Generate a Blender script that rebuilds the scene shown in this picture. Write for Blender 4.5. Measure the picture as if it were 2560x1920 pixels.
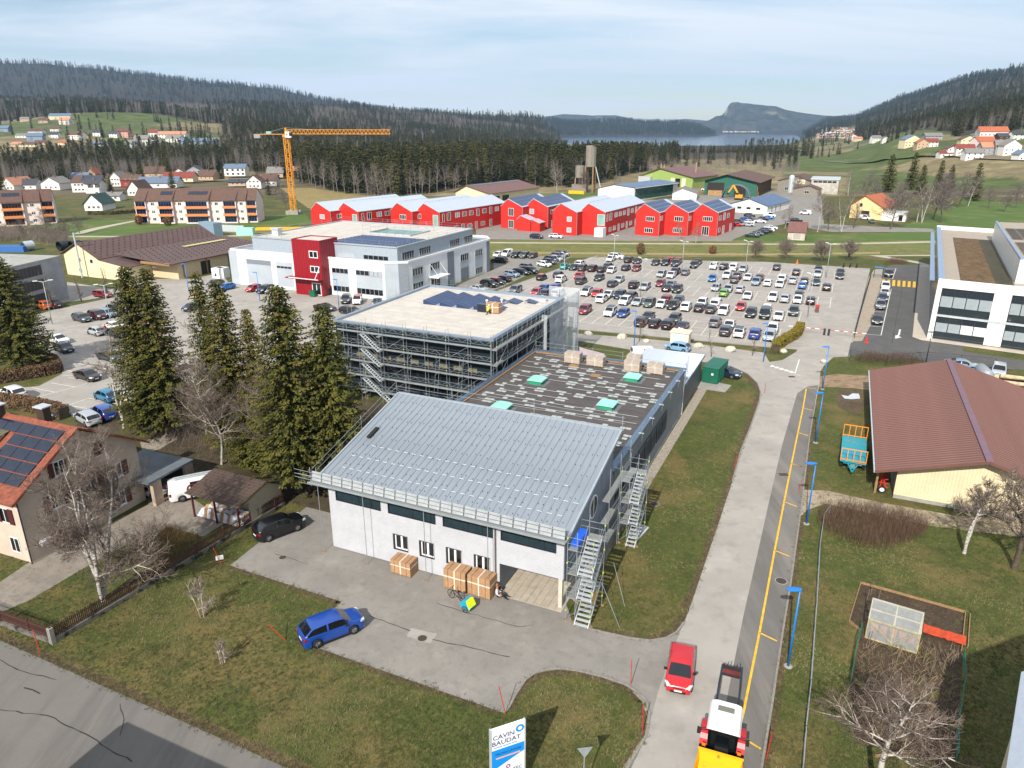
import bpy,bmesh,math,random
from math import sin,cos,radians,pi,sqrt,atan2,floor
from mathutils import Vector,Matrix,noise as mz
random.seed(7)
for o in list(bpy.data.objects):bpy.data.objects.remove(o)
S=bpy.context.scene
COL=S.collection
CF,CH,CP=1790.0,34.0,radians(19.62)
cam=bpy.data.objects.new('camera',bpy.data.cameras.new('camera'));COL.objects.link(cam);S.camera=cam
cam.location=(0,0,CH);cam.rotation_euler=(pi/2-CP,0,0)
cam.data.sensor_width=36;cam.data.lens=36*CF/2560;cam.data.clip_start=0.5;cam.data.clip_end=40000
SUN_EL,SUN_AZ=37.0,202.0
w=bpy.data.worlds.new('World');S.world=w;w.use_nodes=True
nt=w.node_tree;nt.nodes.clear()
def wn(t,**k):
 n=nt.nodes.new(t)
 for a,b in k.items():setattr(n,a,b)
 return n
sky=wn('ShaderNodeTexSky',sky_type='NISHITA',sun_disc=False)
sky.sun_elevation=radians(SUN_EL);sky.sun_rotation=radians(SUN_AZ)
sky.air_density=1.0;sky.dust_density=0.3;sky.ozone_density=2.0
tc=wn('ShaderNodeTexCoord');sep=wn('ShaderNodeSeparateXYZ');nt.links.new(tc.outputs['Generated'],sep.inputs[0])
zz=wn('ShaderNodeMath',operation='MAXIMUM');zz.inputs[1].default_value=0.0;nt.links.new(sep.outputs[2],zz.inputs[0])
za=wn('ShaderNodeMath',operation='ADD');za.inputs[1].default_value=0.10;nt.links.new(zz.outputs[0],za.inputs[0])
dx=wn('ShaderNodeMath',operation='DIVIDE');nt.links.new(sep.outputs[0],dx.inputs[0]);nt.links.new(za.outputs[0],dx.inputs[1])
dy=wn('ShaderNodeMath',operation='DIVIDE');nt.links.new(sep.outputs[1],dy.inputs[0]);nt.links.new(za.outputs[0],dy.inputs[1])
cmb=wn('ShaderNodeCombineXYZ');nt.links.new(dx.outputs[0],cmb.inputs[0]);nt.links.new(dy.outputs[0],cmb.inputs[1])
mp=wn('ShaderNodeMapping');mp.inputs['Scale'].default_value=(0.42,1.0,1);mp.inputs['Rotation'].default_value=(0,0,0.25);mp.inputs['Location'].default_value=(3.1,1.7,0)
nt.links.new(cmb.outputs[0],mp.inputs[0])
n1=wn('ShaderNodeTexNoise');n1.inputs['Scale'].default_value=0.75;n1.inputs['Detail'].default_value=8;n1.inputs['Roughness'].default_value=0.58;n1.inputs['Distortion'].default_value=0.5
nt.links.new(mp.outputs[0],n1.inputs['Vector'])
cr=wn('ShaderNodeValToRGB');cr.color_ramp.elements[0].position=0.34;cr.color_ramp.elements[0].color=(0.10,0.10,0.10,1)
cr.color_ramp.elements[1].position=0.57;cr.color_ramp.elements[1].color=(0.95,0.95,0.95,1);nt.links.new(n1.outputs['Fac'],cr.inputs[0])
mix=wn('ShaderNodeMixRGB');nt.links.new(cr.outputs[0],mix.inputs[0]);nt.links.new(sky.outputs[0],mix.inputs[1]);mix.inputs[2].default_value=(8.6,9.1,9.8,1)
bg=wn('ShaderNodeBackground');bg.inputs[1].default_value=0.085;nt.links.new(mix.outputs[0],bg.inputs[0])
out=wn('ShaderNodeOutputWorld');nt.links.new(bg.outputs[0],out.inputs[0])
ld=bpy.data.lights.new('sun','SUN');ld.energy=4.9;ld.angle=radians(0.6);ld.color=(1,0.945,0.86)
sun=bpy.data.objects.new('sun',ld);COL.objects.link(sun)
sd=Vector((sin(radians(SUN_AZ))*cos(radians(SUN_EL)),cos(radians(SUN_AZ))*cos(radians(SUN_EL)),sin(radians(SUN_EL))))
sun.rotation_euler=(-sd).to_track_quat('-Z','Y').to_euler()
S.view_settings.view_transform='Standard';S.view_settings.look='None';S.view_settings.exposure=0.42;S.view_settings.gamma=1
S.view_settings.use_curve_mapping=False
S.render.engine='CYCLES'
S.cycles.max_bounces=5;S.cycles.transparent_max_bounces=12;S.cycles.volume_bounces=0
def ray(x,y):
 u=(x-1280)/CF;v=(960-y)/CF
 return u,cos(CP)+v*sin(CP),-sin(CP)+v*cos(CP)
def G(x,y,z=0.0):
 r=ray(x,y);t=(z-CH)/r[2];return Vector((r[0]*t,r[1]*t,z))
def AT(x,y,Y):
 r=ray(x,y);t=Y/r[1];return Vector((r[0]*t,Y,CH+r[2]*t))
def Z(x0,y0,s,k=1.0):
 return lambda x,y,z=0.0:G(x0+x/s,y0+y/s,z)
def ZP(x0,y0,s):
 return lambda x,y:(x0+x/s,y0+y/s)
def lin(c):
 if isinstance(c,str):
  v=[int(c[i:i+2],16)/255 for i in(0,2,4)]
  return tuple(x/12.92 if x<=.04045 else((x+.055)/1.055)**2.4 for x in v)
 return tuple(c)
MATS={}
def mat(name,col,rough=.7,metal=0.,var=.12,scale=2.0,bump=0.,bscale=None,detail=4,col2=None,alpha=None,spec=None,coat=0.,stc=None,trans=0.,lo=.35,hi=.65,coords='Object'):
 if name in MATS:return MATS[name]
 m=bpy.data.materials.new(name);m.use_nodes=True;n=m.node_tree;b=n.nodes['Principled BSDF'];L=n.links.new
 c=lin(col);c2=lin(col2) if col2 else tuple(min(1,x*(1+var)) for x in c)
 c1=c if col2 else tuple(x*(1-var) for x in c)
 b.inputs['Roughness'].default_value=rough;b.inputs['Metallic'].default_value=metal
 if spec is not None:b.inputs['Specular IOR Level'].default_value=spec
 if coat:b.inputs['Coat Weight'].default_value=coat;b.inputs['Coat Roughness'].default_value=.05
 if trans:b.inputs['Transmission Weight'].default_value=trans
 if alpha is not None:b.inputs['Alpha'].default_value=alpha
 if var or col2:
  t=n.nodes.new('ShaderNodeTexCoord');src=t.outputs[coords]
  if coords=='World':
   pass
  if stc:
   q=n.nodes.new('ShaderNodeMapping');q.inputs['Scale'].default_value=stc;L(src,q.inputs[0]);src=q.outputs[0]
  no=n.nodes.new('ShaderNodeTexNoise');no.inputs['Scale'].default_value=scale;no.inputs['Detail'].default_value=detail;no.inputs['Roughness'].default_value=.62
  L(src,no.inputs['Vector'])
  r=n.nodes.new('ShaderNodeValToRGB');r.color_ramp.elements[0].position=lo;r.color_ramp.elements[1].position=hi
  r.color_ramp.elements[0].color=(*c1,1);r.color_ramp.elements[1].color=(*c2,1)
  L(no.outputs['Fac'],r.inputs[0]);L(r.outputs[0],b.inputs['Base Color'])
  if bump:
   nb=n.nodes.new('ShaderNodeTexNoise');nb.inputs['Scale'].default_value=bscale or scale*6;nb.inputs['Detail'].default_value=3;L(src,nb.inputs['Vector'])
   bp=n.nodes.new('ShaderNodeBump');bp.inputs['Strength'].default_value=bump;bp.inputs['Distance'].default_value=.03
   L(nb.outputs['Fac'],bp.inputs['Height']);L(bp.outputs[0],b.inputs['Normal'])
 else:
  b.inputs['Base Color'].default_value=(*c,1)
 m.diffuse_color=(*c,1)
 MATS[name]=m;return m
def lyr(name,layers,rough=.9,bump=.4,bscale=12.,base=(0.1,0.1,0.1)):
 """ground-like material: base colour, then noise-masked layers (colour, scale, lo, hi, detail, strength, stretch)"""
 if name in MATS:return MATS[name]
 m=bpy.data.materials.new(name);m.use_nodes=True;n=m.node_tree;b=n.nodes['Principled BSDF'];L=n.links.new
 b.inputs['Roughness'].default_value=rough;b.inputs['Specular IOR Level'].default_value=.25
 t=n.nodes.new('ShaderNodeTexCoord');prev=None;base=lin(base)
 for i,(c,sc,lo,hi,det,st,stc) in enumerate(layers):
  q=n.nodes.new('ShaderNodeMapping');q.inputs['Location'].default_value=(i*13.7,i*7.1,i*3.3);L(t.outputs['Object'],q.inputs[0])
  if stc:q.inputs['Scale'].default_value=stc[:3];q.inputs['Rotation'].default_value=(0,0,stc[3] if len(stc)>3 else 0)
  no=n.nodes.new('ShaderNodeTexNoise');no.inputs['Scale'].default_value=sc;no.inputs['Detail'].default_value=det;no.inputs['Roughness'].default_value=.65
  L(q.outputs[0],no.inputs['Vector'])
  r=n.nodes.new('ShaderNodeMapRange');r.inputs['From Min'].default_value=lo;r.inputs['From Max'].default_value=hi;r.inputs['To Max'].default_value=st
  L(no.outputs['Fac'],r.inputs['Value'])
  mx=n.nodes.new('ShaderNodeMixRGB');L(r.outputs[0],mx.inputs[0]);mx.inputs[2].default_value=(*lin(c),1)
  if prev is None:mx.inputs[1].default_value=(*base,1)
  else:L(prev,mx.inputs[1])
  prev=mx.outputs[0]
 L(prev,b.inputs['Base Color'])
 if bump:
  nb=n.nodes.new('ShaderNodeTexNoise');nb.inputs['Scale'].default_value=bscale;nb.inputs['Detail'].default_value=4;L(t.outputs['Object'],nb.inputs['Vector'])
  bp=n.nodes.new('ShaderNodeBump');bp.inputs['Strength'].default_value=bump;bp.inputs['Distance'].default_value=.06
  L(nb.outputs['Fac'],bp.inputs['Height']);L(bp.outputs[0],b.inputs['Normal'])
 MATS[name]=m;return m
class MB:
 def __init__(s):s.v=[];s.f=[];s.m=[]
 def quad(s,a,b,c,d,m=0):
  i=len(s.v);s.v+=[tuple(a),tuple(b),tuple(c),tuple(d)];s.f.append((i,i+1,i+2,i+3));s.m.append(m)
 def tri(s,a,b,c,m=0):
  i=len(s.v);s.v+=[tuple(a),tuple(b),tuple(c)];s.f.append((i,i+1,i+2));s.m.append(m)
 def poly(s,pts,m=0):
  i=len(s.v);s.v+=[tuple(p) for p in pts];s.f.append(tuple(range(i,i+len(pts))));s.m.append(m)
 def box(s,x0,x1,y0,y1,z0,z1,m=0):
  if x0>x1:x0,x1=x1,x0
  if y0>y1:y0,y1=y1,y0
  if z0>z1:z0,z1=z1,z0
  i=len(s.v)
  s.v+=[(x0,y0,z0),(x1,y0,z0),(x1,y1,z0),(x0,y1,z0),(x0,y0,z1),(x1,y0,z1),(x1,y1,z1),(x0,y1,z1)]
  s.f+=[(i,i+3,i+2,i+1),(i+4,i+5,i+6,i+7),(i,i+1,i+5,i+4),(i+1,i+2,i+6,i+5),(i+2,i+3,i+7,i+6),(i+3,i,i+4,i+7)];s.m+=[m]*6
  return s
 def obox(s,c,d,rz=0.,m=0,rx=0.,ry=0.):
  M_=Matrix.Translation(c)@Matrix.Rotation(rz,4,'Z')@Matrix.Rotation(ry,4,'Y')@Matrix.Rotation(rx,4,'X')
  i=len(s.v);hx,hy,hz=d[0]/2,d[1]/2,d[2]/2
  for p in((-1,-1,-1),(1,-1,-1),(1,1,-1),(-1,1,-1),(-1,-1,1),(1,-1,1),(1,1,1),(-1,1,1)):
   s.v.append(tuple(M_@Vector((p[0]*hx,p[1]*hy,p[2]*hz))))
  s.f+=[(i,i+3,i+2,i+1),(i+4,i+5,i+6,i+7),(i,i+1,i+5,i+4),(i+1,i+2,i+6,i+5),(i+2,i+3,i+7,i+6),(i+3,i,i+4,i+7)];s.m+=[m]*6
  return s
 def bar(s,p,q,w,h=None,m=0):
  p=Vector(p);q=Vector(q);d=q-p
  if d.length<1e-6:return s
  h=h or w;z=d.normalized();a=Vector((0,0,1)) if abs(z.z)<.95 else Vector((1,0,0))
  x=z.cross(a).normalized();y=x.cross(z).normalized();i=len(s.v)
  for c in(p,q):
   for sx,sy in((-1,-1),(1,-1),(1,1),(-1,1)):s.v.append(tuple(c+x*w/2*sx+y*h/2*sy))
  s.f+=[(i,i+1,i+2,i+3),(i+7,i+6,i+5,i+4),(i+1,i,i+4,i+5),(i+2,i+1,i+5,i+6),(i+3,i+2,i+6,i+7),(i,i+3,i+7,i+4)];s.m+=[m]*6
  return s
 def tube(s,p,q,r,r2=None,n=6,m=0,cap=True):
  p=Vector(p);q=Vector(q);d=q-p
  if d.length<1e-6:return s
  r2=r if r2 is None else r2;z=d.normalized();a=Vector((0,0,1)) if abs(z.z)<.95 else Vector((1,0,0))
  x=z.cross(a).normalized();y=z.cross(x);i=len(s.v)
  for c,rr in((p,r),(q,r2)):
   for k in range(n):s.v.append(tuple(c+(x*cos(2*pi*k/n)+y*sin(2*pi*k/n))*rr))
  for k in range(n):s.f.append((i+k,i+(k+1)%n,i+n+(k+1)%n,i+n+k));s.m.append(m)
  if cap:s.f+=[tuple(i+k for k in reversed(range(n))),tuple(i+n+k for k in range(n))];s.m+=[m]*2
  return s
 def prism(s,pts,z0,z1,m=0,mt=None):
  """vertical prism over polygon pts (counter-clockwise)"""
  a=sum(pts[i][0]*pts[(i+1)%len(pts)][1]-pts[(i+1)%len(pts)][0]*pts[i][1] for i in range(len(pts)))
  if a<0:pts=pts[::-1]
  n=len(pts);i=len(s.v)
  s.v+=[(p[0],p[1],z0) for p in pts]+[(p[0],p[1],z1) for p in pts]
  for k in range(n):s.f.append((i+k,i+(k+1)%n,i+n+(k+1)%n,i+n+k));s.m.append(m)
  s.f+=[tuple(i+k for k in reversed(range(n))),tuple(i+n+k for k in range(n))];s.m+=[m,m if mt is None else mt]
  return s
 def extr(s,pts,axis,a,b,m=0):
  """extrude a 2D outline (list of (u,z)) along axis 'x' or 'y' from a to b"""
  n=len(pts);i=len(s.v)
  f=(lambda t,u,z:(t,u,z)) if axis=='x' else(lambda t,u,z:(u,t,z))
  s.v+=[f(a,*p) for p in pts]+[f(b,*p) for p in pts]
  for k in range(n):s.f.append((i+k,i+(k+1)%n,i+n+(k+1)%n,i+n+k));s.m.append(m)
  s.f+=[tuple(i+k for k in reversed(range(n))),tuple(i+n+k for k in range(n))];s.m+=[m]*2
  return s
 def rev(s,prof,n=12,m=0,c=(0,0,0),cap=True):
  i=len(s.v)
  for r,z in prof:
   for k in range(n):s.v.append((c[0]+r*cos(2*pi*k/n),c[1]+r*sin(2*pi*k/n),c[2]+z))
  for j in range(len(prof)-1):
   for k in range(n):s.f.append((i+j*n+k,i+j*n+(k+1)%n,i+(j+1)*n+(k+1)%n,i+(j+1)*n+k));s.m.append(m)
  if cap:s.f+=[tuple(i+k for k in reversed(range(n))),tuple(i+(len(prof)-1)*n+k for k in range(n))];s.m+=[m]*2
  return s
 def mesh(s,name,mats,smooth=False,fix=True):
  me=bpy.data.meshes.new(name);me.from_pydata(s.v,[],s.f)
  for mm in(mats if isinstance(mats,(list,tuple)) else[mats]):me.materials.append(mm)
  me.polygons.foreach_set('material_index',s.m)
  if fix:
   bm=bmesh.new();bm.from_mesh(me)
   if smooth:bmesh.ops.remove_doubles(bm,verts=bm.verts,dist=1e-4)
   bmesh.ops.recalc_face_normals(bm,faces=bm.faces);bm.to_mesh(me);bm.free()
  if smooth:me.polygons.foreach_set('use_smooth',[True]*len(me.polygons))
  me.update();return me
 def build(s,name,mats,parent=None,smooth=False,fix=True):
  return link(name,s.mesh(name,mats,smooth,fix),parent)
def link(name,me,parent=None,loc=None,rz=None,scale=None):
 o=bpy.data.objects.new(name,me);COL.objects.link(o)
 if parent is not None:o.parent=parent
 if loc is not None:o.location=loc
 if rz is not None:o.rotation_euler=(0,0,rz)
 if scale is not None:o.scale=scale
 return o
def tag(o,label=None,cat=None,group=None,kind=None):
 if label:o['label']=label
 if cat:o['category']=cat
 if group:o['group']=group
 if kind:o['kind']=kind
 return o
def thing(name,label,cat,loc=(0,0,0),rz=0.,group=None):
 o=bpy.data.objects.new(name,None);COL.objects.link(o);o.location=loc;o.rotation_euler=(0,0,rz);o.empty_display_size=.3
 return tag(o,label,cat,group)
def stt1(name,mb,mats,smooth=False,fix=True):
 return tag(mb.build(name,mats,None,smooth,fix),kind='structure')
def text_mesh(txt,size,matl,depth=.004,bold=0.0,align='CENTER',shear=0.):
 cu=bpy.data.curves.new('lettering','FONT');cu.body=txt;cu.size=size;cu.extrude=depth;cu.align_x=align;cu.align_y='CENTER';cu.offset=bold;cu.shear=shear;cu.resolution_u=2
 to=bpy.data.objects.new('lettering',cu);COL.objects.link(to);bpy.context.view_layer.update()
 me=bpy.data.meshes.new_from_object(to.evaluated_get(bpy.context.evaluated_depsgraph_get()));bpy.data.objects.remove(to);bpy.data.curves.remove(cu)
 me.materials.clear();me.materials.append(matl);return me
def ptx(txt,size,matl,parent,loc,rot,**k):
 o=link('lettering',text_mesh(txt,size,matl,**k),parent);o.location=loc;o.rotation_euler=rot;return o
ORD=['first','second','third','fourth','fifth','sixth','seventh','eighth','ninth','tenth','eleventh','twelfth','thirteenth','fourteenth','fifteenth','sixteenth','seventeenth','eighteenth','nineteenth','twentieth','twenty-first','twenty-second','twenty-third','twenty-fourth','twenty-fifth','twenty-sixth','twenty-seventh','twenty-eighth','twenty-ninth','thirtieth']
def zk(D,py):return CH+D*ray(1280,py)[2]/ray(1280,py)[1]
def p(D,py):return(D,zk(D,py))
TCOL=[(-900,[(600,4),(850,40),(1300,110),p(2200,235),(2900,110),p(4200,130),(6000,250),(7500,60)]),(-400,[(600,2),(850,28),(1300,75),p(2300,246),(2900,90),p(4200,142),(6000,230),(7500,60)]),(0,[(620,2),p(860,346),p(1300,300),p(2300,252),(2900,80),p(4200,154),(6000,220),(7500,50)]),(200,[(620,2),p(880,344),p(1300,296),p(2250,262),(2900,70),p(4200,174),(6000,200),(7500,50)]),(405,[(640,1),p(900,348),p(1300,303),p(2100,268),(2800,60),p(4200,187),(6000,200),(7500,50)]),(520,[(650,0),p(920,352),p(1350,315),p(2000,275),(2800,60),p(4300,208),(6000,180),(7500,50)]),(694,[(650,0),p(960,352),p(1450,325),p(2100,277),(2900,60),p(4400,221),(6000,150),(7500,40)]),(810,[(650,0),(1000,8),p(1550,330),p(2300,279),(3000,60),p(4500,251),(6000,120),(7500,40)]),(960,[(650,0),(1050,4),p(1650,335),p(2600,284),(3300,60),p(4800,274),(6000,100),(7500,30)]),(1100,[(700,0),(1100,2),p(1750,338),p(2900,290),(3700,50),p(5000,287),(6200,80),(7500,20)]),(1250,[(700,0),(1100,0),p(1850,345),p(3200,296),(4000,40),p(5200,292),(6500,60),(7500,10)]),(1340,[(700,0),(1150,-1),(1850,-5),p(3400,301),(4200,20),p(5300,300),(6500,50),(7500,10)]),(1420,[(700,0),(1150,-1.5),(2000,-9),(2750,-22),(4300,-20),p(5300,307),(6600,30),(7500,5)]),(1520,[(700,0),(1150,-1.5),(2000,-9),(2750,-22),(4500,-20),p(5500,306),(6700,20),(7500,5)]),(1640,[(700,0),(1150,-1.5),(2000,-9),(2750,-22),(4700,-20),p(5500,306),(6700,10),(7500,5)]),(1740,[(700,0),(1150,-1.5),(2000,-9),(2750,-22),(4700,-20),p(5500,314),(6600,-10),(7500,5)]),(1800,[(700,0),(1150,-1.5),(2000,-9),(2750,-22),(4800,-20),(5400,-14),(6600,-14),(7400,5)]),(1900,[(700,0),(1150,-1.5),(2000,-9),(2800,-22),(4800,-20),(5500,-22),(6700,-14),(7300,8)]),(1990,[(700,0),(1150,-1),(2000,-8),(2700,-12),(3500,-22),(5300,-22),(6400,-8),(7000,20)]),(2060,[(700,0),(1150,1),p(1900,346),p(2600,334),p(3500,326),p(5200,305),p(6200,290),(7500,60)]),(2134,[(680,0),p(1050,374),p(1600,345),p(2300,322),p(3000,312),p(5000,295),(6000,120),(7500,60)]),(2180,[(640,1),p(900,380),p(1300,346),p(2000,317),p(2800,300),p(4600,275),(5600,150),(7500,60)]),(2230,[(600,2),p(760,374),p(1150,335),p(1800,309),p(2600,285),p(4200,250),(5400,180),(7500,60)]),(2322,[(550,2),p(660,370),p(980,326),p(1500,299),p(2400,265),p(3700,227),(4800,220),(7500,60)]),(2407,[(500,3),p(600,380),p(820,335),p(1300,300),p(2000,256),p(3200,203),(4500,260),(7500,60)]),(2475,[(480,3),p(575,382),p(790,325),p(1150,292),p(1800,245),p(3000,194),(4300,280),(7500,60)]),(2560,[(450,3),p(550,386),p(750,315),p(1100,277),p(1700,228),p(2800,168),(4200,300),(7500,60)]),(2760,[(420,4),(530,22),(750,55),(1100,100),(1700,200),p(2600,135),(4000,330),(7500,60)]),(3400,[(400,6),(500,30),(700,80),(1100,170),(1700,280),(2500,420),(4000,400),(7500,60)]),]
def colat(u):
 """knots at bearing u (photo x), smoothly blended between survey columns"""
 if u<=TCOL[0][0]:return TCOL[0][1]
 if u>=TCOL[-1][0]:return TCOL[-1][1]
 for i in range(len(TCOL)-1):
  if TCOL[i][0]<=u<=TCOL[i+1][0]:
   t=(u-TCOL[i][0])/(TCOL[i+1][0]-TCOL[i][0]);
   return[(a[0]*(1-t)+b[0]*t,a[1]*(1-t)+b[1]*t) for a,b in zip(TCOL[i][1],TCOL[i+1][1])]
def hz(D,kn):
 pts=[(380,0)]+kn+[(9500,20)]
 if D<=380:return 0.0
 for i in range(len(pts)-1):
  a,b=pts[i],pts[i+1]
  if D<=b[0]:
   t=(D-a[0])/(b[0]-a[0])
   m0=(b[1]-(pts[i-1][1] if i else 0))/(b[0]-(pts[i-1][0] if i else 0)) if i else 0
   m1=((pts[i+2][1] if i+2<len(pts) else b[1])-a[1])/((pts[i+2][0] if i+2<len(pts) else b[0]+1)-a[0])
   h=b[0]-a[0];t2,t3=t*t,t*t*t
   v=(2*t3-3*t2+1)*a[1]+(t3-2*t2+t)*h*m0+(-2*t3+3*t2)*b[1]+(t3-t2)*h*m1
   lo,hi=min(a[1],b[1]),max(a[1],b[1]);return min(max(v,lo-2),hi+2)
 return 20.0
_PX=CF/cos(CP)
def bearing(X,Y):return 1280+_PX*X/max(Y,1e-3)
def H(X,Y):
 if Y<380:return 0.0
 u=bearing(X,Y);h=hz(Y,colat(u))
 if h>6:h+=min(1,(h-6)/40)*22*mz.fractal(Vector((X/420,Y/420,0)),.9,2.1,5)*min(1,Y/2500)
 return h
def HIT(px,py,far=9000,lo=300):
 """where the line of sight through a photo point meets the terrain"""
 r=ray(px,py);Y=lo;st=6.0;pv=None
 while Y<far:
  t=Y/r[1];X=r[0]*t;z=CH+r[2]*t
  if z<=H(X,Y):return Vector((X,Y,H(X,Y)))
  Y+=st;st=max(4,Y*.006)
 return None
def inp(x,y,P):
 c=False;j=len(P)-1
 for i in range(len(P)):
  if(P[i][1]>y)!=(P[j][1]>y) and x<(P[j][0]-P[i][0])*(y-P[i][1])/(P[j][1]-P[i][1])+P[i][0]:c=not c
  j=i
 return c
def cover(u,Y,X):
 """0 meadow 1 forest floor 2 dry grass 3 shrub land"""
 kn=colat(u);nz=mz.noise(Vector((X/160,Y/160,3.3)))
 if Y<395:return 2 if nz>.2 else 0
 if u<1000:
  if Y<640:return 2 if Y>540 else(3 if nz>0 else 0)
  if Y<kn[2][0]+90*nz and u<560:return 0 if nz>-.05 else 2
  return 1
 if u<1380:return 1 if Y>560 else 2
 if u<1980:
  if Y>3000:return 1
  return 2 if Y<900 else 1
 if u<2140:
  if Y<560:return 2
  if Y<1000:return 0 if nz>-.35 else 2
  if Y<2600:return 2 if nz>0 else 0
  return 1
 if Y<kn[0][0]:return 3 if Y<430 else 0
 if Y<kn[2][0]*(.97+.1*nz):return 0 if nz>-.15 else 2
 return 1
us=[]
u=-900
while u<3400:
 us.append(u);u+=14 if 1300<u<2700 else 24
Ds=[]
D=395.0
while D<9000:Ds.append(D);D*=1.019
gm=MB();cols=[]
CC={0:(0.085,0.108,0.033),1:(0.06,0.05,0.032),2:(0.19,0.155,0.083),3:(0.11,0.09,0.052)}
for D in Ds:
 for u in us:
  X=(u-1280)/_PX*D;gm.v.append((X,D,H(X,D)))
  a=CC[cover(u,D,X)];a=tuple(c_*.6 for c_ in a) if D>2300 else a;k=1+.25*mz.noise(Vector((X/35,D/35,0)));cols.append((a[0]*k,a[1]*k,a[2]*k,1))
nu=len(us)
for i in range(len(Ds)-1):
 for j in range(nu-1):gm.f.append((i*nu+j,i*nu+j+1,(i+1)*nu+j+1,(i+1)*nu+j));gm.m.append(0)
def ground_far_mat():
 m=bpy.data.materials.new('valley_ground');m.use_nodes=True;n=m.node_tree;b=n.nodes['Principled BSDF'];L=n.links.new
 b.inputs['Roughness'].default_value=.95;b.inputs['Specular IOR Level'].default_value=.15
 a=n.nodes.new('ShaderNodeAttribute');a.attribute_name='cover'
 t=n.nodes.new('ShaderNodeTexCoord');no=n.nodes.new('ShaderNodeTexNoise');no.inputs['Scale'].default_value=.06;no.inputs['Detail'].default_value=9;no.inputs['Roughness'].default_value=.7
 L(t.outputs['Object'],no.inputs['Vector']);r=n.nodes.new('ShaderNodeMapRange');r.inputs['From Min'].default_value=.35;r.inputs['From Max'].default_value=.65;r.inputs['To Min'].default_value=.65;r.inputs['To Max'].default_value=1.35
 L(no.outputs['Fac'],r.inputs['Value']);mx=n.nodes.new('ShaderNodeVectorMath');mx.operation='SCALE';L(a.outputs['Color'],mx.inputs[0]);L(r.outputs[0],mx.inputs['Scale']);L(mx.outputs[0],b.inputs['Base Color']);return m
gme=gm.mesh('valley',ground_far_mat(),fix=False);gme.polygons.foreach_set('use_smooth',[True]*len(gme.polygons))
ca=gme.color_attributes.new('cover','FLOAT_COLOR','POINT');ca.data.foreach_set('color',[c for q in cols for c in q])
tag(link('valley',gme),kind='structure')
lawn=lyr('lawn',[('495121',.35,.42,.60,6,.9,None),('695b36',.14,.48,.62,8,.85,None),('334018',.5,.52,.66,6,.7,None),('76683f',2.2,.52,.68,7,.55,None),('283014',6.0,.52,.70,5,.6,None),('857749',16.0,.58,.76,3,.5,None)],base='434a20',bump=1,bscale=9)
gb=MB()
gb.quad((-420,-60,0),(420,-60,0),(420,395,0),(-420,395,0))
stt1('ground',gb,lawn)
lake=mat('lake_water',(0.015,0.05,0.12),rough=.12,var=.15,scale=.004,bump=.25,bscale=.25,spec=.5)
lb=MB();lb.quad((-200,1900,-12.0),(4200,1900,-12.0),(4200,7600,-12.0),(-200,7600,-12.0));stt1('lake',lb,lake)
def massif(name,crest,D0,D1,D2,foot,matl,rough=.25,seed=0,nrow=26,cliff=None):
 """crest: photo outline; D1 distance of the crest, D0 foot in front, D2 foot behind"""
 mb=MB();us=[];x=crest[0][0]
 while x<=crest[-1][0]:us.append(x);x+=4
 def cy(x):
  for(a,b),(c,d) in zip(crest,crest[1:]):
   if a<=x<=c:return b+(d-b)*(x-a)/(c-a)
  return crest[-1][1]
 for i in range(nrow+1):
  t=i/nrow
  for x in us:
   zc=zk(D1,cy(x))
   if t<.6:s=t/.6;D=D0+(D1-D0)*s;h=foot+(zc-foot)*(s**.85 if not cliff or not cliff(x) else(s*.55 if s<.9 else .495+(s-.9)*5.05))
   else:s=(t-.6)/.4;D=D1+(D2-D1)*s;h=zc+(foot-zc)*s
   X=(x-1280)/_PX*D
   k=(zc-foot)*rough*mz.fractal(Vector((X/700+seed,D/700,seed)),.8,2.2,6)*(4*s*(1-s) if s<1 else 0)
   if t==.6:k=0
   h+=k+(zc-foot)*.02*mz.noise(Vector((X/90,D/90,seed)))
   mb.v.append((X,D,h))
 n=len(us)
 for i in range(nrow):
  for j in range(n-1):mb.f.append((i*n+j,i*n+j+1,(i+1)*n+j+1,(i+1)*n+j));mb.m.append(0)
 me=mb.mesh(name,matl,fix=False);me.polygons.foreach_set('use_smooth',[True]*len(me.polygons));return tag(link(name,me),kind='structure')
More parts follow.
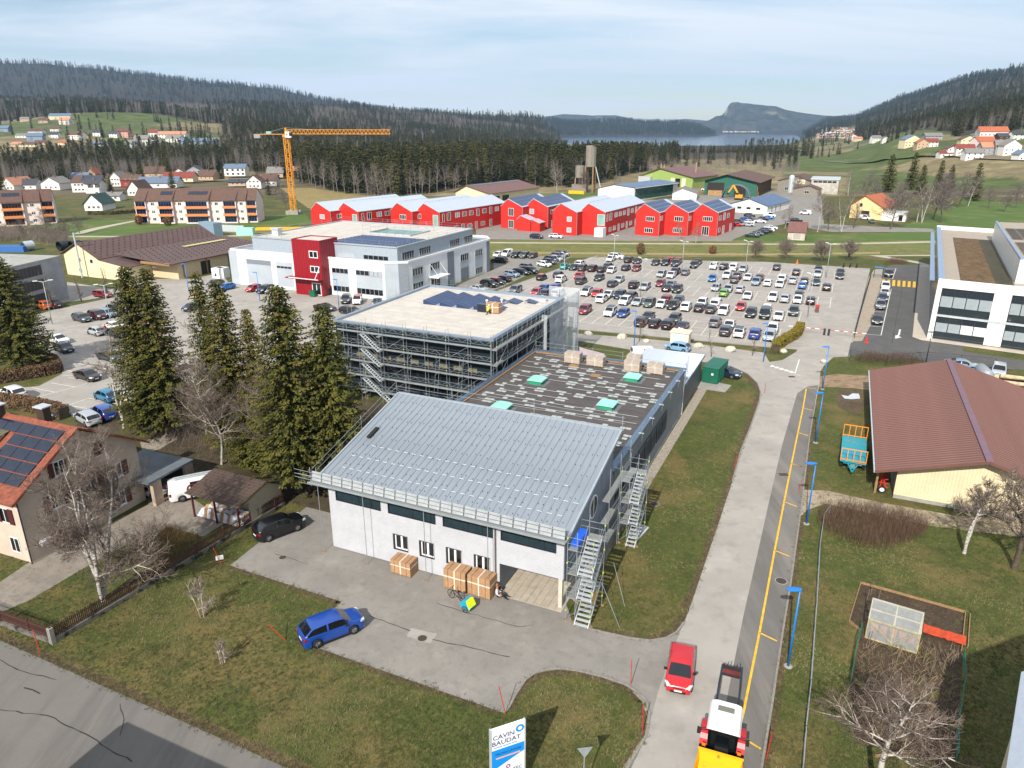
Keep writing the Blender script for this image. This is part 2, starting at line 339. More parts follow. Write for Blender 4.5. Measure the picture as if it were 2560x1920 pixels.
def mount_mat():
 m=bpy.data.materials.new('mountain_wood_and_rock');m.use_nodes=True;n=m.node_tree;b=n.nodes['Principled BSDF'];L=n.links.new
 b.inputs['Roughness'].default_value=.95;b.inputs['Specular IOR Level'].default_value=.1
 g=n.nodes.new('ShaderNodeNewGeometry');sp=n.nodes.new('ShaderNodeSeparateXYZ');L(g.outputs['Normal'],sp.inputs[0])
 t=n.nodes.new('ShaderNodeTexCoord');no=n.nodes.new('ShaderNodeTexNoise');no.inputs['Scale'].default_value=.012;no.inputs['Detail'].default_value=10;no.inputs['Roughness'].default_value=.7;L(t.outputs['Object'],no.inputs['Vector'])
 r=n.nodes.new('ShaderNodeValToRGB');e=r.color_ramp.elements;e[0].position=.4;e[0].color=(.018,.026,.018,1);e[1].position=.62;e[1].color=(.085,.07,.05,1);L(no.outputs['Fac'],r.inputs[0])
 n2=n.nodes.new('ShaderNodeTexNoise');n2.inputs['Scale'].default_value=.003;n2.inputs['Detail'].default_value=8;L(t.outputs['Object'],n2.inputs['Vector'])
 m2=n.nodes.new('ShaderNodeMapRange');m2.inputs['From Min'].default_value=.58;m2.inputs['From Max'].default_value=.66;L(n2.outputs['Fac'],m2.inputs['Value'])
 mx=n.nodes.new('ShaderNodeMixRGB');L(m2.outputs[0],mx.inputs[0]);L(r.outputs[0],mx.inputs[1]);mx.inputs[2].default_value=(.2,.19,.11,1)
 rk=n.nodes.new('ShaderNodeMapRange');rk.inputs['From Min'].default_value=.62;rk.inputs['From Max'].default_value=.5;L(sp.outputs[2],rk.inputs['Value'])
 m3=n.nodes.new('ShaderNodeMixRGB');L(rk.outputs[0],m3.inputs[0]);L(mx.outputs[0],m3.inputs[1]);m3.inputs[2].default_value=(.42,.39,.35,1);L(m3.outputs[0],b.inputs['Base Color']);return m
mm=mount_mat()
massif('mountain',[(1735,328),(1751,307),(1775,297),(1788,289),(1800,287),(1806,282),(1812,268),(1820,255),(1828,252),(1840,254),(1856,257),(1880,259),(1903,261),(1935,264),(1966,273),(2000,279),(2029,284),(2060,288),(2082,290),(2134,296),(2200,300)],7300,8300,9500,0,mm,cliff=lambda x:1800<x<1834,seed=3)
massif('mountain',[(1290,308),(1325,293),(1370,290),(1410,283),(1440,284),(1480,287),(1510,286),(1540,287),(1575,296),(1600,299),(1625,309),(1660,316)],8600,9600,10600,0,mm,seed=9)
massif('mountain',[(1600,316),(1660,306),(1690,299),(1705,296),(1730,297),(1760,300),(1790,306),(1830,318)],9300,10400,11400,0,mm,seed=15)
massif('mountain',[(1560,318),(1590,310),(1620,306),(1645,304),(1680,309),(1710,318)],8200,9000,9800,0,mm,seed=21)
hb=MB();hb.box(-6500,7000,-80,11600,-40,760)
hm=bpy.data.materials.new('haze');hm.use_nodes=True;hn=hm.node_tree;hn.nodes.clear()
pv=hn.nodes.new('ShaderNodeVolumePrincipled');pv.inputs['Density'].default_value=6e-5;pv.inputs['Color'].default_value=(.42,.68,1,1);pv.inputs['Anisotropy'].default_value=.2
ho=hn.nodes.new('ShaderNodeOutputMaterial');hn.links.new(pv.outputs[0],ho.inputs['Volume'])
tag(hb.build('haze',hm),kind='stuff')
EO=G(835,1366);EA=radians(-24.3);EC,ES=cos(EA),sin(EA)
def W(x,y,z=0.0):return Vector((EO.x+x*EC-y*ES,EO.y+x*ES+y*EC,z))
def L(v):dx,dy=v[0]-EO.x,v[1]-EO.y;return(dx*EC+dy*ES,-dx*ES+dy*EC)
def q2(x,y,z=0.0):return G(x*1.15732,y*1.15732,z)
def sheet(name,pts,z,m,thick=.06,edge=None):
 from mathutils.geometry import tessellate_polygon
 mb=MB();P=[Vector((p[0],p[1],z)) for p in pts]
 for t in tessellate_polygon([P]):mb.tri(*[P[i] for i in t])
 me=mb.mesh(name,m);bm=bmesh.new();bm.from_mesh(me);bmesh.ops.remove_doubles(bm,verts=bm.verts,dist=1e-3)
 for f in bm.faces:
  if f.normal.z<0:f.normal_flip()
 bm.to_mesh(me);bm.free()
 return tag(link(name,me),kind='structure')
asph=lyr('asphalt_old',[('8a857e',.25,.35,.6,5,.8,None),('6f6b66',1.2,.5,.68,6,.55,None),('99948c',.5,.55,.7,8,.5,None),('5a5754',14,.55,.75,3,.5,None),('a5a098',30,.6,.75,2,.5,None)],base='7b7771',bump=.35,bscale=40,rough=.9)
asph2=lyr('asphalt_road',[('716d68',.3,.35,.6,5,.9,None),('5e5b58',.5,.48,.62,6,.6,(1.0,.12,1,.42)),('8d867c',.35,.55,.7,8,.6,(1.0,.10,1,.42)),('4d4b49',18,.55,.75,3,.5,None)],base='6d6964',bump=.3,bscale=40,rough=.9)
asph3=lyr('asphalt_dark',[('5b5a59',.3,.4,.6,5,.8,None),('4a4948',1.2,.5,.68,6,.55,None),('6b6967',.6,.55,.7,6,.5,None)],base='535251',bump=.3,bscale=40,rough=.88)
asph4=lyr('asphalt_pale',[('a09a92',.18,.4,.6,5,.8,None),('857f79',.6,.52,.66,6,.55,None),('aca69d',.3,.55,.7,6,.6,None),('77736f',16,.6,.75,3,.5,None)],base='948f88',bump=.25,bscale=40,rough=.9)
gravel=lyr('gravel',[('a9a093',3,.4,.6,6,.8,None),('6f665a',7,.5,.65,6,.8,None),('c9c2b5',20,.55,.7,3,.7,None)],base='8c8274',bump=1,bscale=22)
mud=lyr('bare_earth',[('5a4a38',.5,.4,.6,6,.9,None),('3b3227',1.5,.5,.66,6,.8,None),('7b6d58',3,.55,.7,5,.6,None),('6b5a3a',.2,.5,.6,5,.5,None)],base='4e4333',bump=1,bscale=8)
wood_mud=lyr('wood_floor',[('4d4333',.35,.4,.6,6,.9,None),('30291f',1.2,.5,.66,6,.8,None),('6d6049',2,.55,.7,5,.5,None),('4a4a20',.25,.52,.62,5,.6,None)],base='443a2c',bump=1,bscale=6)
paving=lyr('concrete_setts',[('8d857a',.5,.35,.6,5,.8,None),('6a6156',2,.5,.66,6,.6,None)],base='7a7268',bump=.8,bscale=9)
pathm=lyr('gravel_path',[('b0a898',.3,.4,.6,5,.8,None),('8f8674',2,.55,.7,5,.5,None)],base='a39b8a',bump=.3)
fieldm=lyr('bright_meadow',[('4c6328',.05,.35,.6,5,.9,None),('6f6c40',.1,.5,.66,6,.8,None),('41571f',.8,.5,.7,5,.5,None)],base='485c26',bump=.4,bscale=4)
dryg=lyr('dry_grass',[('8d7c50',.15,.35,.6,5,.9,None),('6b6236',.5,.5,.66,6,.7,None),('a18f62',1.5,.55,.7,5,.5,None)],base='7d6f45',bump=.6,bscale=4)
embank=lyr('embankment_grass',[('5b6330',.12,.42,.6,6,.9,(1,1,1)),('7d6e45',.35,.48,.62,7,.8,None),('434b22',1.0,.52,.7,5,.6,None)],base='666a3a',bump=.9,bscale=3)
white_paint=mat('road_white','c9c7c0',var=.12,scale=3,rough=.7,lo=.3,hi=.6)
yellow_paint=mat('road_yellow','d8a720',var=.18,scale=2,rough=.7)
a,b=G(0,1601),G(717,1920);d=(b-a).normalized();n=Vector((d.y,-d.x,0));MRD=(a,b,d,n)
sheet('road',[a-d*40,b+d*18,b+d*18+n*9,a-d*40+n*9],.016,asph2)
verge=lyr('worn_verge',[('6a5c3c',1,.4,.6,6,.9,None),('4e5524',.5,.5,.64,6,.7,None)],base='5a4d33',bump=.8)
sheet('road_verge',[a-d*40-n*.7,b+d*18-n*.7,b+d*18,a-d*40],.006,verge)
yard=[q2(*v) for v in((497,1222),(545,1183),(600,1140),(650,1105),(690,1072),(717,1055),(760,1100),(1225,1310),(1238,1350),(1300,1366),(1360,1379),(1405,1385),(1440,1379),(1462,1366),(1500,1330),(1470,1659),(1350,1659),(1396,1590),(1403,1545),(1396,1515),(1375,1495),(1350,1479),(1300,1462),(1245,1449),(1210,1445),(1180,1448),(1155,1455),(1135,1470),(1115,1500),(1100,1528),(1090,1541),(650,1387),(737,1300))]
sheet('yard',yard,.012,asph)
rl=[(1350,1690),(1396,1590),(1420,1500),(1450,1410),(1478,1345),(1500,1285),(1530,1195),(1556,1120),(1582,1040),(1600,975),(1622,920),(1640,868),(1643,848),(1636,828),(1615,808),(1580,792),(1545,783),(1525,783)]
rtop=[(1240,735),(1242,720),(1370,730),(1500,742),(1650,762),(1662,782),(1690,778),(1720,760),(1733,735),(1735,706),(1800,706),(1850,712),(1835,770),(1800,772),(1780,790),(1772,803)]
rr=[(1770,830),(1762,870),(1755,905),(1748,950),(1742,1000),(1733,1080),(1722,1160),(1708,1260),(1690,1370),(1668,1520),(1640,1690)]
sheet('estate_road',[q2(*v) for v in rl+rtop+rr],.020,asph4)
sheet('road_patch',[q2(*v) for v in[(1540,1690),(1572,1500),(1606,1330),(1640,1180),(1662,1080),(1690,960),(1722,850),(1745,835),(1768,832),(1760,872),(1745,960),(1732,1080),(1706,1262),(1688,1372),(1666,1520),(1638,1690)]],.026,asph2)
park=[W(-31,106),W(-26.7,150.3),W(-22,151.5),W(5.4,157.6),W(19,162.2),W(44.6,163),W(40.4,84.5),W(36,79.5),W(29,78.3),W(-4.9,75.8),W(-22,77.5),W(-32,92),W(-31,106)]
sheet('car_park',park[:-1],.014,asph4)
pm=MB();z=.030
def pline(x0,y0,x1,y1,w=.13):
 p0,p1=W(x0,y0),W(x1,y1);t=(p1-p0).normalized();s=Vector((-t.y,t.x,0))*w/2
 pm.quad((p0-s)[:2]+(z,),(p1-s)[:2]+(z,),(p1+s)[:2]+(z,),(p0+s)[:2]+(z,))
PX0=-5.95;PITCH=2.49
PROWS=[(81.0,85.9,90.8,-24,29.6),(96.7,101.2,106.1,-27,33.0),(112.4,117.3,122.2,-29,36.5),(128.0,133.0,138.0,-30,37.2),(144.0,149.0,153.8,-27,38.0)]
for(y0,ym,y1,xa,xb) in PROWS:
 k0=math.ceil((xa-PX0)/PITCH);k1=int((xb-PX0)//PITCH)
 xs=[PX0+k*PITCH for k in range(k0,k1+1)]
 for x in xs:
  pline(x,y0,x,y0+3.2 if x<0 and random.random()<.0 else ym,.12);pline(x,ym,x,y1,.12)
 for yy in(y0,ym,y1):pline(xs[0],yy,xs[-1],yy,.11)
for k in range(34):pline(-22+k*1.9,153.6+k*.26,-21.2+k*1.9,153.7+k*.26,.25) if k<20 else pline(-22+k*1.9,161.2+(k-20)*.05,-21.2+k*1.9,161.3+(k-20)*.05,.25)
z=.034;ym_=MB()
def yl(P,Q,w,mb,z):
 P=Vector(P);Q=Vector(Q);t=(Q-P).normalized();s=Vector((-t.y,t.x,0))*w/2
 mb.quad((P-s)[:2]+(z,),(Q-s)[:2]+(z,),(Q+s)[:2]+(z,),(P+s)[:2]+(z,))
Yz=ZP(1600,1150,2.154);Yv=ZP(1900,850,3.317)
yp=[Yv(383,405),Yv(357,565),Yv(314,770),Yv(262,1025),Yv(200,1343),Yz(725,488),Yz(643,932),Yz(560,1345),Yz(505,1560),Yz(470,1720)]
for(p_,q_) in zip(yp,yp[1:]):yl(G(*p_),G(*q_),.15,ym_,.034)
for p_,q_ in((Yv(388,397),Yv(462,406)),(Yv(357,565),Yv(432,585)),(Yv(314,768),Yv(398,794)),(Yv(262,1025),Yv(355,1056)),(Yv(200,1343),Yv(303,1382)),(Yz(725,488),Yz(803,520)),(Yz(643,932),Yz(737,977)),(Yz(540,1490),Yz(650,1558)),(Yz(818,22),Yz(878,40))):
 yl(G(*p_),G(*q_),.13,ym_,.034)
tag(ym_.build('parking_bay_lines',yellow_paint),kind='structure')
for k in range(5):
 c=G(*Yv(95+k*40,217+k*12));pm.tri((c.x-.45,c.y-.35,.034),(c.x+.55,c.y-.6,.034),(c.x+.25,c.y+.55,.034))
yl(G(*Yv(290,280)),G(*Yv(326,162)),.16,pm,.034);yl(G(*Yv(305,287)),G(*Yv(335,297)),.12,pm,.034)
Wz=ZP(0,600,2.572);Cz=ZP(1180,600,7.373);Ez=ZP(2100,620,4.88)
for a_,b_ in(((300,520),(480,483)),((265,545),(385,515)),((330,580),(480,552)),((395,830),(500,795)),((500,795),(800,850)),((395,830),(480,850)),((440,1065),(570,1018)),((570,1018),(750,1055)),((440,1065),(560,1085)),((330,920),(480,945)),((205,950),(370,983)),((250,1010),(560,925)),((400,870),(560,880)),((370,582),(560,540)),((440,885),(580,910)),((180,1005),(255,1017))):
 yl(G(*Wz(*a_)),G(*Wz(*b_)),.13,pm,.034)
for a_,b_ in(((545,248),(683,250)),((683,250),(640,378)),((640,378),(520,365)),((625,500),(500,1067)),((500,1067),(330,1055)),((405,775),(545,783)),((350,952),(515,966))):
 yl(G(*Ez(*a_)),G(*Ez(*b_)),.14,pm,.034)
for a_,b_,w_ in(((733,995),(718,1060),.3),((718,1060),(680,1095),.3)):yl(G(*Ez(*a_)),G(*Ez(*b_)),w_,pm,.036)
pm.tri(*[tuple(G(*Ez(*v)))[:2]+(.038,) for v in((675,1065),(672,1108),(752,1092))])
tag(pm.build('parking_lines',white_paint),kind='structure')
zb=MB()
for k in range(9):
 x=512+k*62.5 if k<8 else 1118
 zb.quad(*[tuple(G(*Ez(*v)))[:2]+(.036,) for v in((x-2,455+k*4.5),(x+34,457+k*4.5),(x+38,386+k*4.5),(x+4,384+k*4.5))])
tag(zb.build('zebra_crossing',yellow_paint),kind='structure')
sheet('side_lot',[G(*Cz(*v)) for v in((-500,960),(-60,740),(400,545),(395,300),(1200,302),(1850,305),(1650,400),(1300,510),(900,700),(600,850),(380,930),(100,1200))],.0125,asph)
sheet('access_road',[G(*Ez(*v)) for v in((95,1320),(130,1160),(290,1100),(345,960),(480,500),(540,250),(600,215),(700,205),(1160,220),(1500,240),(1500,1260),(2400,1400),(2400,1500),(1040,1430),(1000,1370),(500,1310),(300,1290))],.024,asph3)
left_lot=[Wz(*v) for v in((240,480),(380,440),(800,355),(1200,310),(1500,330),(2400,480),(2300,650),(1500,900),(900,1220),(560,1180),(400,1100),(0,1040),(0,960),(250,940),(400,860),(395,800),(160,760),(200,600))]
sheet('left_car_park',[G(*v) for v in left_lot],.0115,asph4)
sheet('entrance_road',[G(*Wz(*v)) for v in((-100,500),(0,470),(210,440),(430,400),(600,380),(800,340),(1200,280),(1460,240),(1480,200),(1350,250),(1180,250),(860,250),(760,320),(430,270),(440,375),(200,425),(-100,480))],.008,asph4)
sheet('white_building_yard',[W(-110,62),W(-62,40),W(-26,46),W(-24,79),W(-44,81),W(-92,81),W(-104,90),W(-104,76)],.0065,asph4)
sheet('embankment',[G(-400,560),G(600,560),G(1180,600),G(2560,600),G(2900,600),G(2900,650),G(2400,640),G(1200,645),G(400,640)],.004,embank)
Tz=ZP(1560,400,4.424)
sheet('cycle_path',[G(1150,604.5),G(1560,607.5),G(2060,609.3),G(2360,602),G(2700,600),G(2700,604.5),G(2360,606),G(2060,612.5),G(1560,610.5),G(1150,607.5)],.014,pathm)
sheet('stream_bank',[G(1230,629),G(1500,631),G(1900,634),G(2200,630),G(2200,634),G(1900,639),G(1500,636),G(1230,633)],.012,lyr('stream_gravel',[('a3906c',1,.4,.6,5,.8,None),('6e5f42',3,.5,.66,5,.8,None)],base='8a7753'))
sheet('footpath',[G(2170,638.5),G(2330,637.5),G(2520,636),G(2520,638),G(2330,640),G(2215,640.5),G(2300,655),G(2330,664),G(2322,664),G(2260,652)],.014,pathm)
sheet('meadow',[G(2200,592),G(2330,535),G(2420,497),G(2600,515),G(2800,540),G(2800,598),G(2360,600)],.0075,fieldm)
sheet('grass_strip',[G(2060,607),G(1830,600),G(1870,590),G(2060,585),G(2250,582),G(2360,597)],.0105,fieldm)
sheet('meadow',[G(1300,500),G(1290,487),G(1500,478),G(1640,480),G(1640,498),G(1450,500)],.0085,fieldm)
sheet('estate_yard',[G(1190,598),G(1190,560),G(1300,540),G(1480,490),G(1640,500),G(1900,475),G(2050,480),G(2060,560),G(2230,568),G(2330,572),G(2340,580),G(2080,580),G(1960,560),G(1890,575),G(1830,600),G(1830,603),G(1560,602)],.0135,asph)
sheet('front_lawn',[G(1445,835),G(1700,860),G(1920,883),G(1990,892),G(1990,905),G(1900,903),G(1700,888),G(1440,862),G(1433,850)],.018,lawn)
sheet('apartment_lawn',[G(80,560),G(340,548),G(560,555),G(760,530),G(780,560),G(560,580),G(300,590),G(80,590)],.006,fieldm)
sheet('dry_meadow',[G(770,520),G(700,470),G(780,470),G(960,495),G(980,515),G(900,530)],.006,dryg)
sheet('garden_path',[G(175,585),G(220,573),G(260,565),G(330,552),G(350,551),G(280,566),G(240,575),G(200,586)],.016,pathm)
sheet('footpath',[G(0,588),G(280,590),G(600,588),G(700,585),G(700,588),G(600,591),G(280,593),G(0,592)],.014,pathm)
sheet('wood_floor',[W(-34,-4),W(-16,3),W(-10,4.5),W(-3,4.5),W(-2,12),W(-1,24),W(-1,31),W(-28,31),W(-38,33),W(-52,22),W(-44,6)],.0155,wood_mud)
sheet('pebble_strip',[W(20.6,2),W(21.9,1),W(22.1,20),W(22.3,44),W(22.4,57),W(21.2,57),W(21.1,30),W(21.0,8)],.016,gravel)
Rz=ZP(1900,600,2.553);Rr=ZP(2060,760,3.318);Rs=ZP(2060,1280,2.592)
sheet('dirt_track',[G(*Rr(*v)) for v in((-30,600),(100,580),(420,600),(420,720),(250,700),(100,690),(-50,690))],.010,lyr('track_earth',[('8f7b62',.4,.35,.6,6,.9,(1,3,1,-.4)),('5b4a38',.8,.5,.62,6,.8,(1,4,1,-.4)),('a8947a',1.5,.55,.7,5,.6,None)],base='7d6a53',bump=.8,bscale=6))
sheet('dirt_yard',[G(*Rr(*v)) for v in((1380,790),(1700,800),(2200,900),(2300,1700),(1750,1480),(1560,1150))],.010,MATS['track_earth'])
sheet('gravel_track',[G(*Yz(*v)) for v in((860,160),(1000,165),(1300,230),(1700,300),(2200,330),(2600,380),(2600,470),(2100,420),(1600,360),(1300,300),(1000,235),(900,270),(840,330),(860,240))],.012,lyr('track_gravel',[('a39683',.6,.35,.6,6,.9,None),('6f624d',1.2,.5,.64,6,.7,None),('6a6638',.4,.54,.64,5,.7,None)],base='8e816c',bump=.8,bscale=12))
sheet('garden_soil',[G(*Rs(*v)) for v in((238,465),(915,655),(900,900),(850,1659),(860,1800),(700,1640),(580,1580),(200,1500),(160,1160),(240,780),(162,712))],.010,lyr('garden_earth',[('4a3c2e',.8,.4,.6,6,.9,None),('2e261e',2.5,.5,.64,6,.8,None),('716349',5,.56,.68,5,.7,None),('4f5a26',.7,.56,.66,6,.7,None)],base='41362a',bump=1,bscale=7))
sheet('puddle',[G(*Rr(*v)) for v in((145,755),(200,765),(235,742),(290,745),(300,785),(230,790),(170,785))],.018,mat('puddle_water','b8bcc4',rough=.03,var=0,spec=.8,metal=.0))
sheet('mud_patch',[G(*Rr(*v)) for v in((90,720),(250,700),(340,720),(350,830),(280,930),(210,900),(120,860))],.010,mud)
hp=ZP(0,1000,2.37)
sheet('house_courtyard',[G(*hp(*v)) for v in((-300,1300),(30,1250),(170,1190),(560,960),(800,830),(1000,750),(1200,810),(1350,720),(1150,590),(1230,420),(1050,440),(870,470),(880,620),(160,970),(0,1080),(-300,1200))],.016,paving)
sheet('gravel_patch',[G(*hp(*v)) for v in((830,250),(1000,200),(1050,230),(950,290),(850,320))],.018,gravel)
sheet('drain_patch',[G(*ZP(740,1150,2.154)(*v)) for v in((620,905),(760,937),(722,990),(596,950))],.022,asph4)
ck=MB()
def crack(pts,w=.05):
 for a_,b_ in zip(pts,pts[1:]):
  p0=G(*a_);p1=G(*b_);n_=max(2,int((p1-p0).length/.5));t=(p1-p0).normalized();s=Vector((-t.y,t.x,0));pr_=p0
  for i in range(1,n_+1):
   q_=p0.lerp(p1,i/n_)+s*random.uniform(-.07,.07)*(i<n_);yl(pr_,q_,w*random.uniform(.6,1.4),ck,.0335);pr_=q_
Fz=ZP(740,1150,2.154)
crack([Fz(400,840),Fz(500,880),Fz(615,922)]);crack([Fz(735,968),Fz(860,995),Fz(1000,1025),Fz(1150,1062)]);crack([Fz(755,770),Fz(900,820),Fz(1060,860),Fz(1200,900),Fz(1280,890)],.04)
crack([hp(1630,915),hp(1740,945),hp(1830,975)],.04);crack([(0,1650),(60,1680),(140,1700)],.05);crack([(0,1775),(120,1790),(200,1830),(330,1905)],.05);crack([(60,1720),(100,1735)],.1);crack([(300,1760),(310,1800),(300,1840)],.03)
crack([(2258,700),(2252,745),(2240,800),(2230,860)],.06)
tag(ck.build('asphalt_cracks',mat('crack_fill','2b2a29',var=0,rough=.95)),kind='structure')
iron=mat('cast_iron','4b3f3a',var=.2,scale=9,rough=.7,metal=.3);conc=mat('concrete','8f8b84',var=.14,scale=1.2,rough=.85,bump=.2,bscale=30)
def manhole(v,r,label,m=iron):
 t=thing('manhole_cover',label,'manhole cover',(v.x,v.y,.03));mb=MB();mb.rev([(r*1.15,0),(r*1.15,.012),(r,.012)],20,cap=False);mb.build('frame',conc,t)
 mb=MB();mb.rev([(0.001,.010),(r*.97,.010)],20,cap=False)
 for k in range(-3,4):mb.box(-r*.7,r*.7,k*r*.22-.02,k*r*.22+.02,.01,.02)
 mb.build('lid',m,t)
manhole(G(*Fz(680,962)),.33,'round dark manhole cover in the pale square patch of the yard')
manhole(G(*Yz(78,238)),.42,'brown round manhole cover in the lawn beside the long grey building')
manhole(G(*Yz(760,653)),.42,'brown round manhole cover at the right edge of the estate road')
manhole(G(*hp(1675,935)),.3,'dark round manhole cover in the yard near the black parked car')
manhole(G(*Rr(1525,922)),.6,'large pale round manhole cover in the bare dirt yard right of the barn',conc)
for v,lb in((Yv(195,1118),'dark rectangular road drain left of the yellow line'),(Yz(773,80),None),(Yv(263,306),'dark small road drain near the give way triangles')):
 if lb:c=G(*v);o=MB().box(-.45,.45,-.3,.3,0,.015).build('road_drain',iron);o.location=(c.x,c.y,.032);tag(o,lb,'road drain')
kerbm=mat('kerb_stone','7d7972',var=.2,scale=6,rough=.9)
def kerb(pts,name='kerb',w=.14,h=.1,m=kerbm):
 """real kerb stones set end to end along a surveyed line"""
 mb=MB()
 for a_,b_ in zip(pts,pts[1:]):
  dd=b_-a_;ln=dd.length;n_=max(1,int(ln/.5));t=dd.normalized();rz=atan2(t.y,t.x)
  for i in range(n_):
   c=a_+t*(ln*(i+.5)/n_);mb.obox((c.x,c.y,h/2-.01+random.uniform(-.006,.006)),(ln/n_-.015,w,h),rz)
 return tag(mb.build(name,m),kind='structure')
kerb([q2(*v) for v in((1090,1541),(1100,1528),(1115,1500),(1135,1470),(1155,1455),(1180,1448),(1210,1445),(1245,1449),(1300,1462),(1350,1479),(1375,1495),(1396,1515),(1403,1545),(1396,1590),(1350,1670))])
kerb([q2(*v) for v in((1238,1350),(1300,1366),(1360,1379),(1405,1385),(1440,1379),(1462,1366),(1478,1345))])
kerb([q2(*v) for v in rr[1:]]);kerb([q2(*v) for v in rl[8:]])
kerb([W(-31,106),W(-26.7,150.3),W(-22,151.5),W(5.4,157.6),W(19,162.2),W(44.6,163)]);kerb([W(29,78.3),W(-4.9,75.8)])
sheet('kerb_gravel',[q2(*v) for v in((1375,1488),(1398,1508),(1408,1545),(1400,1592),(1360,1659),(1345,1659),(1380,1605),(1392,1590),(1398,1548),(1386,1515),(1366,1495))],.010,gravel)
def border(name,pts,w_,m,z_=.0085):
 """ragged strip of bare soil along a paved edge"""
 mb=MB();pr_=None
 for a_,b_ in zip(pts,pts[1:]):
  d_=b_-a_;n_=max(1,int(d_.length/.3));t_=d_.normalized();s_=Vector((-t_.y,t_.x,0))
  for i in range(n_):
   p_=a_.lerp(b_,i/n_);o1=w_*(.5+.7*random.random());o2=w_*(.5+.7*random.random());cur=(p_+s_*o1,p_-s_*o2)
   if pr_:mb.quad(*[(v.x,v.y,z_) for v in(pr_[0],pr_[1],cur[1],cur[0])])
   pr_=cur
 me=mb.mesh(name,m,fix=False);bm=bmesh.new();bm.from_mesh(me);[f.normal_flip() for f in bm.faces if f.normal.z<0];bm.to_mesh(me);bm.free();return tag(link(name,me),kind='structure')
soil=lyr('edge_soil',[('5b4b36',2,.4,.6,6,.9,None),('3b3224',4,.5,.64,6,.8,None),('6f6340',3,.55,.66,5,.7,None)],base='4c402e',bump=1,bscale=14)
border('soil_edge',[q2(*v) for v in((497,1222),(737,1300),(650,1387),(1090,1541))],.45,soil);border('soil_edge',[q2(*v) for v in((1238,1350),(1300,1366),(1405,1385),(1462,1366),(1500,1285),(1556,1120),(1600,975),(1643,848),(1615,808),(1545,783))],.55,soil)
border('soil_edge',[q2(*v) for v in((1100,1528),(1135,1470),(1180,1448),(1245,1449),(1350,1479),(1396,1515),(1396,1590),(1350,1670))],.5,soil);border('soil_edge',[q2(*v) for v in rr[2:]],.5,soil);a,b,d,n=MRD;border('soil_edge',[a-d*40,b+d*18],.7,soil)
border('soil_edge',[W(-31,106),W(-26.7,150.3),W(-22,151.5),W(5.4,157.6),W(19,162.2),W(44.6,163)],.5,soil)
sheet('fence_pavement',[G(*Ez(*v)) for v in((345,365),(240,850),(140,1140),(270,1135),(380,930),(500,480),(530,260),(420,260))],.028,lyr('paving_beige',[('a39787',1,.4,.6,6,.8,None),('857868',4,.5,.66,5,.7,None)],base='968a7a'))
M_=mat
gld=mat('window_glass','14191f',rough=.06,var=.5,scale=.35,spec=.9,lo=.4,hi=.6,coords='Object')
glass_b=mat('window_glass_blue','2c3e4e',rough=.08,var=.5,scale=.3,spec=.9)
blind=mat('blind_slats','9aa0a6',rough=.6,var=.1,scale=6);blind_d=mat('blind_dark','3f555d',rough=.45,var=.12,scale=1.5,metal=.2)
fr_w=mat('frame_white','d8d9d8',rough=.5,var=.05);fr_g=mat('frame_grey','a3a9ae',rough=.5,var=.06);fr_d=mat('frame_dark','23282e',rough=.5,var=.1)
galv=mat('galvanised','8d9499',rough=.65,metal=.25,var=.14,scale=3);alu=mat('aluminium','b9bfc1',rough=.55,metal=.3,var=.1,scale=2)
clad_w=mat('cladding_white','b7b8bc',rough=.5,metal=.15,var=.05,scale=.8);roof_zinc=mat('zinc_roof','7e868e',rough=.55,metal=.12,var=.12,scale=.5,detail=6,stc=(1.5,.25,1))
pv_m=mat('solar_cell','141c2d',rough=.16,var=.25,scale=1.2,spec=.7);pv_b=mat('solar_cell_blue','22385f',rough=.3,var=.25,scale=.6,spec=.6)
dark_clad=mat('cladding_anthracite','202c34',rough=.45,metal=.3,var=.14,scale=.7);white_wall=mat('wall_white','d6d8da',rough=.7,var=.06,scale=.25);grey_wall=mat('wall_light_grey','a2aab1',rough=.6,var=.07,scale=.3)
bitumen=mat('bitumen_roof','4c4643',rough=.85,var=.22,scale=.6,detail=6,bump=.3,bscale=18,stc=(1,3,1));sand_roof=mat('roof_fleece','b8b1a7',rough=.9,var=.10,scale=.5,detail=7,bump=.3,bscale=12)
edge_blue=mat('parapet_flashing','5e748a',rough=.4,metal=.5,var=.1,scale=1);timber=mat('timber','8a6d4c',rough=.85,var=.3,scale=2,stc=(1,6,6));card=mat('cardboard','a17d5b',rough=.85,var=.12,scale=3)
yellow_m=mat('yellow_paint','d9a80c',rough=.5,var=.1);red_m=mat('red_plastic','b92d20',rough=.5,var=.15);blue_pole=mat('blue_lacquer','1a6fc0',rough=.4,var=.06);blk=mat('black_rubber','1a1a1b',rough=.8,var=.2)
_wm={}
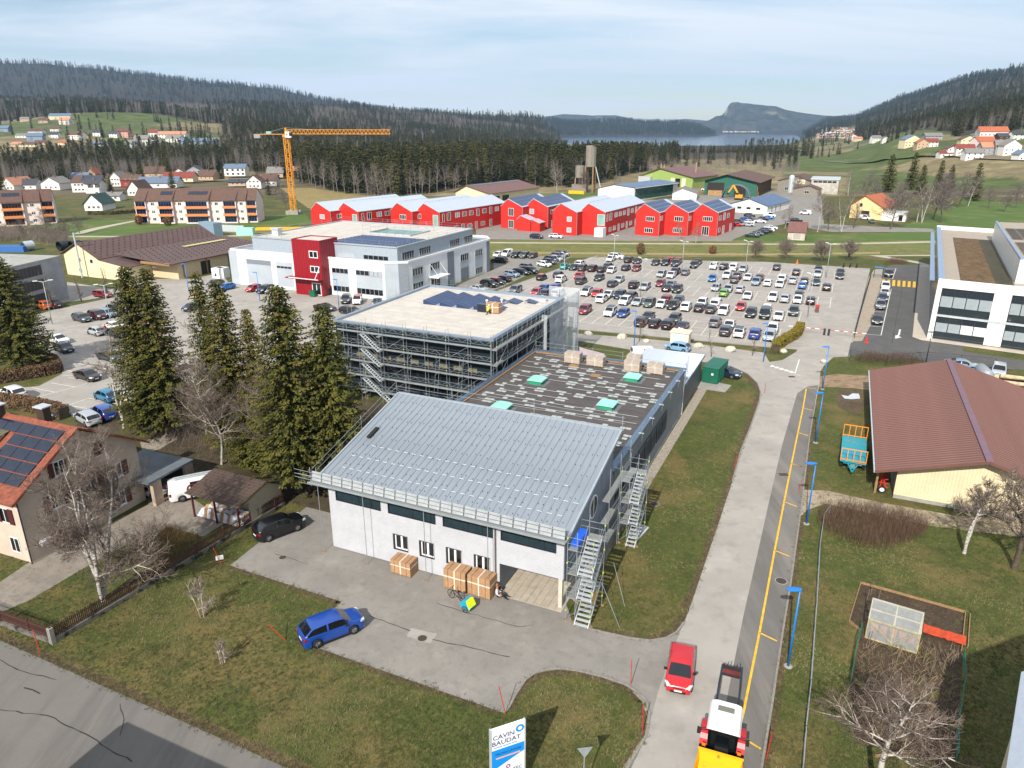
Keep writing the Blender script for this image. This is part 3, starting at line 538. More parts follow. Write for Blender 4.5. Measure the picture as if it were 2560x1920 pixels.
def win(root,pos,wd,ht,face=0.,n=2,frame=None,pane=None,fw=.07,ny=1,sill=False,blinds=0.,name='window',proud=.06,bmat=None,shutter=None):
 """framed window on a wall face; pos = lower middle; face = rotation of its outward -Y"""
 frame=frame or fr_w;pane=pane or gld
 k=(round(wd,2),round(ht,2),n,ny,fw,frame.name,pane.name,sill,round(blinds,2),proud,bmat.name if bmat else 0)
 if k not in _wm:
  a=MB();g=MB()
  a.box(-wd/2,wd/2,-proud,.0,0,fw);a.box(-wd/2,wd/2,-proud,.0,ht-fw,ht);a.box(-wd/2,-wd/2+fw,-proud,0,fw,ht-fw);a.box(wd/2-fw,wd/2,-proud,0,fw,ht-fw)
  for i in range(1,n):x=-wd/2+wd*i/n;a.box(x-fw*.5,x+fw*.5,-proud*.9,0,fw,ht-fw)
  for i in range(1,ny):z=ht*i/ny;a.box(-wd/2+fw,wd/2-fw,-proud*.8,0,z-fw*.4,z+fw*.4)
  if sill:a.box(-wd/2-.06,wd/2+.06,-proud-.10,-proud,-.06,.0)
  g.quad((-wd/2+fw*.5,-.012,fw*.5),(wd/2-fw*.5,-.012,fw*.5),(wd/2-fw*.5,-.012,ht-fw*.5),(-wd/2+fw*.5,-.012,ht-fw*.5))
  b=None
  if blinds>0:
   b=MB();h=ht*blinds;ns=max(2,int(h/.16))
   for i in range(ns):z1=ht-fw-(h-fw)*i/ns;b.obox((0,-.035,z1-.06),(wd-fw*1.6,.02,(h-fw)/ns*.86),0,rx=.35)
  _wm[k]=(a.mesh('window',frame),g.mesh('pane',pane),b.mesh('blind',bmat or blind) if b else None)
 a,g,b=_wm[k]
 f=link(name,a,root);f.location=pos;f.rotation_euler=(0,0,face);link('pane',g,f)
 if b:link('blind',b,f)
 return f
def rects(x0,x1,z0,z1,holes):
 """split a wall rectangle around rectangular holes"""
 xs=sorted({x0,x1}|{h[0] for h in holes}|{h[1] for h in holes});xs=[x for x in xs if x0<=x<=x1];out=[]
 for a,b in zip(xs,xs[1:]):
  cut=sorted([(h[2],h[3]) for h in holes if h[0]<(a+b)/2<h[1]]);z=z0
  for c,d in cut:
   if c>z:out.append((a,b,z,c))
   z=max(z,d)
  if z<z1:out.append((a,b,z,z1))
 return out
def corr(mb,x0,x1,z0,z1,pitch=.13,dep=.05,y=0.,m=0,vert=False,flip=1):
 """corrugated sheet in the plane y, profile repeats every pitch"""
 if not vert:
  i0=floor(z0/pitch+1e-6);z=z0;pts=[]
  k=i0
  while k*pitch<z1:
   for f_,d_ in((0,0),(.45,0),(.5,dep),(.95,dep)):
    zz_=(k+f_)*pitch
    if z0-1e-6<=zz_<=z1+1e-6:pts.append((zz_,d_))
   k+=1
  pts=[(z0,pts[0][1] if pts else 0)]+pts+[(z1,pts[-1][1] if pts else 0)]
  for(a,da),(b,db) in zip(pts,pts[1:]):
   if b-a>1e-5 or abs(da-db)>1e-5:mb.quad((x0,y-da*flip,a),(x1,y-da*flip,a),(x1,y-db*flip,b),(x0,y-db*flip,b),m)
 else:
  n_=int((x1-x0)/pitch);p_=(x1-x0)/max(1,n_)
  for i in range(n_):
   a=x0+i*p_
   for(u0,d0),(u1,d1) in(((0,0),(.45,0)),((.45,0),(.5,dep)),((.5,dep),(.95,dep)),((.95,dep),(1,0))):mb.quad((a+u0*p_,y-d0*flip,z0),(a+u1*p_,y-d1*flip,z0),(a+u1*p_,y-d1*flip,z1),(a+u0*p_,y-d0*flip,z1),m)
def rot90(mb,x):
 """turn geometry built in the plane y (x along wall) into a wall along y standing at x, facing +x"""
 mb.v=[(x-v[1],v[0],v[2]) for v in mb.v];return mb
FH=thing('workshop_building','white ribbed workshop hall with sloping grey standing-seam roof at the yard','building',(EO.x,EO.y,0),EA)
zr=lambda y:6.78+(y+.8)*.2533
top_w=[(.7,5.2,4.68,5.95),(5.87,10.32,4.68,5.95),(10.95,15.3,4.70,5.95),(15.95,20.45,4.72,5.95)];low_w=[(6.2,7.62,1.42,2.86),(8.68,10.08,1.42,2.86),(11.15,12.58,1.42,2.88),(13.63,15.05,1.45,2.88)]
mb=MB()
for(a,b,c,d) in rects(0,15.85,.08,6.7,top_w+low_w):corr(mb,a,b,c,d)
for(a,b,c,d) in rects(15.85,21.05,2.66,6.7,top_w):corr(mb,a,b,c,d)
mb.build('cladding',clad_w,FH,fix=False)
mb=MB();mb.box(.0,15.82,.05,.06,.08,6.1)
for(a,b,c,d) in rects(0.0,15.85,0,6.7,top_w+low_w):mb.box(a,b,.05,.25,c,d)
for(a,b,c,d) in rects(15.85,21.0,2.7,6.7,top_w):mb.box(a,b,.05,.25,c,d)
mb.v=mb.v[8:];mb.f=[tuple(i-8 for i in f) for f in mb.f[6:]];mb.m=mb.m[6:]
mb.build('inner_wall',fr_d,FH)
for k,(a,b,c,d) in enumerate(top_w):
 r=thing('w','','');bpy.data.objects.remove(r)
 mb=MB();mb.box(a,b,-.02,.22,c,c+.05);mb.box(a,b,-.02,.22,d-.05,d);mb.box(a,a+.05,-.02,.22,c+.05,d-.05);mb.box(b-.05,b,-.02,.22,c+.05,d-.05)
 w_=mb.build('window',fr_d,FH);mb=MB();nn=12
 for i in range(nn):mb.obox(((a+b)/2,.10,c+.05+(d-c-.1)*(i+.5)/nn),(b-a-.1,.008,(d-c-.1)/nn*1.0),0,rx=.5)
 mb.build('blind',blind_d,w_);MB().box(a+(b-a)*.5-.02,a+(b-a)*.5+.02,.05,.09,c+.05,d-.05).build('guide_rail',fr_d,w_);MB().box(a+(b-a)*.78-.015,a+(b-a)*.78+.015,.05,.09,c+.05,d-.05).build('guide_rail',fr_d,w_);MB().box(a+.05,b-.05,.16,.18,c+.05,d-.05).build('pane',gld,w_)
for k,(a,b,c,d) in enumerate(low_w):
 mb=MB();mb.box(a,b,-.03,.24,c,c+.05);mb.box(a,b,-.03,.24,d-.05,d);mb.box(a,a+.13,-.03,.24,c+.05,d-.05);mb.box(b-.04,b,-.03,.24,c+.05,d-.05)
 w_=mb.build('window',fr_d,FH);mb=MB();xa,xb,za_,zb_=a+.13,b-.04,c+.05,d-.05;xm=(xa+xb)/2
 for x0,x1 in((xa,xa+.1),(xm-.09,xm+.09),(xb-.1,xb)):mb.box(x0,x1,.10,.17,za_,zb_)
 mb.box(xa+.1,xm-.09,.10,.17,za_,za_+.1);mb.box(xm+.09,xb-.1,.10,.17,za_,za_+.1);mb.box(xa+.1,xm-.09,.10,.17,zb_-.1,zb_);mb.box(xm+.09,xb-.1,.10,.17,zb_-.1,zb_)
 mb.build('sash',fr_w,w_);MB().box(xa+.1,xb-.1,.15,.16,za_+.1,zb_-.1).build('pane',gld,w_)
 mb=MB();mb.box(a,a+.25,.45,1.4,c-.1,c+.2);mb.box(a+.7,a+1.2,.5,.9,c-.1,c+.45);mb.build('desk',mat('room_things','9a9486',var=.3,scale=3),w_)
gab=mat('cladding_shade_grey','7f8b9d',rough=.45,metal=.35,var=.06,scale=.8)  # blue-grey puts the shade of the gable side into the white cladding's colour
def side_wall(x,y0,y1,z0,flip,m,name,sub=40):
 mb=MB();n_=sub;st=(y1-y0)/n_
 for i in range(n_):
  a=y0+i*st;mb.box(x,x+.06*flip,a+st*.06,a+st*.94,z0(a+st/2),zr(a+st/2)-.12);mb.box(x-.01*flip,x+.035*flip,a,a+st,z0(a+st/2),zr(a+st*.5)-.12)
 return mb.build(name,m,FH)
side_wall(21.02,.05,11.6,lambda y:2.66 if y<8.3 else .05,1,gab,'gable_wall',60);side_wall(0,.05,11.6,lambda y:.05,-1,clad_w,'gable_wall',60)
mb=MB();mb.box(.05,21.0,11.4,11.6,.05,9.7);mb.box(.05,15.6,.26,11.4,4.0,4.1);mb.box(15.86,21.0,.26,11.3,2.66,2.76);mb.build('back_wall',gab,FH)
mb=MB();mb.box(15.66,15.86,.06,8.2,0,2.66);mb.build('gate_side_wall',mat('gate_wall','6a6f77',var=.08),FH)
mb=MB();mb.box(15.86,21.05,8.2,8.35,0,2.66);mb.build('gate_back_wall',mat('gate_wall_back','8d8b86',var=.1),FH)
mb=MB();mb.box(20.62,20.92,.12,.42,.0,2.66);mb.build('column',mat('concrete_post','bdb6a8',var=.08),FH)
slabm=mat('concrete_floor_tiles','a79c8c',rough=.85,var=.12,scale=1.5)
mb=MB()
for i in range(9):
 for j in range(11):mb.box(15.9+i*.575,15.9+i*.575+.555,-.35+j*.79,-.35+j*.79+.77,.01,.05+random.uniform(-.004,.004))
o=mb.build('floor_slabs',slabm,FH);tag(o,kind='stuff')
t=bpy.data.objects.new('window',None);bpy.data.objects.remove(t)
def discx(mb,x,y,z,r0,r1,n,th=.05,m=0):
 for k in range(n):
  a0,a1=2*pi*k/n,2*pi*(k+1)/n
  P=[(x+th,y+r*cos(a),z+r*sin(a)) for r,a in((r0,a0),(r1,a0),(r1,a1),(r0,a1))];mb.quad(*P,m)
  Q=[(x,y+r1*cos(a0),z+r1*sin(a0)),(x+th,y+r1*cos(a0),z+r1*sin(a0)),(x+th,y+r1*cos(a1),z+r1*sin(a1)),(x,y+r1*cos(a1),z+r1*sin(a1))];mb.quad(*Q,m)
mb=MB();discx(mb,21.08,6.5,5.45,.86,1.0,28,.07);mb.box(21.08,21.15,6.46,6.54,4.6,6.3);o=mb.build('round_window',fr_w,FH);mb=MB();discx(mb,21.08,6.5,5.45,.01,.87,24,.02);mb.build('pane',gld,o)
mb=MB();y0,y1=-.8,11.95;pw=22.1/38
mb.quad((0,y0,zr(y0)),(pw-.03,y0,zr(y0)),(pw-.03,y1,zr(y1)),(0,y1,zr(y1)))
for x0_,x1_ in((pw-.028,pw-.005),):mb.quad((x0_,y0,zr(y0)+.04),(x1_,y0,zr(y0)+.04),(x1_,y1,zr(y1)+.04),(x0_,y1,zr(y1)+.04));mb.quad((x0_,y0,zr(y0)),(x0_,y1,zr(y1)),(x0_,y1,zr(y1)+.04),(x0_,y0,zr(y0)+.04));mb.quad((x1_,y0,zr(y0)),(x1_,y0,zr(y0)+.04),(x1_,y1,zr(y1)+.04),(x1_,y1,zr(y1)))
mb.quad((0,y0,zr(y0)-.14),(0,y1,zr(y1)-.14),(pw,y1,zr(y1)-.14),(pw,y0,zr(y0)-.14));mb.quad((0,y0,zr(y0)-.14),(pw,y0,zr(y0)-.14),(pw,y0,zr(y0)),(0,y0,zr(y0)))
pm_=mb.mesh('roof_panel',roof_zinc,fix=False)
for i in range(38):o=link('roof_panel',pm_,FH);o.location=(-.45+i*pw,0,random.uniform(-.004,.004))
mb=MB();sl=atan2(.2533,1)
for x in(-.5,21.62):mb.bar((x,y0,zr(y0)-.02),(x,y1,zr(y1)-.02),.16,.26)
mb.bar((-.5,y1+.08,zr(y1)),(21.7,y1+.08,zr(y1)),.2,.22);mb.build('verge_trim',mat('zinc_trim','97a0a8',rough=.5,metal=.2,var=.08),FH)
mb=MB();mb.box(-.2,.2,-.02,.02,.0,.045);sg=mb.mesh('snow_guard',mat('snow_guard_white','b9bcbe',rough=.4,var=0))
for r_,(ya,xs0,nn) in enumerate(((4.15,1.9,23),(2.55,.9,26),(1.0,1.0,25))):
 for k in range(nn):
  x=xs0+k*pw*1.38
  if x<21.2:o=link('snow_guard',sg,FH);o.location=(x,ya,zr(ya)+.075)
mb=MB()
for j in range(9):
 for i in range(19):
  for d_ in((0,.42) if(i+j)%5 else(0,)):
   x=.6+i*1.16+d_+(j%2)*.25;y=.2+j*1.3+(i%2)*.22
   if x<21.3:mb.box(x-.015,x+.015,y-.02,y+.02,zr(y)+.03,zr(y)+.12)
tag(mb.build('roof_hooks',fr_d,FH),kind='stuff')
mb=MB();mb.obox((.75,5.7,zr(5.7)+.16),(.34,1.5,.16),0,rx=sl);o=mb.build('black_case',blk,None);o.parent=None;o.location=(EO.x,EO.y,0);o.rotation_euler=(0,0,EA);tag(o,'long black case lying near the left edge of the zinc roof','case');o.name='equipment_case'
mb=MB();mb.tube((15.55,-.08,.1),(15.55,-.08,6.6),.05);mb.tube((15.45,-.05,.1),(15.45,-.05,6.6),.02);mb.build('downpipe',mat('pipe_brown','544a46',var=.1),FH)
GH=thing('flat_hall','long grey flat-roofed hall with dark bitumen roof covered in solar rails','building',(EO.x,EO.y,0),EA)
greyc=mat('cladding_mid_grey','747c85',rough=.5,metal=.2,var=.06,scale=.5)
mb=MB();mb.box(.6,20.95,11.95,43.0,0,5.75);mb.build('wall',greyc,GH)
mb=MB();mb.box(21.0,21.03,12.0,43.0,.0,.35);mb.build('plinth',mat('plinth_grey','8f949a',var=.05),GH)
mb=MB();mb.box(1.1,20.5,12.2,42.6,5.75,5.78);mb.build('roof_membrane',bitumen,GH)
for y in range(9):mb=MB()
mb=MB();mb.box(20.5,21.15,12.0,43.15,5.75,6.08);mb.box(.45,1.05,12.0,43.15,5.75,6.08);mb.box(1.05,20.5,42.6,43.15,5.75,6.08);mb.build('parapet',edge_blue,GH)
mb=MB();mb.box(1.05,1.25,12.2,42.6,5.79,5.95);mb.box(1.25,20.5,42.35,42.6,5.79,5.95);mb.build('timber_edge',timber,GH)
dg=mat('blind_shutter','3e464e',rough=.5,metal=.2,var=.1,scale=1)
mb=MB();mb.box(0,.09,0,2.1,0,2.3)
for k in range(1,5):mb.box(.09,.12,k*.42-.02,k*.42+.02,0,2.3)
sm=mb.mesh('window_shutter',dg)
for k,y in enumerate((13.4,15.9,18.4,21.2,23.7,26.2,29.0,31.5)):
 o=link('window_shutter',sm,GH);o.location=(20.98,y,1.7)
mb=MB();mb.tube((21.08,42.7,0),(21.08,42.7,5.9),.05);mb.build('downpipe',alu,GH)
rail_rows=[14.8,16.5,18.2,20.1,21.9,23.7,25.5,27.3,29.1,30.9,32.7,34.5,36.3,38.2,40.0,41.6]
slab_m=mat('ballast_slab','a0a4a1',rough=.85,var=.12,scale=2);slab=MB().box(-.27,.27,-.19,.19,0,.05).mesh('ballast_slab',slab_m)
def railmesh(n):mb=MB();mb.box(0,n,-.018,.018,0,.03);return mb.mesh('mounting_rail',alu)
RM={n:railmesh(n) for n in(3,4,5,6,7,8)}
random.seed(11)
sky_pos=[(6.0,31.3),(16.0,36.9),(15.9,27.0),(5.8,21.8)]
for j,y in enumerate(rail_rows):
 x=1.5+(j*1.7)%2.0 if j>2 else 8.5+j
 while x<19.6:
  n=random.choice((4,5,6,7,8));n=min(n,int(20.1-x))
  if n<3:break
  if not any(abs(y-sy)<.9 and x-.8<sx<x+n+.8 for sx,sy in sky_pos):
   o=link('mounting_rail',RM[n],GH);o.location=(x,y,5.87);o.rotation_euler=(0,0,random.uniform(-.004,.004))
  x+=n+random.choice((0,0,.4))
cnt=0
for j in range(1,len(rail_rows)-1):
 for i in range(8):
  x=2.2+i*2.4+(.9 if j%2 else 0)+random.uniform(-.15,.15)
  if x>19.9 or random.random()<.12 or any(abs(rail_rows[j]-sy)<1.5 and abs(x-sx)<1.7 for sx,sy in sky_pos):continue
  for dy_ in((-.36,.36) if random.random()<.8 else(0,)):
   for dx_ in(0,.62):
    if random.random()<.75:
     o=link('ballast_slab',slab,GH);o.location=(x+dx_*.95,rail_rows[j]+dy_,5.79+random.uniform(0,.01));cnt+=1
random.seed(5)
green_l=mat('skylight_green','8fd0bd',rough=.3,var=.05,scale=2);green_d=mat('skylight_skirt','1f8f66',rough=.5,var=.1)
for k,(sx,sy) in enumerate(sky_pos):
 mb=MB();mb.box(sx-1.35,sx+1.35,sy-1.0,sy+1.15,5.781,5.80);sk=mb.build('skylight',mat('membrane_grey','62676a',var=.1),GH)
 mb=MB();mb.box(sx-.75,sx+.75,sy-.75,sy+.75,5.8,6.22);mb.build('upstand',green_d,sk)
 mb=MB();mb.extr([(-.95,6.22),(.95,6.22),(.93,6.30),(.5,6.40),(-.5,6.40),(-.93,6.30)],'y',sy-.92,sy+.92);mb.v=[(v[0]+sx,v[1],v[2]) for v in mb.v];mb.build('dome',green_l,sk)
AN=thing('annex','anthracite annex with white ribbed metal roof behind the flat hall','building',(EO.x,EO.y,0),EA)
mb=MB();mb.prism([(13.1,43.2),(20.95,43.2),(21.0,55.6),(13.1,56.4)],0,3.75);mb.build('wall',mat('cladding_charcoal','50555c',rough=.5,metal=.2,var=.06),AN)
wr=mat('roof_white_ribbed','c6cdd6',rough=.35,metal=.4,var=.05);mb=MB();pr_=(56.8-43.2)/14
mb.quad((12.8,0,3.9),(21.15,0,3.98),(21.15,pr_*.93,3.98),(12.8,pr_*.93,3.9));
for k in range(3):a_=k*pr_/3;mb.box(12.8,21.15,a_,a_+.1,3.9,4.03)
pnl=mb.mesh('roof_panel',wr)
for k in range(14):o=link('roof_panel',pnl,AN);o.location=(0,43.2+k*pr_,0)
mb=MB();mb.box(12.75,21.2,43.17,56.85,3.72,3.88);mb.build('roof_edge',edge_blue,AN)
SB=thing('office_block','dark three-storey block with pale flat roof wrapped in scaffolding','building',(EO.x,EO.y,0),EA)
X0,X1,Y0,Y1=-23.7,-.3,32.5,56.9
mb=MB();mb.box(X0,X1,Y0,Y1,0,9.75);mb.build('wall',dark_clad,SB)
mb=MB();mb.box(X0+.45,X1-.45,Y0+.35,Y1-.45,9.75,9.84);mb.build('roof_membrane',sand_roof,SB)
mb=MB();mb.box(X0-.1,X0+.45,Y0-.1,Y1+.1,9.75,10.15);mb.box(X1-.45,X1+.1,Y0-.1,Y1+.1,9.75,10.15);mb.box(X0+.45,X1-.45,Y1-.45,Y1+.1,9.75,10.15);mb.box(X0+.45,X1-.45,Y0-.1,Y0+.35,9.75,9.98);mb.build('parapet',mat('parapet_grey','8b98a6',rough=.45,metal=.4,var=.08),SB)
for lvl,(za_,zb_) in enumerate(((.6,2.5),(3.7,5.4),(6.5,8.0))):
 n_=9
 for k in range(n_):
  x=X0+2.4+k*2.25
  if lvl==0 and k<3:continue
  win(SB,(x,Y0,za_),1.95,zb_-za_,0,2,fr_d,gld,.06,blinds=.35 if(k+lvl)%3==1 else 0,bmat=mat('blind_bronze','2d2a28',var=.2))
 for k in range(9):
  win(SB,(X1,Y0+2.6+k*2.4,za_),1.9,zb_-za_,pi/2,2,fr_d,gld,.06,blinds=.0)
mb=MB()
for k in range(9):mb.box(X0+3.2+k*2.1,X0+4.4+k*2.1,Y0-.12,Y0,5.45,5.95)
mb.build('insulation_strip',mat('insulation_beige','6b6550',var=.25,scale=2),SB)
cm=MB();cm.quad((2.15,0,.05),(2.15,7.4,.05),(0,7.4,.6),(0,0,.6));cm.quad((2.15,0,.03),(0,0,.57),(0,7.4,.57),(2.15,7.4,.03));cm.tri((0,0,0),(2.15,0,.03),(0,0,.57));cm.tri((0,7.4,0),(0,7.4,.57),(2.15,7.4,.03));cmm=cm.mesh('collector',pv_b,fix=False)
rm_=MB();rm_.box(2.16,2.72,0,7.4,.02,.12);rmm=rm_.mesh('ballast_tray',galv,fix=False)
gl_=MB()
for k in range(1,8):gl_.box(0,2.15,k*.925-.015,k*.925+.015,.0,.012)
gl_.v=[(v[0],v[1],.605-v[0]*.2558+v[2]) for v in gl_.v];glm=gl_.mesh('seam',fr_d)
for k in range(4):
 c_=thing('solar_collector',('leftmost','second from left','third from left','rightmost long')[k]+' tilted blue solar collector row on the pale scaffolded roof','solar collector',tuple(W(-18.0+k*2.75,45.7,9.84)),EA,'tilted solar collectors on the pale roof')
 link('collector',cmm,c_);link('ballast_tray',rmm,c_);link('seam',glm,c_)
 if k==3:c_.scale=(1,.95,1)
for k,(x,y,ln) in enumerate(((-6.9,51.0,2.4),(-4.6,52.2,1.6),(-7.4,46.2,2.6))):
 mb=MB();mb.quad((1.6,0,.05),(1.6,ln,.05),(0,ln,.4),(0,0,.4));mb.quad((1.6,0,.02),(0,0,.37),(0,ln,.37),(1.6,ln,.02));mb.bar((0,0,.4),(0,0,0),.05);mb.bar((0,ln,.4),(0,ln,0),.05)
 o=mb.build('rooftop_collector',pv_b,fix=False);o.location=W(x,y,9.84);o.rotation_euler=(0,0,EA);tag(o,('small blue solar panel behind the two white roof vents','last small blue solar panel towards the far right roof corner','short blue solar panel beside the cardboard pallet box')[k],'solar panel')
o=MB().box(-1.1,1.1,-.45,.45,0,.35).build('skylight_bed',alu);o.location=W(-3.2,54.6,9.84);o.rotation_euler=(0,0,EA);o.name='roof_skylight';tag(o,'long low grey skylight near the far right corner of the pale roof','skylight')
for k,(x,y) in enumerate(((-8.9,48.3),(-7.2,49.7))):
 mb=MB();mb.rev([(.1,0),(.1,.75),(.2,.75),(.22,.9),(.05,1.0)],12);o=mb.build('roof_vent',fr_w,smooth=False);o.location=W(x,y,9.84);tag(o,('front','rear')[k]+' white mushroom vent pipe on the pale roof','vent')
def hose(name,label,cat,pts,r,m,n=5):
 mb=MB()
 for a_,b_ in zip(pts,pts[1:]):mb.tube(a_,b_,r,n=n)
 return tag(mb.build(name,m),label,cat)
def curve_pts(P,seg=8):
 out_=[];P=[Vector(p_) for p_ in P]
 for i in range(len(P)-1):
  p0=P[max(0,i-1)];p1=P[i];p2=P[i+1];p3=P[min(len(P)-1,i+2)]
  for k in range(seg):
   t=k/seg;out_.append(.5*((2*p1)+(p2-p0)*t+(2*p0-5*p1+4*p2-p3)*t*t+(3*p1-p0-3*p2+p3)*t**3))
 return out_+[P[-1]]
hose('roof_cable','thin grey cable snaking across the pale scaffolded roof','cable',curve_pts([W(-12,37.5,9.86),W(-9.5,38.8,9.86),W(-7,37.4,9.86),W(-4.5,38.2,9.86),W(-3.2,41.5,9.86),W(-2.6,44,9.86)]),.02,fr_g)
mb=MB()
for k in range(1,14):mb.box(X0+.5,X1-.5,Y0+.4+k*1.72,Y0+.46+k*1.72,9.84,9.846)
for k in range(30):x=X0+1+random.random()*21;y=Y0+1+random.random()*22;mb.box(x-.03,x+.03,y-.03,y+.03,9.84,9.93)
tag(mb.build('membrane_seams',mat('seam_beige','9f978b',var=.1),SB),kind='stuff')
pole=MB().tube((0,0,0),(0,0,1),.026,n=6).mesh('standard',galv,smooth=True);deckm=MB().box(0,1,0,.62,-.05,.03).mesh('deck',mat('scaffold_deck','80827f',rough=.7,metal=.1,var=.18,scale=1.5));railm=MB().tube((0,0,0),(1,0,0),.018,n=5).mesh('guard_rail',galv,smooth=True);toe=MB().box(0,1,-.02,.0,0,.15).mesh('toe_board',galv)
clampm=MB().box(-.05,.05,-.05,.05,-.05,.05).mesh('coupler',mat('coupler_tape','a9bf25',var=.1));foot=MB().box(-.18,.18,-.12,.12,0,.05).mesh('base_plank',timber)
def piece(name,me,root,p_,q_,unit=1.0):
 """unit-length piece stretched between two points"""
 p_=Vector(p_);q_=Vector(q_);d_=q_-p_;o=link(name,me,root);o.location=p_
 return o,d_
def rp1(root,p_,q_,name='guard_rail'):
 o,d_=piece(name,railm,root,p_,q_);o.rotation_euler=d_.to_track_quat('X','Z').to_euler();o.scale=(d_.length,1,1);return o
def scf(name,label,ox,oy,ang,bays,levels,z_top,bay=3.07,brace=True,base=0.,netting=None,far=False,wdt=.72):
 t=thing(name,label,'scaffold',tuple(W(ox,oy)),EA+ang)
 for i in range(bays+1):
  for yy in(0,wdt):
   o=link('standard',pole,t);o.location=(i*bay,yy,base);o.scale=(1,1,z_top-base)
   if base==0 and yy==0:f=link('base_plank',foot,t);f.location=(i*bay,yy,0)
  if i%2==0:
   for lv in levels:c=link('coupler',clampm,t);c.location=(i*bay,0,lv+.5)
 for lv in levels:
  for i in range(bays):
   d=link('deck',deckm,t);d.location=(i*bay,.05,lv);d.scale=(bay,1,1)
   e=link('toe_board',toe,t);e.location=(i*bay,-.02,lv+.03);e.scale=(bay,1,1)
   for hh in(.5,1.0):rp1(t,(i*bay,0,lv+hh),((i+1)*bay,0,lv+hh))
   if brace:
    n_=4
    for k in range(n_):rp1(t,((i+k/n_)*bay,.0,lv+(.5 if k%2 else 1.0)),((i+(k+1)/n_)*bay,.0,lv+(1.0 if k%2 else .5)),'lattice_brace')
  for i in range(bays+1):rp1(t,(i*bay,0,lv-.05),(i*bay,wdt,lv-.05),'transom')
 for i in range(0,bays,3):
  for a_,b_ in zip(levels,levels[1:]):rp1(t,(i*bay,-.04,a_),((i+1)*bay,-.04,b_),'diagonal_brace')
 return t
LV=[1.1,3.1,5.1,7.1,9.05]
sc1=scf('facade_scaffold','five-level scaffold along the front of the dark office block',-24.6,31.25,0,8,LV,10.9)
sc2=scf('facade_scaffold','scaffold along the right side of the dark office block',.75,31.3,pi/2,8,LV[1:],10.7,base=0)
scf('facade_scaffold','scaffold on the far left side of the dark office block, beyond its pale roof',-24.6,57.9,-pi/2,8,[1.1,5.1,9.05],10.9,brace=False)
scf('facade_scaffold','scaffold behind the dark office block, rails showing over the roof edge',1.4,58.6,pi,8,[1.1,5.1,9.05],11.0,brace=False)
def flight(root,p0,p1,wd=.62,n=10,hand=True):
 p0=Vector(p0);p1=Vector(p1);d_=p1-p0;s=Vector((-d_.y,d_.x,0)).normalized()*wd/2;mb=MB()
 mb.bar(p0+s,p1+s,.05,.16);mb.bar(p0-s,p1-s,.05,.16)
 st=mb.build('stair_stringers',alu,root);mb=MB();h_=Vector((d_.x,d_.y,0)).normalized();a_=atan2(h_.y,h_.x)
 for k in range(n):
  c=p0+d_*((k+.5)/n);mb.obox(c,(.24,wd*.94,.035),a_)
 mb.build('treads',alu,st)
 if hand:
  for sg_ in(1,-1):
   a1=p0+s*sg_+Vector((0,0,.95));a2=p1+s*sg_+Vector((0,0,.95));rp1(root,a1,a2,'handrail')
 return st
stt=thing('stair_tower','zigzag aluminium stair tower in front of the dark office block scaffold','scaffold stairs',tuple(W(-18.6,30.35)),EA)
for k in range(4):flight(stt,(2.9-.1,.35,1.1+2*k-.0),(.3,.35,3.1+2*k)) if False else flight(stt,(3.0,.35,1.1+2*k),(.35,.35,3.1+2*k))
flight(stt,(4.6,.35,0),(3.1,.35,1.1),n=5)
for i in range(2):
 for yy in(0,.7):o=link('standard',pole,stt);o.location=(i*3.25,yy,0);o.scale=(1,1,10.6)
for lv in LV:
 for xx in(0,2.75):d=link('landing',deckm,stt);d.location=(xx,.05,lv);d.scale=(.5,1,1)
 for hh in(.5,1.0):rp1(stt,(0,0,lv+hh),(3.25,0,lv+hh))
for k,x in enumerate((-20.9,-11.7,-7.6,-4.3)):
 t=thing('scaffold_buttress',('leftmost','second','third','rightmost')[k]+' slender lattice buttress leaning on the front scaffold of the dark block','scaffold brace',tuple(W(x,29.9)),EA,'buttresses of the front scaffold')
 for xx in(0,.5):rp1(t,(xx,0,0),(xx+.1,1.3,7.6),'strut')
 for j in range(5):rp1(t,(0,j*.26,j*1.5+.3),(.55,j*.26+.13,j*1.5+1.0),'rung')
net=bpy.data.materials.new('scaffold_netting');net.use_nodes=True;nb=net.node_tree.nodes['Principled BSDF'];nb.inputs['Base Color'].default_value=(.62,.66,.7,1);nb.inputs['Alpha'].default_value=.42;nb.inputs['Roughness'].default_value=.8
def netting(root,P0,P1,z0,z1,bulge=.12,seed=0):
 P0=Vector(P0);P1=Vector(P1);n_=14;m_=8;mb=MB();s=(P1-P0).normalized();nn=Vector((-s.y,s.x,0));g_=[]
 for i in range(n_+1):
  for j in range(m_+1):
   q_=P0.lerp(P1,i/n_);z_=z0+(z1-z0)*j/m_;g_.append(tuple(q_+nn*bulge*mz.noise(Vector((i*.7,j*.9,seed)))*2+Vector((0,0,z_))))
 mb.v=g_
 for i in range(n_):
  for j in range(m_):mb.f.append((i*(m_+1)+j,(i+1)*(m_+1)+j,(i+1)*(m_+1)+j+1,i*(m_+1)+j+1));mb.m.append(0)
 o=mb.build('netting',net,root,smooth=True);return o
nt1=thing('scaffold_netting','translucent white netting hung on the far right part of the dark block scaffold','netting',tuple(W(0,0)),EA)
netting(nt1,(1.55,46.5,0),(1.55,58.8,0),0,11.0,seed=1).name='net_sheet';netting(nt1,(1.55,58.85,0),(-3.5,58.95,0),0,11.3,seed=4).name='net_sheet';netting(nt1,(1.2,46.4,0),(.4,46.4,0),3,10,seed=7).name='net_sheet'
nt1.name='netting'
nt2=thing('tarpaulin','pinkish netting fence standing by the corner of the netted scaffold','tarpaulin',tuple(W(0,0)),EA);net2=mat('tarp_pink','b9a7b2',rough=.8,var=.1,alpha=.8)
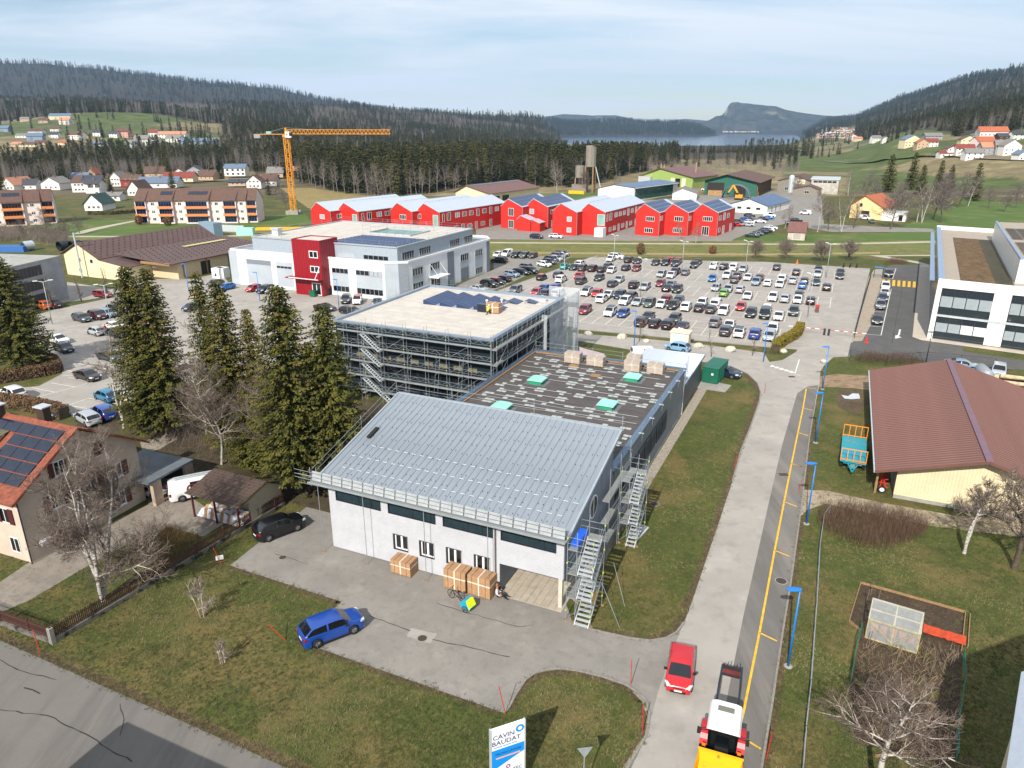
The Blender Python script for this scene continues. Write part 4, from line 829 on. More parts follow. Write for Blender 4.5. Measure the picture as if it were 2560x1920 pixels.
mb=MB();mb.quad((2.2,57.5,0),(6.0,58.3,0),(6.0,58.4,1.7),(2.2,57.6,2.5));mb.build('sheet',net2,nt2);mb=MB();mb.tube((2.2,57.5,0),(2.2,57.5,2.6),.03);mb.tube((6.0,58.3,0),(6.0,58.3,1.8),.03);mb.build('post',galv,nt2)
eg=thing('eave_scaffold','eave scaffold with aluminium guard panels along the front of the zinc roof','scaffold',(EO.x,EO.y,0),EA)
for i,x in enumerate((-.25,4.2,9.85,15.35)):
 o=link('standard',pole,eg);o.location=(x,-1.02,0);o.scale=(1,1,7.95);f=link('base_plank',foot,eg);f.location=(x,-1.02,0)
pan=MB();pan.box(.05,.95,-.02,.0,0,.85);pan.box(.0,.02,-.04,-.01,0,.85)
panm=pan.mesh('guard_panel',mat('guard_panel_alu','c9cdd0',rough=.3,metal=.5,var=.12,scale=2))
for i in range(22):o=link('guard_panel',panm,eg);o.location=(-.55+i*1.005,-1.3,6.85);o.rotation_euler=(-.18+random.uniform(-.01,.01),0,0)
gp=MB();
for z_ in(.1,.32,.54,.76):gp.box(-.035,.035,-.005,.005,z_-.055,z_+.055)
slm=gp.mesh('slot_strip',mat('slot_dark','3a3d3b',var=.3))
for i in range(1,22):o=link('slot_strip',slm,eg);o.location=(-.555+i*1.005,-1.34,6.85);o.rotation_euler=(-.18,0,0)
for i in range(7):
 d=link('deck',deckm,eg);d.location=(-.75+i*3.2,-1.6,6.72);d.scale=(3.2,.95,1);e=link('toe_board',toe,eg);e.location=(-.75+i*3.2,-1.62,6.72);e.scale=(3.2,1,1)
for z_ in(7.1,7.4,7.78):rp1(eg,(-2.0,-1.62,z_),(21.6,-1.62,z_))
for i in range(22):rp1(eg,(-.5+i*1.0,-1.55,6.66),(-.5+i*1.0,-.1,6.5),'bracket')
rg=thing('roof_guard_rail','double guard rail on posts along the ridge and left verge of the zinc roof','guard rail',(EO.x,EO.y,0),EA)
for x in(-.9,5.2,13.5,21.6):
 o=link('post',pole,rg);o.location=(x,12.25,zr(12)-.9);o.scale=(1,1,2.1)
for z_ in(.55,1.05):rp1(rg,(-1.0,12.25,zr(12)+z_),(21.8,12.25,zr(12)+z_));
rp1(rg,(-.9,-1.1,zr(-1)+.75),(-.9,12.25,zr(12)+1.0));rp1(rg,(-.9,-1.1,zr(-1)+.25),(-.9,12.25,zr(12)+.5))
for y in(-1.0,6.3):o=link('post',pole,rg);o.location=(-.9,y,zr(y)-.6);o.scale=(1,1,1.7)
rp1(rg,(-2.1,-1.1,7.1),(0,-1.1,7.1));rp1(rg,(-2.1,-1.1,6.7),(0,-1.1,6.7));rp1(rg,(-2.1,-1.1,6.3),(0,-1.1,6.3))
rg2=thing('roof_guard_rail','long guard rail standing on the flat hall roof edges','guard rail',(EO.x,EO.y,0),EA)
for y in[12.6+k*4.2 for k in range(8)]:
 o=link('post',pole,rg2);o.location=(21.3,y,5.3);o.scale=(1,1,1.9);c=link('clamp',MATS.get('x') or MB().box(-.35,.15,-.05,.05,0,.08).mesh('clamp',alu),rg2);c.location=(21.3,y,6.08)
for z_ in(6.6,7.1):rp1(rg2,(21.3,12.6,z_),(21.3,42.9,z_));rp1(rg2,(1.0,43.0,z_),(13.0,43.0,z_));rp1(rg2,(.9,13,z_),(.9,31,z_))
rp1(rg2,(21.3,42.9,6.6),(13,43.0,6.6))
for x in(1,5,9,13):o=link('post',pole,rg2);o.location=(x,43.0,5.4);o.scale=(1,1,1.8)
for y in(13,19,25,31):o=link('post',pole,rg2);o.location=(.9,y,5.4);o.scale=(1,1,1.8)
o=link('post',pole,rg2);o.location=(21.3,42.9,5.3);o.scale=(1,1,2.6)
def tower(label,x0,y0,nlev,ybay=2.6,z_extra=1.4,blue=False,wx=1.9,first=0.0):
 t=thing('stair_tower',label,'scaffold stairs',tuple(W(x0,y0)),EA)
 H_=nlev*2.0+z_extra
 for xx in(0,.7,wx):
  for yy in(0,ybay):o=link('standard',pole,t);o.location=(xx,yy,0);o.scale=(1,1,H_);f=link('base_plank',foot,t);f.location=(xx,yy,0)
 for k in range(nlev+1):
  z_=2.0*k
  if k:
   d=link('deck',deckm,t);d.location=(.0,0,z_);d.rotation_euler=(0,0,pi/2);d.location=(.67,0,z_);d.scale=(ybay,1,1)
   d=link('landing',deckm,t);d.location=(.7,ybay-.62,z_-.02);d.scale=(wx-.7,1,1)
   for yy in(0,ybay):
    for hh in(0,.5,1.0):rp1(t,(0,yy,z_+hh),(wx,yy,z_+hh))
   for hh in(.5,1.0):rp1(t,(0,0,z_+hh),(0,ybay,z_+hh))
  if k<nlev:
   flight(t,((.7+wx)/2,-.35 if k==0 else .05,z_),((.7+wx)/2,ybay-.5,z_+2),wd=wx-.85,n=9)
   rp1(t,(wx,0,z_+1.0),(wx,ybay,z_+2.9),'diagonal_brace');rp1(t,(0,0,z_+.2),(wx,0,z_+1.9),'diagonal_brace');rp1(t,(wx,ybay,z_),(wx,0,z_+1.9),'diagonal_brace')
  for xx,yy in((0,0),(wx,0),(wx,ybay)):c=link('coupler',clampm,t);c.location=(xx,yy,z_+.9)
 return t
T1=tower('tall aluminium stair tower at the right front corner of the white hall',21.65,-1.0,3,2.7,1.5)
T2=tower('aluminium stair tower standing on the lawn edge beside the round-window gable',22.2,10.7,3,2.8,1.4,wx=1.6)
t=thing('side_scaffold','low scaffold decks between the right gable and the second stair tower','scaffold',tuple(W(21.45,7.4)),EA)
for yy in(0,3.0,6.0):
 for xx in(0,.7):o=link('standard',pole,t);o.location=(xx,yy,0);o.scale=(1,1,8.6)
for z_ in(1.6,3.6,5.6):
 for k in range(2):d=link('deck',deckm,t);d.location=(.68,k*3.0,z_);d.rotation_euler=(0,0,pi/2);d.scale=(3.0,1,1)
 for hh in(.5,1.0):rp1(t,(.7,0,z_+hh),(.7,6.0,z_+hh))
for a_,b_ in((W(23.1,.2,2.6),W(25.5,-.28,.05)),(W(23.3,2.2,3.2),W(25.1,2.2,.05))):
 pass
br=thing('raking_brace','front steel raking brace from the stair tower down to the lawn','scaffold brace',tuple(W(23.6,1.2)),EA);rp1(br,(0,0,2.4),(1.95,-1.5,.04),'strut')
br=thing('raking_brace','rear steel raking brace from the stair tower down to the lawn','scaffold brace',tuple(W(23.7,4.0)),EA);rp1(br,(0,0,2.4),(1.5,-1.75,.04),'strut')
WB=thing('white_building','large white and light grey office building with recessed top floor','building',(EO.x,EO.y,0),EA)
P=[(-90.6,81.2),(-48.8,81.2),(-44.6,83.6),(-43.3,119.6),(-46,123.6),(-88,123.6),(-91.2,120)]
mb=MB();mb.prism(P,0,7.75,0,1);mb.build('wall',[white_wall,mat('terrace_grey','8b8e90',var=.1)],WB)
def chamfer(a,b,m,z1=7.76,n='corner_panel',z0=0):
 d_=Vector((b[0]-a[0],b[1]-a[1],0));t_=d_.normalized();nn=Vector((t_.y,-t_.x,0));mb=MB();p_=Vector((a[0],a[1],0));q_=Vector((b[0],b[1],0))
 mb.v+=[tuple(p_),tuple(q_),tuple(q_+nn*.05),tuple(p_+nn*.05)];V=[p_,q_,q_+nn*.05,p_+nn*.05];mb=MB();mb.prism([(v.x,v.y) for v in V],z0,z1);return mb.build(n,m,WB)
chamfer((-48.8,81.2),(-46.3,82.62),grey_wall);chamfer((-46.3,82.62),(-44.6,83.6),mat('panel_mid_grey','787f88',var=.06,metal=.2))
chamfer((-91.2,81.2),(-88.9,81.2),grey_wall);chamfer((-43.4,118.0),(-43.3,119.6),MATS['panel_mid_grey'])
mb=MB();Q=P;
for a_,b_ in zip(Q,Q[1:]+Q[:1]):
 mb.bar((a_[0],a_[1],7.98),(b_[0],b_[1],7.98),.32,.46)
mb.build('parapet',white_wall,WB)
mb=MB();mb.prism([(-86,83.6),(-47.0,83.6),(-46.2,116.2),(-85.5,116.2)],7.75,10.7);mb.build('upper_wall',mat('upper_grey','9aa4ad',rough=.55,metal=.15,var=.06),WB)
mb=MB();mb.prism([(-85.6,84.0),(-47.4,84.0),(-46.6,115.8),(-85.1,115.8)],10.7,10.76);mb.build('roof_membrane',sand_roof,WB)
mb=MB();R_=[(-86,83.6),(-47.0,83.6),(-46.2,116.2),(-85.5,116.2)]
for a_,b_ in zip(R_,R_[1:]+R_[:1]):mb.bar((a_[0],a_[1],10.82),(b_[0],b_[1],10.82),.4,.26)
mb.build('roof_edge',mat('edge_light','a6aeb5',metal=.3,rough=.45,var=.05),WB)
pg=grey_wall
def panel(x0,x1,z0,z1,y=81.2,m=None,nm='wall_panel'):return MB().box(x0,x1,y-.04,y,z0,z1).build(nm,m or pg,WB)
panel(-86.2,-79.0,.6,6.2);panel(-77.6,-73.0,.7,6.15);panel(-62.25,-57.95,.85,6.0);panel(-56.05,-49.35,.85,6.0)
panel(-86.1,-79.1,5.1,6.1,81.15,MATS['panel_mid_grey'],'louvre')
win(WB,(-75.3,81.16,4.7),4.2,.6,0,4,fr_g,gld)
win(WB,(-60.1,81.16,4.85),4.2,1.1,0,4,fr_g,gld);win(WB,(-60.1,81.16,.9),4.2,1.25,0,4,fr_g,gld)
win(WB,(-52.7,81.16,4.85),6.6,1.1,0,6,fr_g,gld);win(WB,(-52.7,81.16,.85),6.6,1.3,0,6,fr_g,gld)
mb=MB()
for k in range(3):mb.box(-52.5+k*1.08,-51.5+k*1.08,81.06,81.1,4.9,5.9)
mb.build('blind',blind,WB)
win(WB,(-52.4,83.6,7.85),6.3,1.0,0,5,fr_g,gld);win(WB,(-60,83.6,7.9),4.4,1.1,0,1,fr_g,grey_wall)
fx=pi/2+radians(-2)
def onright(y):return-44.6+(y-83.6)*(1.3/36.0)
MB().box(0,0.05,0,1,0,1)
for(ya,yb,z0,z1,kind) in((84.95,89.2,1.6,6.5,'w'),(91.9,96.0,1.3,6.4,'d'),(99.3,102.2,0,7.7,'p'),(104.9,109,.1,6.4,'g'),(111.95,115.9,.4,6.5,'w')):
 yc=(ya+yb)/2;x=onright(yc)
 pz=MB().box(-(yb-ya)/2,(yb-ya)/2,-.05,0,z0,z1).build('wall_panel',MATS['panel_mid_grey'] if kind=='p' else grey_wall,WB);pz.location=(x,yc,0);pz.rotation_euler=(0,0,fx)
 if kind!='p':
  win(WB,(x+.05,yc,4.7),yb-ya-.2,1.6,fx,4,fr_g,gld)
  if kind=='w':win(WB,(x+.05,yc,z0+.1),yb-ya-.2,1.5,fx,4,fr_g,gld)
  if kind=='d':win(WB,(x+.05,yc,.1),yb-ya-.4,2.6,fx,3,fr_g,gld)
  if kind=='g':o=MB().box(-1.8,1.8,-.08,-.05,.1,3.1).build('garage_door',MATS['panel_mid_grey'],WB);o.location=(x,yc,0);o.rotation_euler=(0,0,fx)
cp_=MB();x=onright(94);cp_.box(x,x+2.4,91.3,96.6,3.35,3.55);cpo=cp_.build('entrance_canopy',fr_w,WB)
mb=MB();mb.bar((x+2.2,92,3.55),(x,92,6.2),.06);mb.bar((x+2.2,96,3.55),(x,96,6.2),.06);mb.build('tie_rod',fr_w,cpo)
for ya,yb in((85.2,89.8),(91.9,96.6),(105,109.6),(111.8,116)):
 yc=(ya+yb)/2;xx=-47.0+(yc-83.6)*(.8/32.6);win(WB,(xx,yc,7.9),yb-ya,1.6,pi/2-radians(1.4),5,fr_g,gld,name='window')
mb=MB();w0=(-65.3,-53.4,99.0,108.0)
mb.box(w0[0],w0[0]+.3,w0[2],w0[3],10.76,11.1);mb.box(w0[1]-.3,w0[1],w0[2],w0[3],10.76,11.1);mb.box(w0[0]+.3,w0[1]-.3,w0[2],w0[2]+.3,10.76,11.1);mb.box(w0[0]+.3,w0[1]-.3,w0[3]-.3,w0[3],10.76,11.1);mb.build('light_well',fr_g,WB)
mb=MB();mb.box(w0[0]+.3,w0[1]-.3,w0[2]+.3,w0[3]-.3,10.77,10.8);mb.build('well_glass',mat('well_green','5d7f74',var=.4,scale=.8,rough=.3),WB)
t=thing('roof_scaffold','light scaffold frame around the roof well of the white building','scaffold',(EO.x,EO.y,0),EA)
for k in range(7):
 for yy in(98.4,108.8):o=link('standard',pole,t);o.location=(-66+k*2.2,yy,10.76);o.scale=(1,1,2.2)
for yy in(98.4,108.8):
 for hh in(1.0,1.9):rp1(t,(-66,yy,10.76+hh),(-52.8,yy,10.76+hh))
for xx in(-66,-52.8):
 for hh in(1.0,1.9):rp1(t,(xx,98.4,10.76+hh),(xx,108.8,10.76+hh))
t=thing('roof_guard_rail','guard rail around the roof edge of the white building','guard rail',(EO.x,EO.y,0),EA)
for a_,b_ in zip(R_,R_[1:]+R_[:1]):
 n_=int((Vector(a_)-Vector(b_)).length/4)
 for k in range(n_):q_=Vector(a_).lerp(Vector(b_),k/n_);o=link('post',pole,t);o.location=(q_.x,q_.y,10.9);o.scale=(1,1,1.1)
 for hh in(.5,1.05):rp1(t,(a_[0],a_[1],10.9+hh),(b_[0],b_[1],10.9+hh))
pvp=MB();pvp.quad((0,0,.03),(1.62,0,.03),(1.62,.95,.2),(0,.95,.2));pvp.box(0,1.62,.95,1.0,.0,.2);pvpm=pvp.mesh('solar_panel',pv_b,fix=False)
for j in range(9):
 for i in range(10):
  x=-65.2+i*1.72+j*.12;
  if x>-48.7:continue
  o=link('solar_panel',pvpm,WB);o.location=(x,84.5+j*1.25,10.78)
mb=MB();mb.box(-.9,.9,-.7,.7,0,1.4);mb.box(-1.1,1.1,-.9,.9,1.4,1.7);o=mb.build('roof_ventilation_unit',alu);o.location=W(-82.5,88.0,10.76);o.rotation_euler=(0,0,EA);tag(o,'silver ventilation unit on the left end of the white building roof','vent')
redp=mat('tower_red','8f1420',rough=.45,metal=.15,var=.08,scale=.5)
RT=thing('stair_tower_annex','dark red panelled stair tower in front of the white building','tower',(EO.x,EO.y,0),EA)
mb=MB()
tx0,tx1,ty0,ty1=-70.3,-62.9,78.6,84.8
npan=10
mb.box(tx0+.06,tx1-.06,ty0+.06,ty1,0,11.7);mb.build('core_wall',redp,RT)
pa=MB().box(.01,(tx1-tx0)/npan-.03,0,.06,0,11.95).mesh('facade_panel',redp)
for k in range(npan):o=link('facade_panel',pa,RT);o.location=(tx0+k*(tx1-tx0)/npan,ty0,0)
for k in range(8):o=link('facade_panel',pa,RT);o.location=(tx1,ty0+.06+k*(tx1-tx0)/npan*1.03,0);o.rotation_euler=(0,0,pi/2)
mb=MB();mb.box(tx0,tx0+.25,ty0+.06,ty1,11.7,11.95);mb.box(tx0+.3,tx1-.3,ty1-.25,ty1,11.7,11.95);mb.build('parapet',redp,RT)
mb=MB();mb.box(tx0+.25,tx1-.1,ty0+.1,ty1-.25,11.7,11.74);mb.build('roof_membrane',sand_roof,RT)
win(RT,(-64.7,ty0,8.2),2.3,1.5,0,2,fr_w,gld,.16);win(RT,(-64.7,ty0,5.1),2.3,1.4,0,2,fr_w,gld,.16);win(RT,(-64.6,ty0,.2),2.4,2.7,0,2,fr_w,gld,.16,name='glass_door')
mb=MB();mb.box(-71.5,-62.5,ty0-1.8,ty0-.02,3.75,3.95);o=mb.build('canopy',redp,RT);mb=MB();mb.box(-70.5,-62.6,ty0-1.84,ty0-1.8,3.9,4.05);mb.bar((-63.6,ty0-1.6,3.95),(-63.4,ty0,6.4),.12);mb.build('canopy_trim',fr_w,o)
def carpaint(name,col,**k):return mat('paint_'+name,col,rough=.28,var=.03,scale=.6,coat=.6,spec=.5,**k)
PAINT={n:carpaint(n,c) for n,c in dict(white='d9dadb',silver='9ea3a8',grey='5c6166',darkgrey='33373b',black='0e0f12',navy='18243b',blue='123f8f',brightblue='1566b5',red='b3121c',crimson='7d1422',maroon='431a1f',brown='2d2522',green='63992f',turquoise='2fa8a5',orange='b9561c',teal='14668a',paleblue='6f97b3',greygreen='4d5652',silverblue='73879c').items()}
car_glass=mat('car_glass','0d1116',rough=.05,var=0,spec=.9);tyre=mat('tyre','161616',rough=.85,var=.1);rim=mat('wheel_rim','8f9396',rough=.35,metal=.7,var=.05);lamp_f=mat('headlamp','c9d2d6',rough=.12,var=0,spec=.9);lamp_r=mat('tail_lamp','8e0d10',rough=.2,var=0);plate=mat('number_plate','d5d6cf',rough=.5,var=.05);trim=mat('black_trim','17181a',rough=.6,var=.05)
CT={'hatch':dict(L=4.05,W=1.74,H=1.50,hood=.93,belt=.95,he=.78,rs=1.42,re=3.42,te=3.98,r=.31,wf=.78,wr=3.32,tail=.95),'mini':dict(L=3.75,W=1.70,H=1.46,hood=.92,belt=.94,he=.85,rs=1.40,re=3.25,te=3.68,r=.30,wf=.70,wr=3.10,tail=.95),'suv':dict(L=4.45,W=1.84,H=1.66,hood=1.06,belt=1.08,he=.95,rs=1.62,re=3.85,te=4.38,r=.35,wf=.88,wr=3.55,tail=1.08),'sedan':dict(L=4.65,W=1.81,H=1.44,hood=.90,belt=.95,he=1.05,rs=1.80,re=3.15,te=3.95,r=.32,wf=.90,wr=3.68,tail=1.05),'wagon':dict(L=4.70,W=1.82,H=1.48,hood=.92,belt=.96,he=1.02,rs=1.72,re=4.15,te=4.62,r=.33,wf=.92,wr=3.70,tail=.96),'van':dict(L=4.75,W=1.88,H=1.90,hood=1.12,belt=1.14,he=.70,rs=1.40,re=4.60,te=4.72,r=.33,wf=.88,wr=3.80,tail=1.14),'bigvan':dict(L=5.1,W=1.95,H=2.0,hood=1.15,belt=1.18,he=.62,rs=1.35,re=5.0,te=5.07,r=.34,wf=.95,wr=3.95,tail=1.18)}
def car_parts(kind,dense=False):
 c=CT[kind];Lc,Wc,Hc,r=c['L'],c['W']/2,c['H'],c['r'];van=kind in('van','bigvan')
 base=[0,.05,.15,.3,.5,c['he'],c['he']+.02,(c['he']+c['rs'])/2,c['rs'],c['rs']+.12,(c['rs']+c['re'])/2-.06,(c['rs']+c['re'])/2+.06,c['re']-.35,c['re'],(c['re']+c['te'])/2,c['te'],Lc-.04,Lc]
 for w_ in(c['wf'],c['wr']):
  for a in(-1.12,-.95,-.7,-.35,0,.35,.7,.95,1.12):base.append(w_+a*r*1.12)
 if dense:base+=[i*.12 for i in range(int(Lc/.12))]
 xs=sorted({round(x,3) for x in base if 0<=x<=Lc});xs=[x for i,x in enumerate(xs) if i==0 or x-xs[i-1]>.018 or x in(Lc,)]
 def lerp(x,pts):
  for(a,b),(d,e) in zip(pts,pts[1:]):
   if a<=x<=d:return b+(e-b)*(x-a)/(d-a+1e-9)
  return pts[-1][1]
 top=lambda x:lerp(x,[(0,c['hood']-.22),(.12,c['hood']-.10),(.45,c['hood']-.03),(c['he'],c['hood']+.03),(c['rs'],Hc-.06),(c['rs']+.35,Hc),((c['rs']+c['re'])/2,Hc+.005),(c['re']-.2,Hc-.04),(c['re'],Hc-.10),(c['te'],c['tail']+(.06 if kind!='sedan' else .0)),(Lc,c['tail']-.10)])
 wid=lambda x:Wc*lerp(x,[(0,.74),(.12,.88),(.4,.965),(1.0,1),(Lc-1.0,1),(Lc-.35,.975),(Lc-.08,.9),(Lc,.80)])
 bel=lambda x:lerp(x,[(0,c['hood']-.26),(.3,c['hood']-.12),(c['he'],c['hood']-.05),(c['rs'],c['belt']),(c['re'],c['belt']+.05),(Lc-.1,c['tail']-.03),(Lc,c['tail']-.16)])
 def low(x):
  z_=.20 if not(x<.1 or x>Lc-.1) else .30
  for w_ in(c['wf'],c['wr']):
   d_=abs(x-w_);R_=r*1.14
   if d_<R_:z_=max(z_,r+sqrt(R_*R_-d_*d_)-.0)
  return z_
 rings=[]
 for x in xs:
  w_=wid(x);t_=top(x);b_=min(bel(x),t_-.02);l_=min(low(x),b_-.06);cab=max(0,min(1,(t_-b_)/(Hc-c['belt'])));tw=w_*(1-.20*cab-(.0 if cab>.2 else .04))
  if van:tw=w_*(1-.09*cab)
  mid=l_+(b_-l_)*.45
  half=[(w_*.93,l_),(w_,mid),(w_*.985,b_-.08),(w_*.955,b_),(tw+.02,t_-.07 if t_-b_>.2 else t_-.015),(tw*.88,t_-.015),(tw*.45,t_),(0,t_+.01)]
  rings.append([(-y,z) for y,z in half]+[(y,z) for y,z in reversed(half[:-1])])
 nr=len(rings[0]);body=MB();ws=MB();sg=MB();rw=MB()
 xm=lambda x:Lc/2-x
 for i in range(len(xs)-1):
  x0,x1=xs[i],xs[i+1];xc=(x0+x1)/2
  for j in range(nr-1):
   q_=[(xm(x0),*rings[i][j]),(xm(x1),*rings[i+1][j]),(xm(x1),*rings[i+1][j+1]),(xm(x0),*rings[i][j+1])]
   jj=min(j,nr-2-j);tgt=body
   if jj==3 and c['he']+.35<xc<c['te']-.18 and top(xc)-bel(xc)>.18:
    bp=(c['rs']+c['re'])/2
    if not(bp-.06<xc<bp+.06) and not(van and xc>bp):tgt=sg
   if jj in(5,6) or(jj==4 and False):
    if c['he']+.0<xc<c['rs']-.02:tgt=ws
    if c['re']+.02<xc<c['te']-.03 and not(kind=='van' and False):tgt=rw
   tgt.quad(*q_)
 body.poly([(xm(xs[0]),*p_) for p_ in rings[0]]);body.poly([(xm(xs[-1]),*p_) for p_ in reversed(rings[-1])])
 body.box(xm(Lc-.3),xm(.3),-Wc*.86,Wc*.86,.2,.24,1)
 for w_ in(c['wf'],c['wr']):
  for s_ in(-1,1):body.box(xm(w_)-r*1.1,xm(w_)+r*1.1,s_*Wc*.55,s_*Wc*.80,.22,r*2.05,1)
 body.box(xm(Lc-.95),xm(.95+.3),-Wc*.985,-Wc*.9,.20,.30,1);body.box(xm(Lc-.95),xm(.95+.3),Wc*.9,Wc*.985,.20,.30,1)
 body.box(xm(.02),xm(-.02),-Wc*.55,Wc*.55,.30,.46,1);body.box(xm(Lc+.012),xm(Lc-.03),-Wc*.6,Wc*.6,.28,.42,1)
 body.box(xm(.06),xm(.0),-Wc*.36,Wc*.36,c['hood']-.32,c['hood']-.24,1)
 for s_ in(-1,1):body.obox((xm(c['he']+.5),s_*(Wc+.06),c['belt']+.02),(.12,.2,.13),0,1)
 parts={}
 parts['body']=body
 for nm,g_ in(('windscreen',ws),('side_windows',sg),('rear_window',rw)):parts[nm]=g_
 wh=MB();wd_=.2
 wh2=MB();n_=18 if dense else 12
 prof=[(r*.62,-wd_/2),(r*.92,-wd_/2),(r,-wd_*.3),(r,wd_*.3),(r*.92,wd_/2),(r*.62,wd_/2)]
 wh.rev(prof,n_,cap=False);wh.v=[(v[0],v[2],v[1]) for v in wh.v]
 wh2.rev([(.02,.075),(r*.25,.085),(r*.62,.06)],n_,cap=True);wh2.v=[(v[0],v[2],v[1]) for v in wh2.v]
 for k in range(5):
  a=2*pi*k/5;wh2.bar((r*.1*cos(a),.095,r*.1*sin(a)),(r*.62*cos(a),.085,r*.62*sin(a)),.06,.03)
 parts['tyre']=wh;parts['rim']=wh2
 hl=MB();hl.obox((xm(.16),0,0),(.30,.30,.16),0);parts['headlight']=None
 return c,parts,xm
CARM={}
def cms(kind,dense=False):
 k=(kind,dense)
 if k in CARM:return CARM[k]
 c,P,xm=car_parts(kind,dense);out={'c':c}
 out['body']=P['body'].mesh('body',[PAINT['white'],trim],smooth=True)
 for p_ in out['body'].polygons:p_.use_smooth=p_.material_index==0
 for nm in('windscreen','side_windows','rear_window'):
  out[nm]=P[nm].mesh(nm,car_glass,smooth=True)
 out['tyre']=P['tyre'].mesh('tyre',tyre,smooth=True,fix=True);out['rim']=P['rim'].mesh('rim',rim)
 Wc=c['W']/2
 for nm,s_ in(('hl',1),('tl',1)):
  pass
 hl=MB();z_=c['hood']-.22;x_=xm(.02)
 hl.v=[(xm(.02),Wc*.52,z_-.07),(xm(.02),Wc*.52,z_+.05),(xm(.05),Wc*.82,z_+.07),(xm(.05),Wc*.80,z_-.06),(xm(.42),Wc*.985,z_+.10),(xm(.40),Wc*.99,z_+.0),(xm(.30),Wc*.80,z_+.15)]
 hl.f=[(0,3,2,1),(3,5,4,2),(1,2,6),(2,4,6)];hl.m=[0]*4;hl.v=[(v[0]+.022,v[1]+.012,v[2]+.01) for v in hl.v];out['headlight']=hl.mesh('headlight',lamp_f,fix=False)
 out['headlight'].polygons.foreach_set('use_smooth',[False]*4)
 Lc=c['L'];tl=MB();zt=c['tail']-.12 if kind not in('van','bigvan') else 1.0;hh=.10 if kind not in('van','bigvan') else .25
 tl.box(xm(Lc+.008),xm(Lc-.05),Wc*.50,Wc*.80,zt-hh,zt+.03);tl.box(xm(Lc-.03),xm(Lc-.22),Wc*.80,Wc*.965,zt-hh,zt+.04);out['tail_light']=tl.mesh('tail_light',lamp_r)
 out['plate_f']=MB().box(xm(-.035),xm(0),-.24,.24,.42,.52).mesh('number_plate',plate);out['plate_r']=MB().box(xm(Lc+.03),xm(Lc),-.24,.24,.62 if kind!='sedan' else .55,.73 if kind!='sedan' else .66).mesh('number_plate',plate)
 out['xm']=xm;CARM[k]=out;return out
def mirrored(me):
 m2=me.copy();m2.transform(Matrix.Scale(-1,4,(0,1,0)));m2.flip_normals();return m2
_mir={}
_n={}
def car(kind,colr,loc,head,label,group=None,roof=None,dense=False,far=False,name='parked_car',cat='car',rack=False):
 """head: direction of the nose, radians from +X"""
 m=cms(kind,dense);t=thing(name,label,cat,(loc[0],loc[1],loc[2] if len(loc)>2 else .03),head,group);c=m['c']
 b=link('body',m['body'],t);b.material_slots[0].link='OBJECT';b.material_slots[0].material=PAINT[colr]
 for nm in('windscreen','side_windows','rear_window'):link(nm,m[nm],t)
 for k,(x,s_) in enumerate(((c['wf'],1),(c['wf'],-1),(c['wr'],1),(c['wr'],-1))):
  w_=link('wheel',m['tyre'],t);w_.location=(m['xm'](x),s_*(c['W']/2-.10),c['r']);w_.rotation_euler=(0,0,0 if s_>0 else pi)
  if not far:link('rim',m['rim'],w_)
 if not far:
  for nm in('headlight','tail_light'):
   link(nm,m[nm],t)
   if(kind,nm,dense) not in _mir:_mir[(kind,nm,dense)]=mirrored(m[nm])
   link(nm,_mir[(kind,nm,dense)],t)
  link('number_plate',m['plate_f'],t);link('number_plate',m['plate_r'],t)
 if roof:
  rm=MB();Hc=c['H'];rm.box(m['xm'](c['re']-.1),m['xm'](c['rs']+.1),-c['W']*.37,c['W']*.37,Hc-.0,Hc+.025);link('roof_panel',rm.mesh('roof_panel',PAINT[roof] if roof in PAINT else trim),t)
 return t
DESC={'hatch':'hatchback','mini':'small hatchback','suv':'SUV','sedan':'saloon','wagon':'estate car','van':'van','bigvan':'panel van'}
CN={'darkgrey':'dark grey','navy':'navy blue','brightblue':'bright blue','paleblue':'pale blue','greygreen':'grey-green','silverblue':'silver-blue','maroon':'dark maroon','brown':'dark brown','green':'lime green'}
VA=ZP(1280,620,4.424);VB=ZP(1740,620,4.424);VC=ZP(1180,600,7.373)
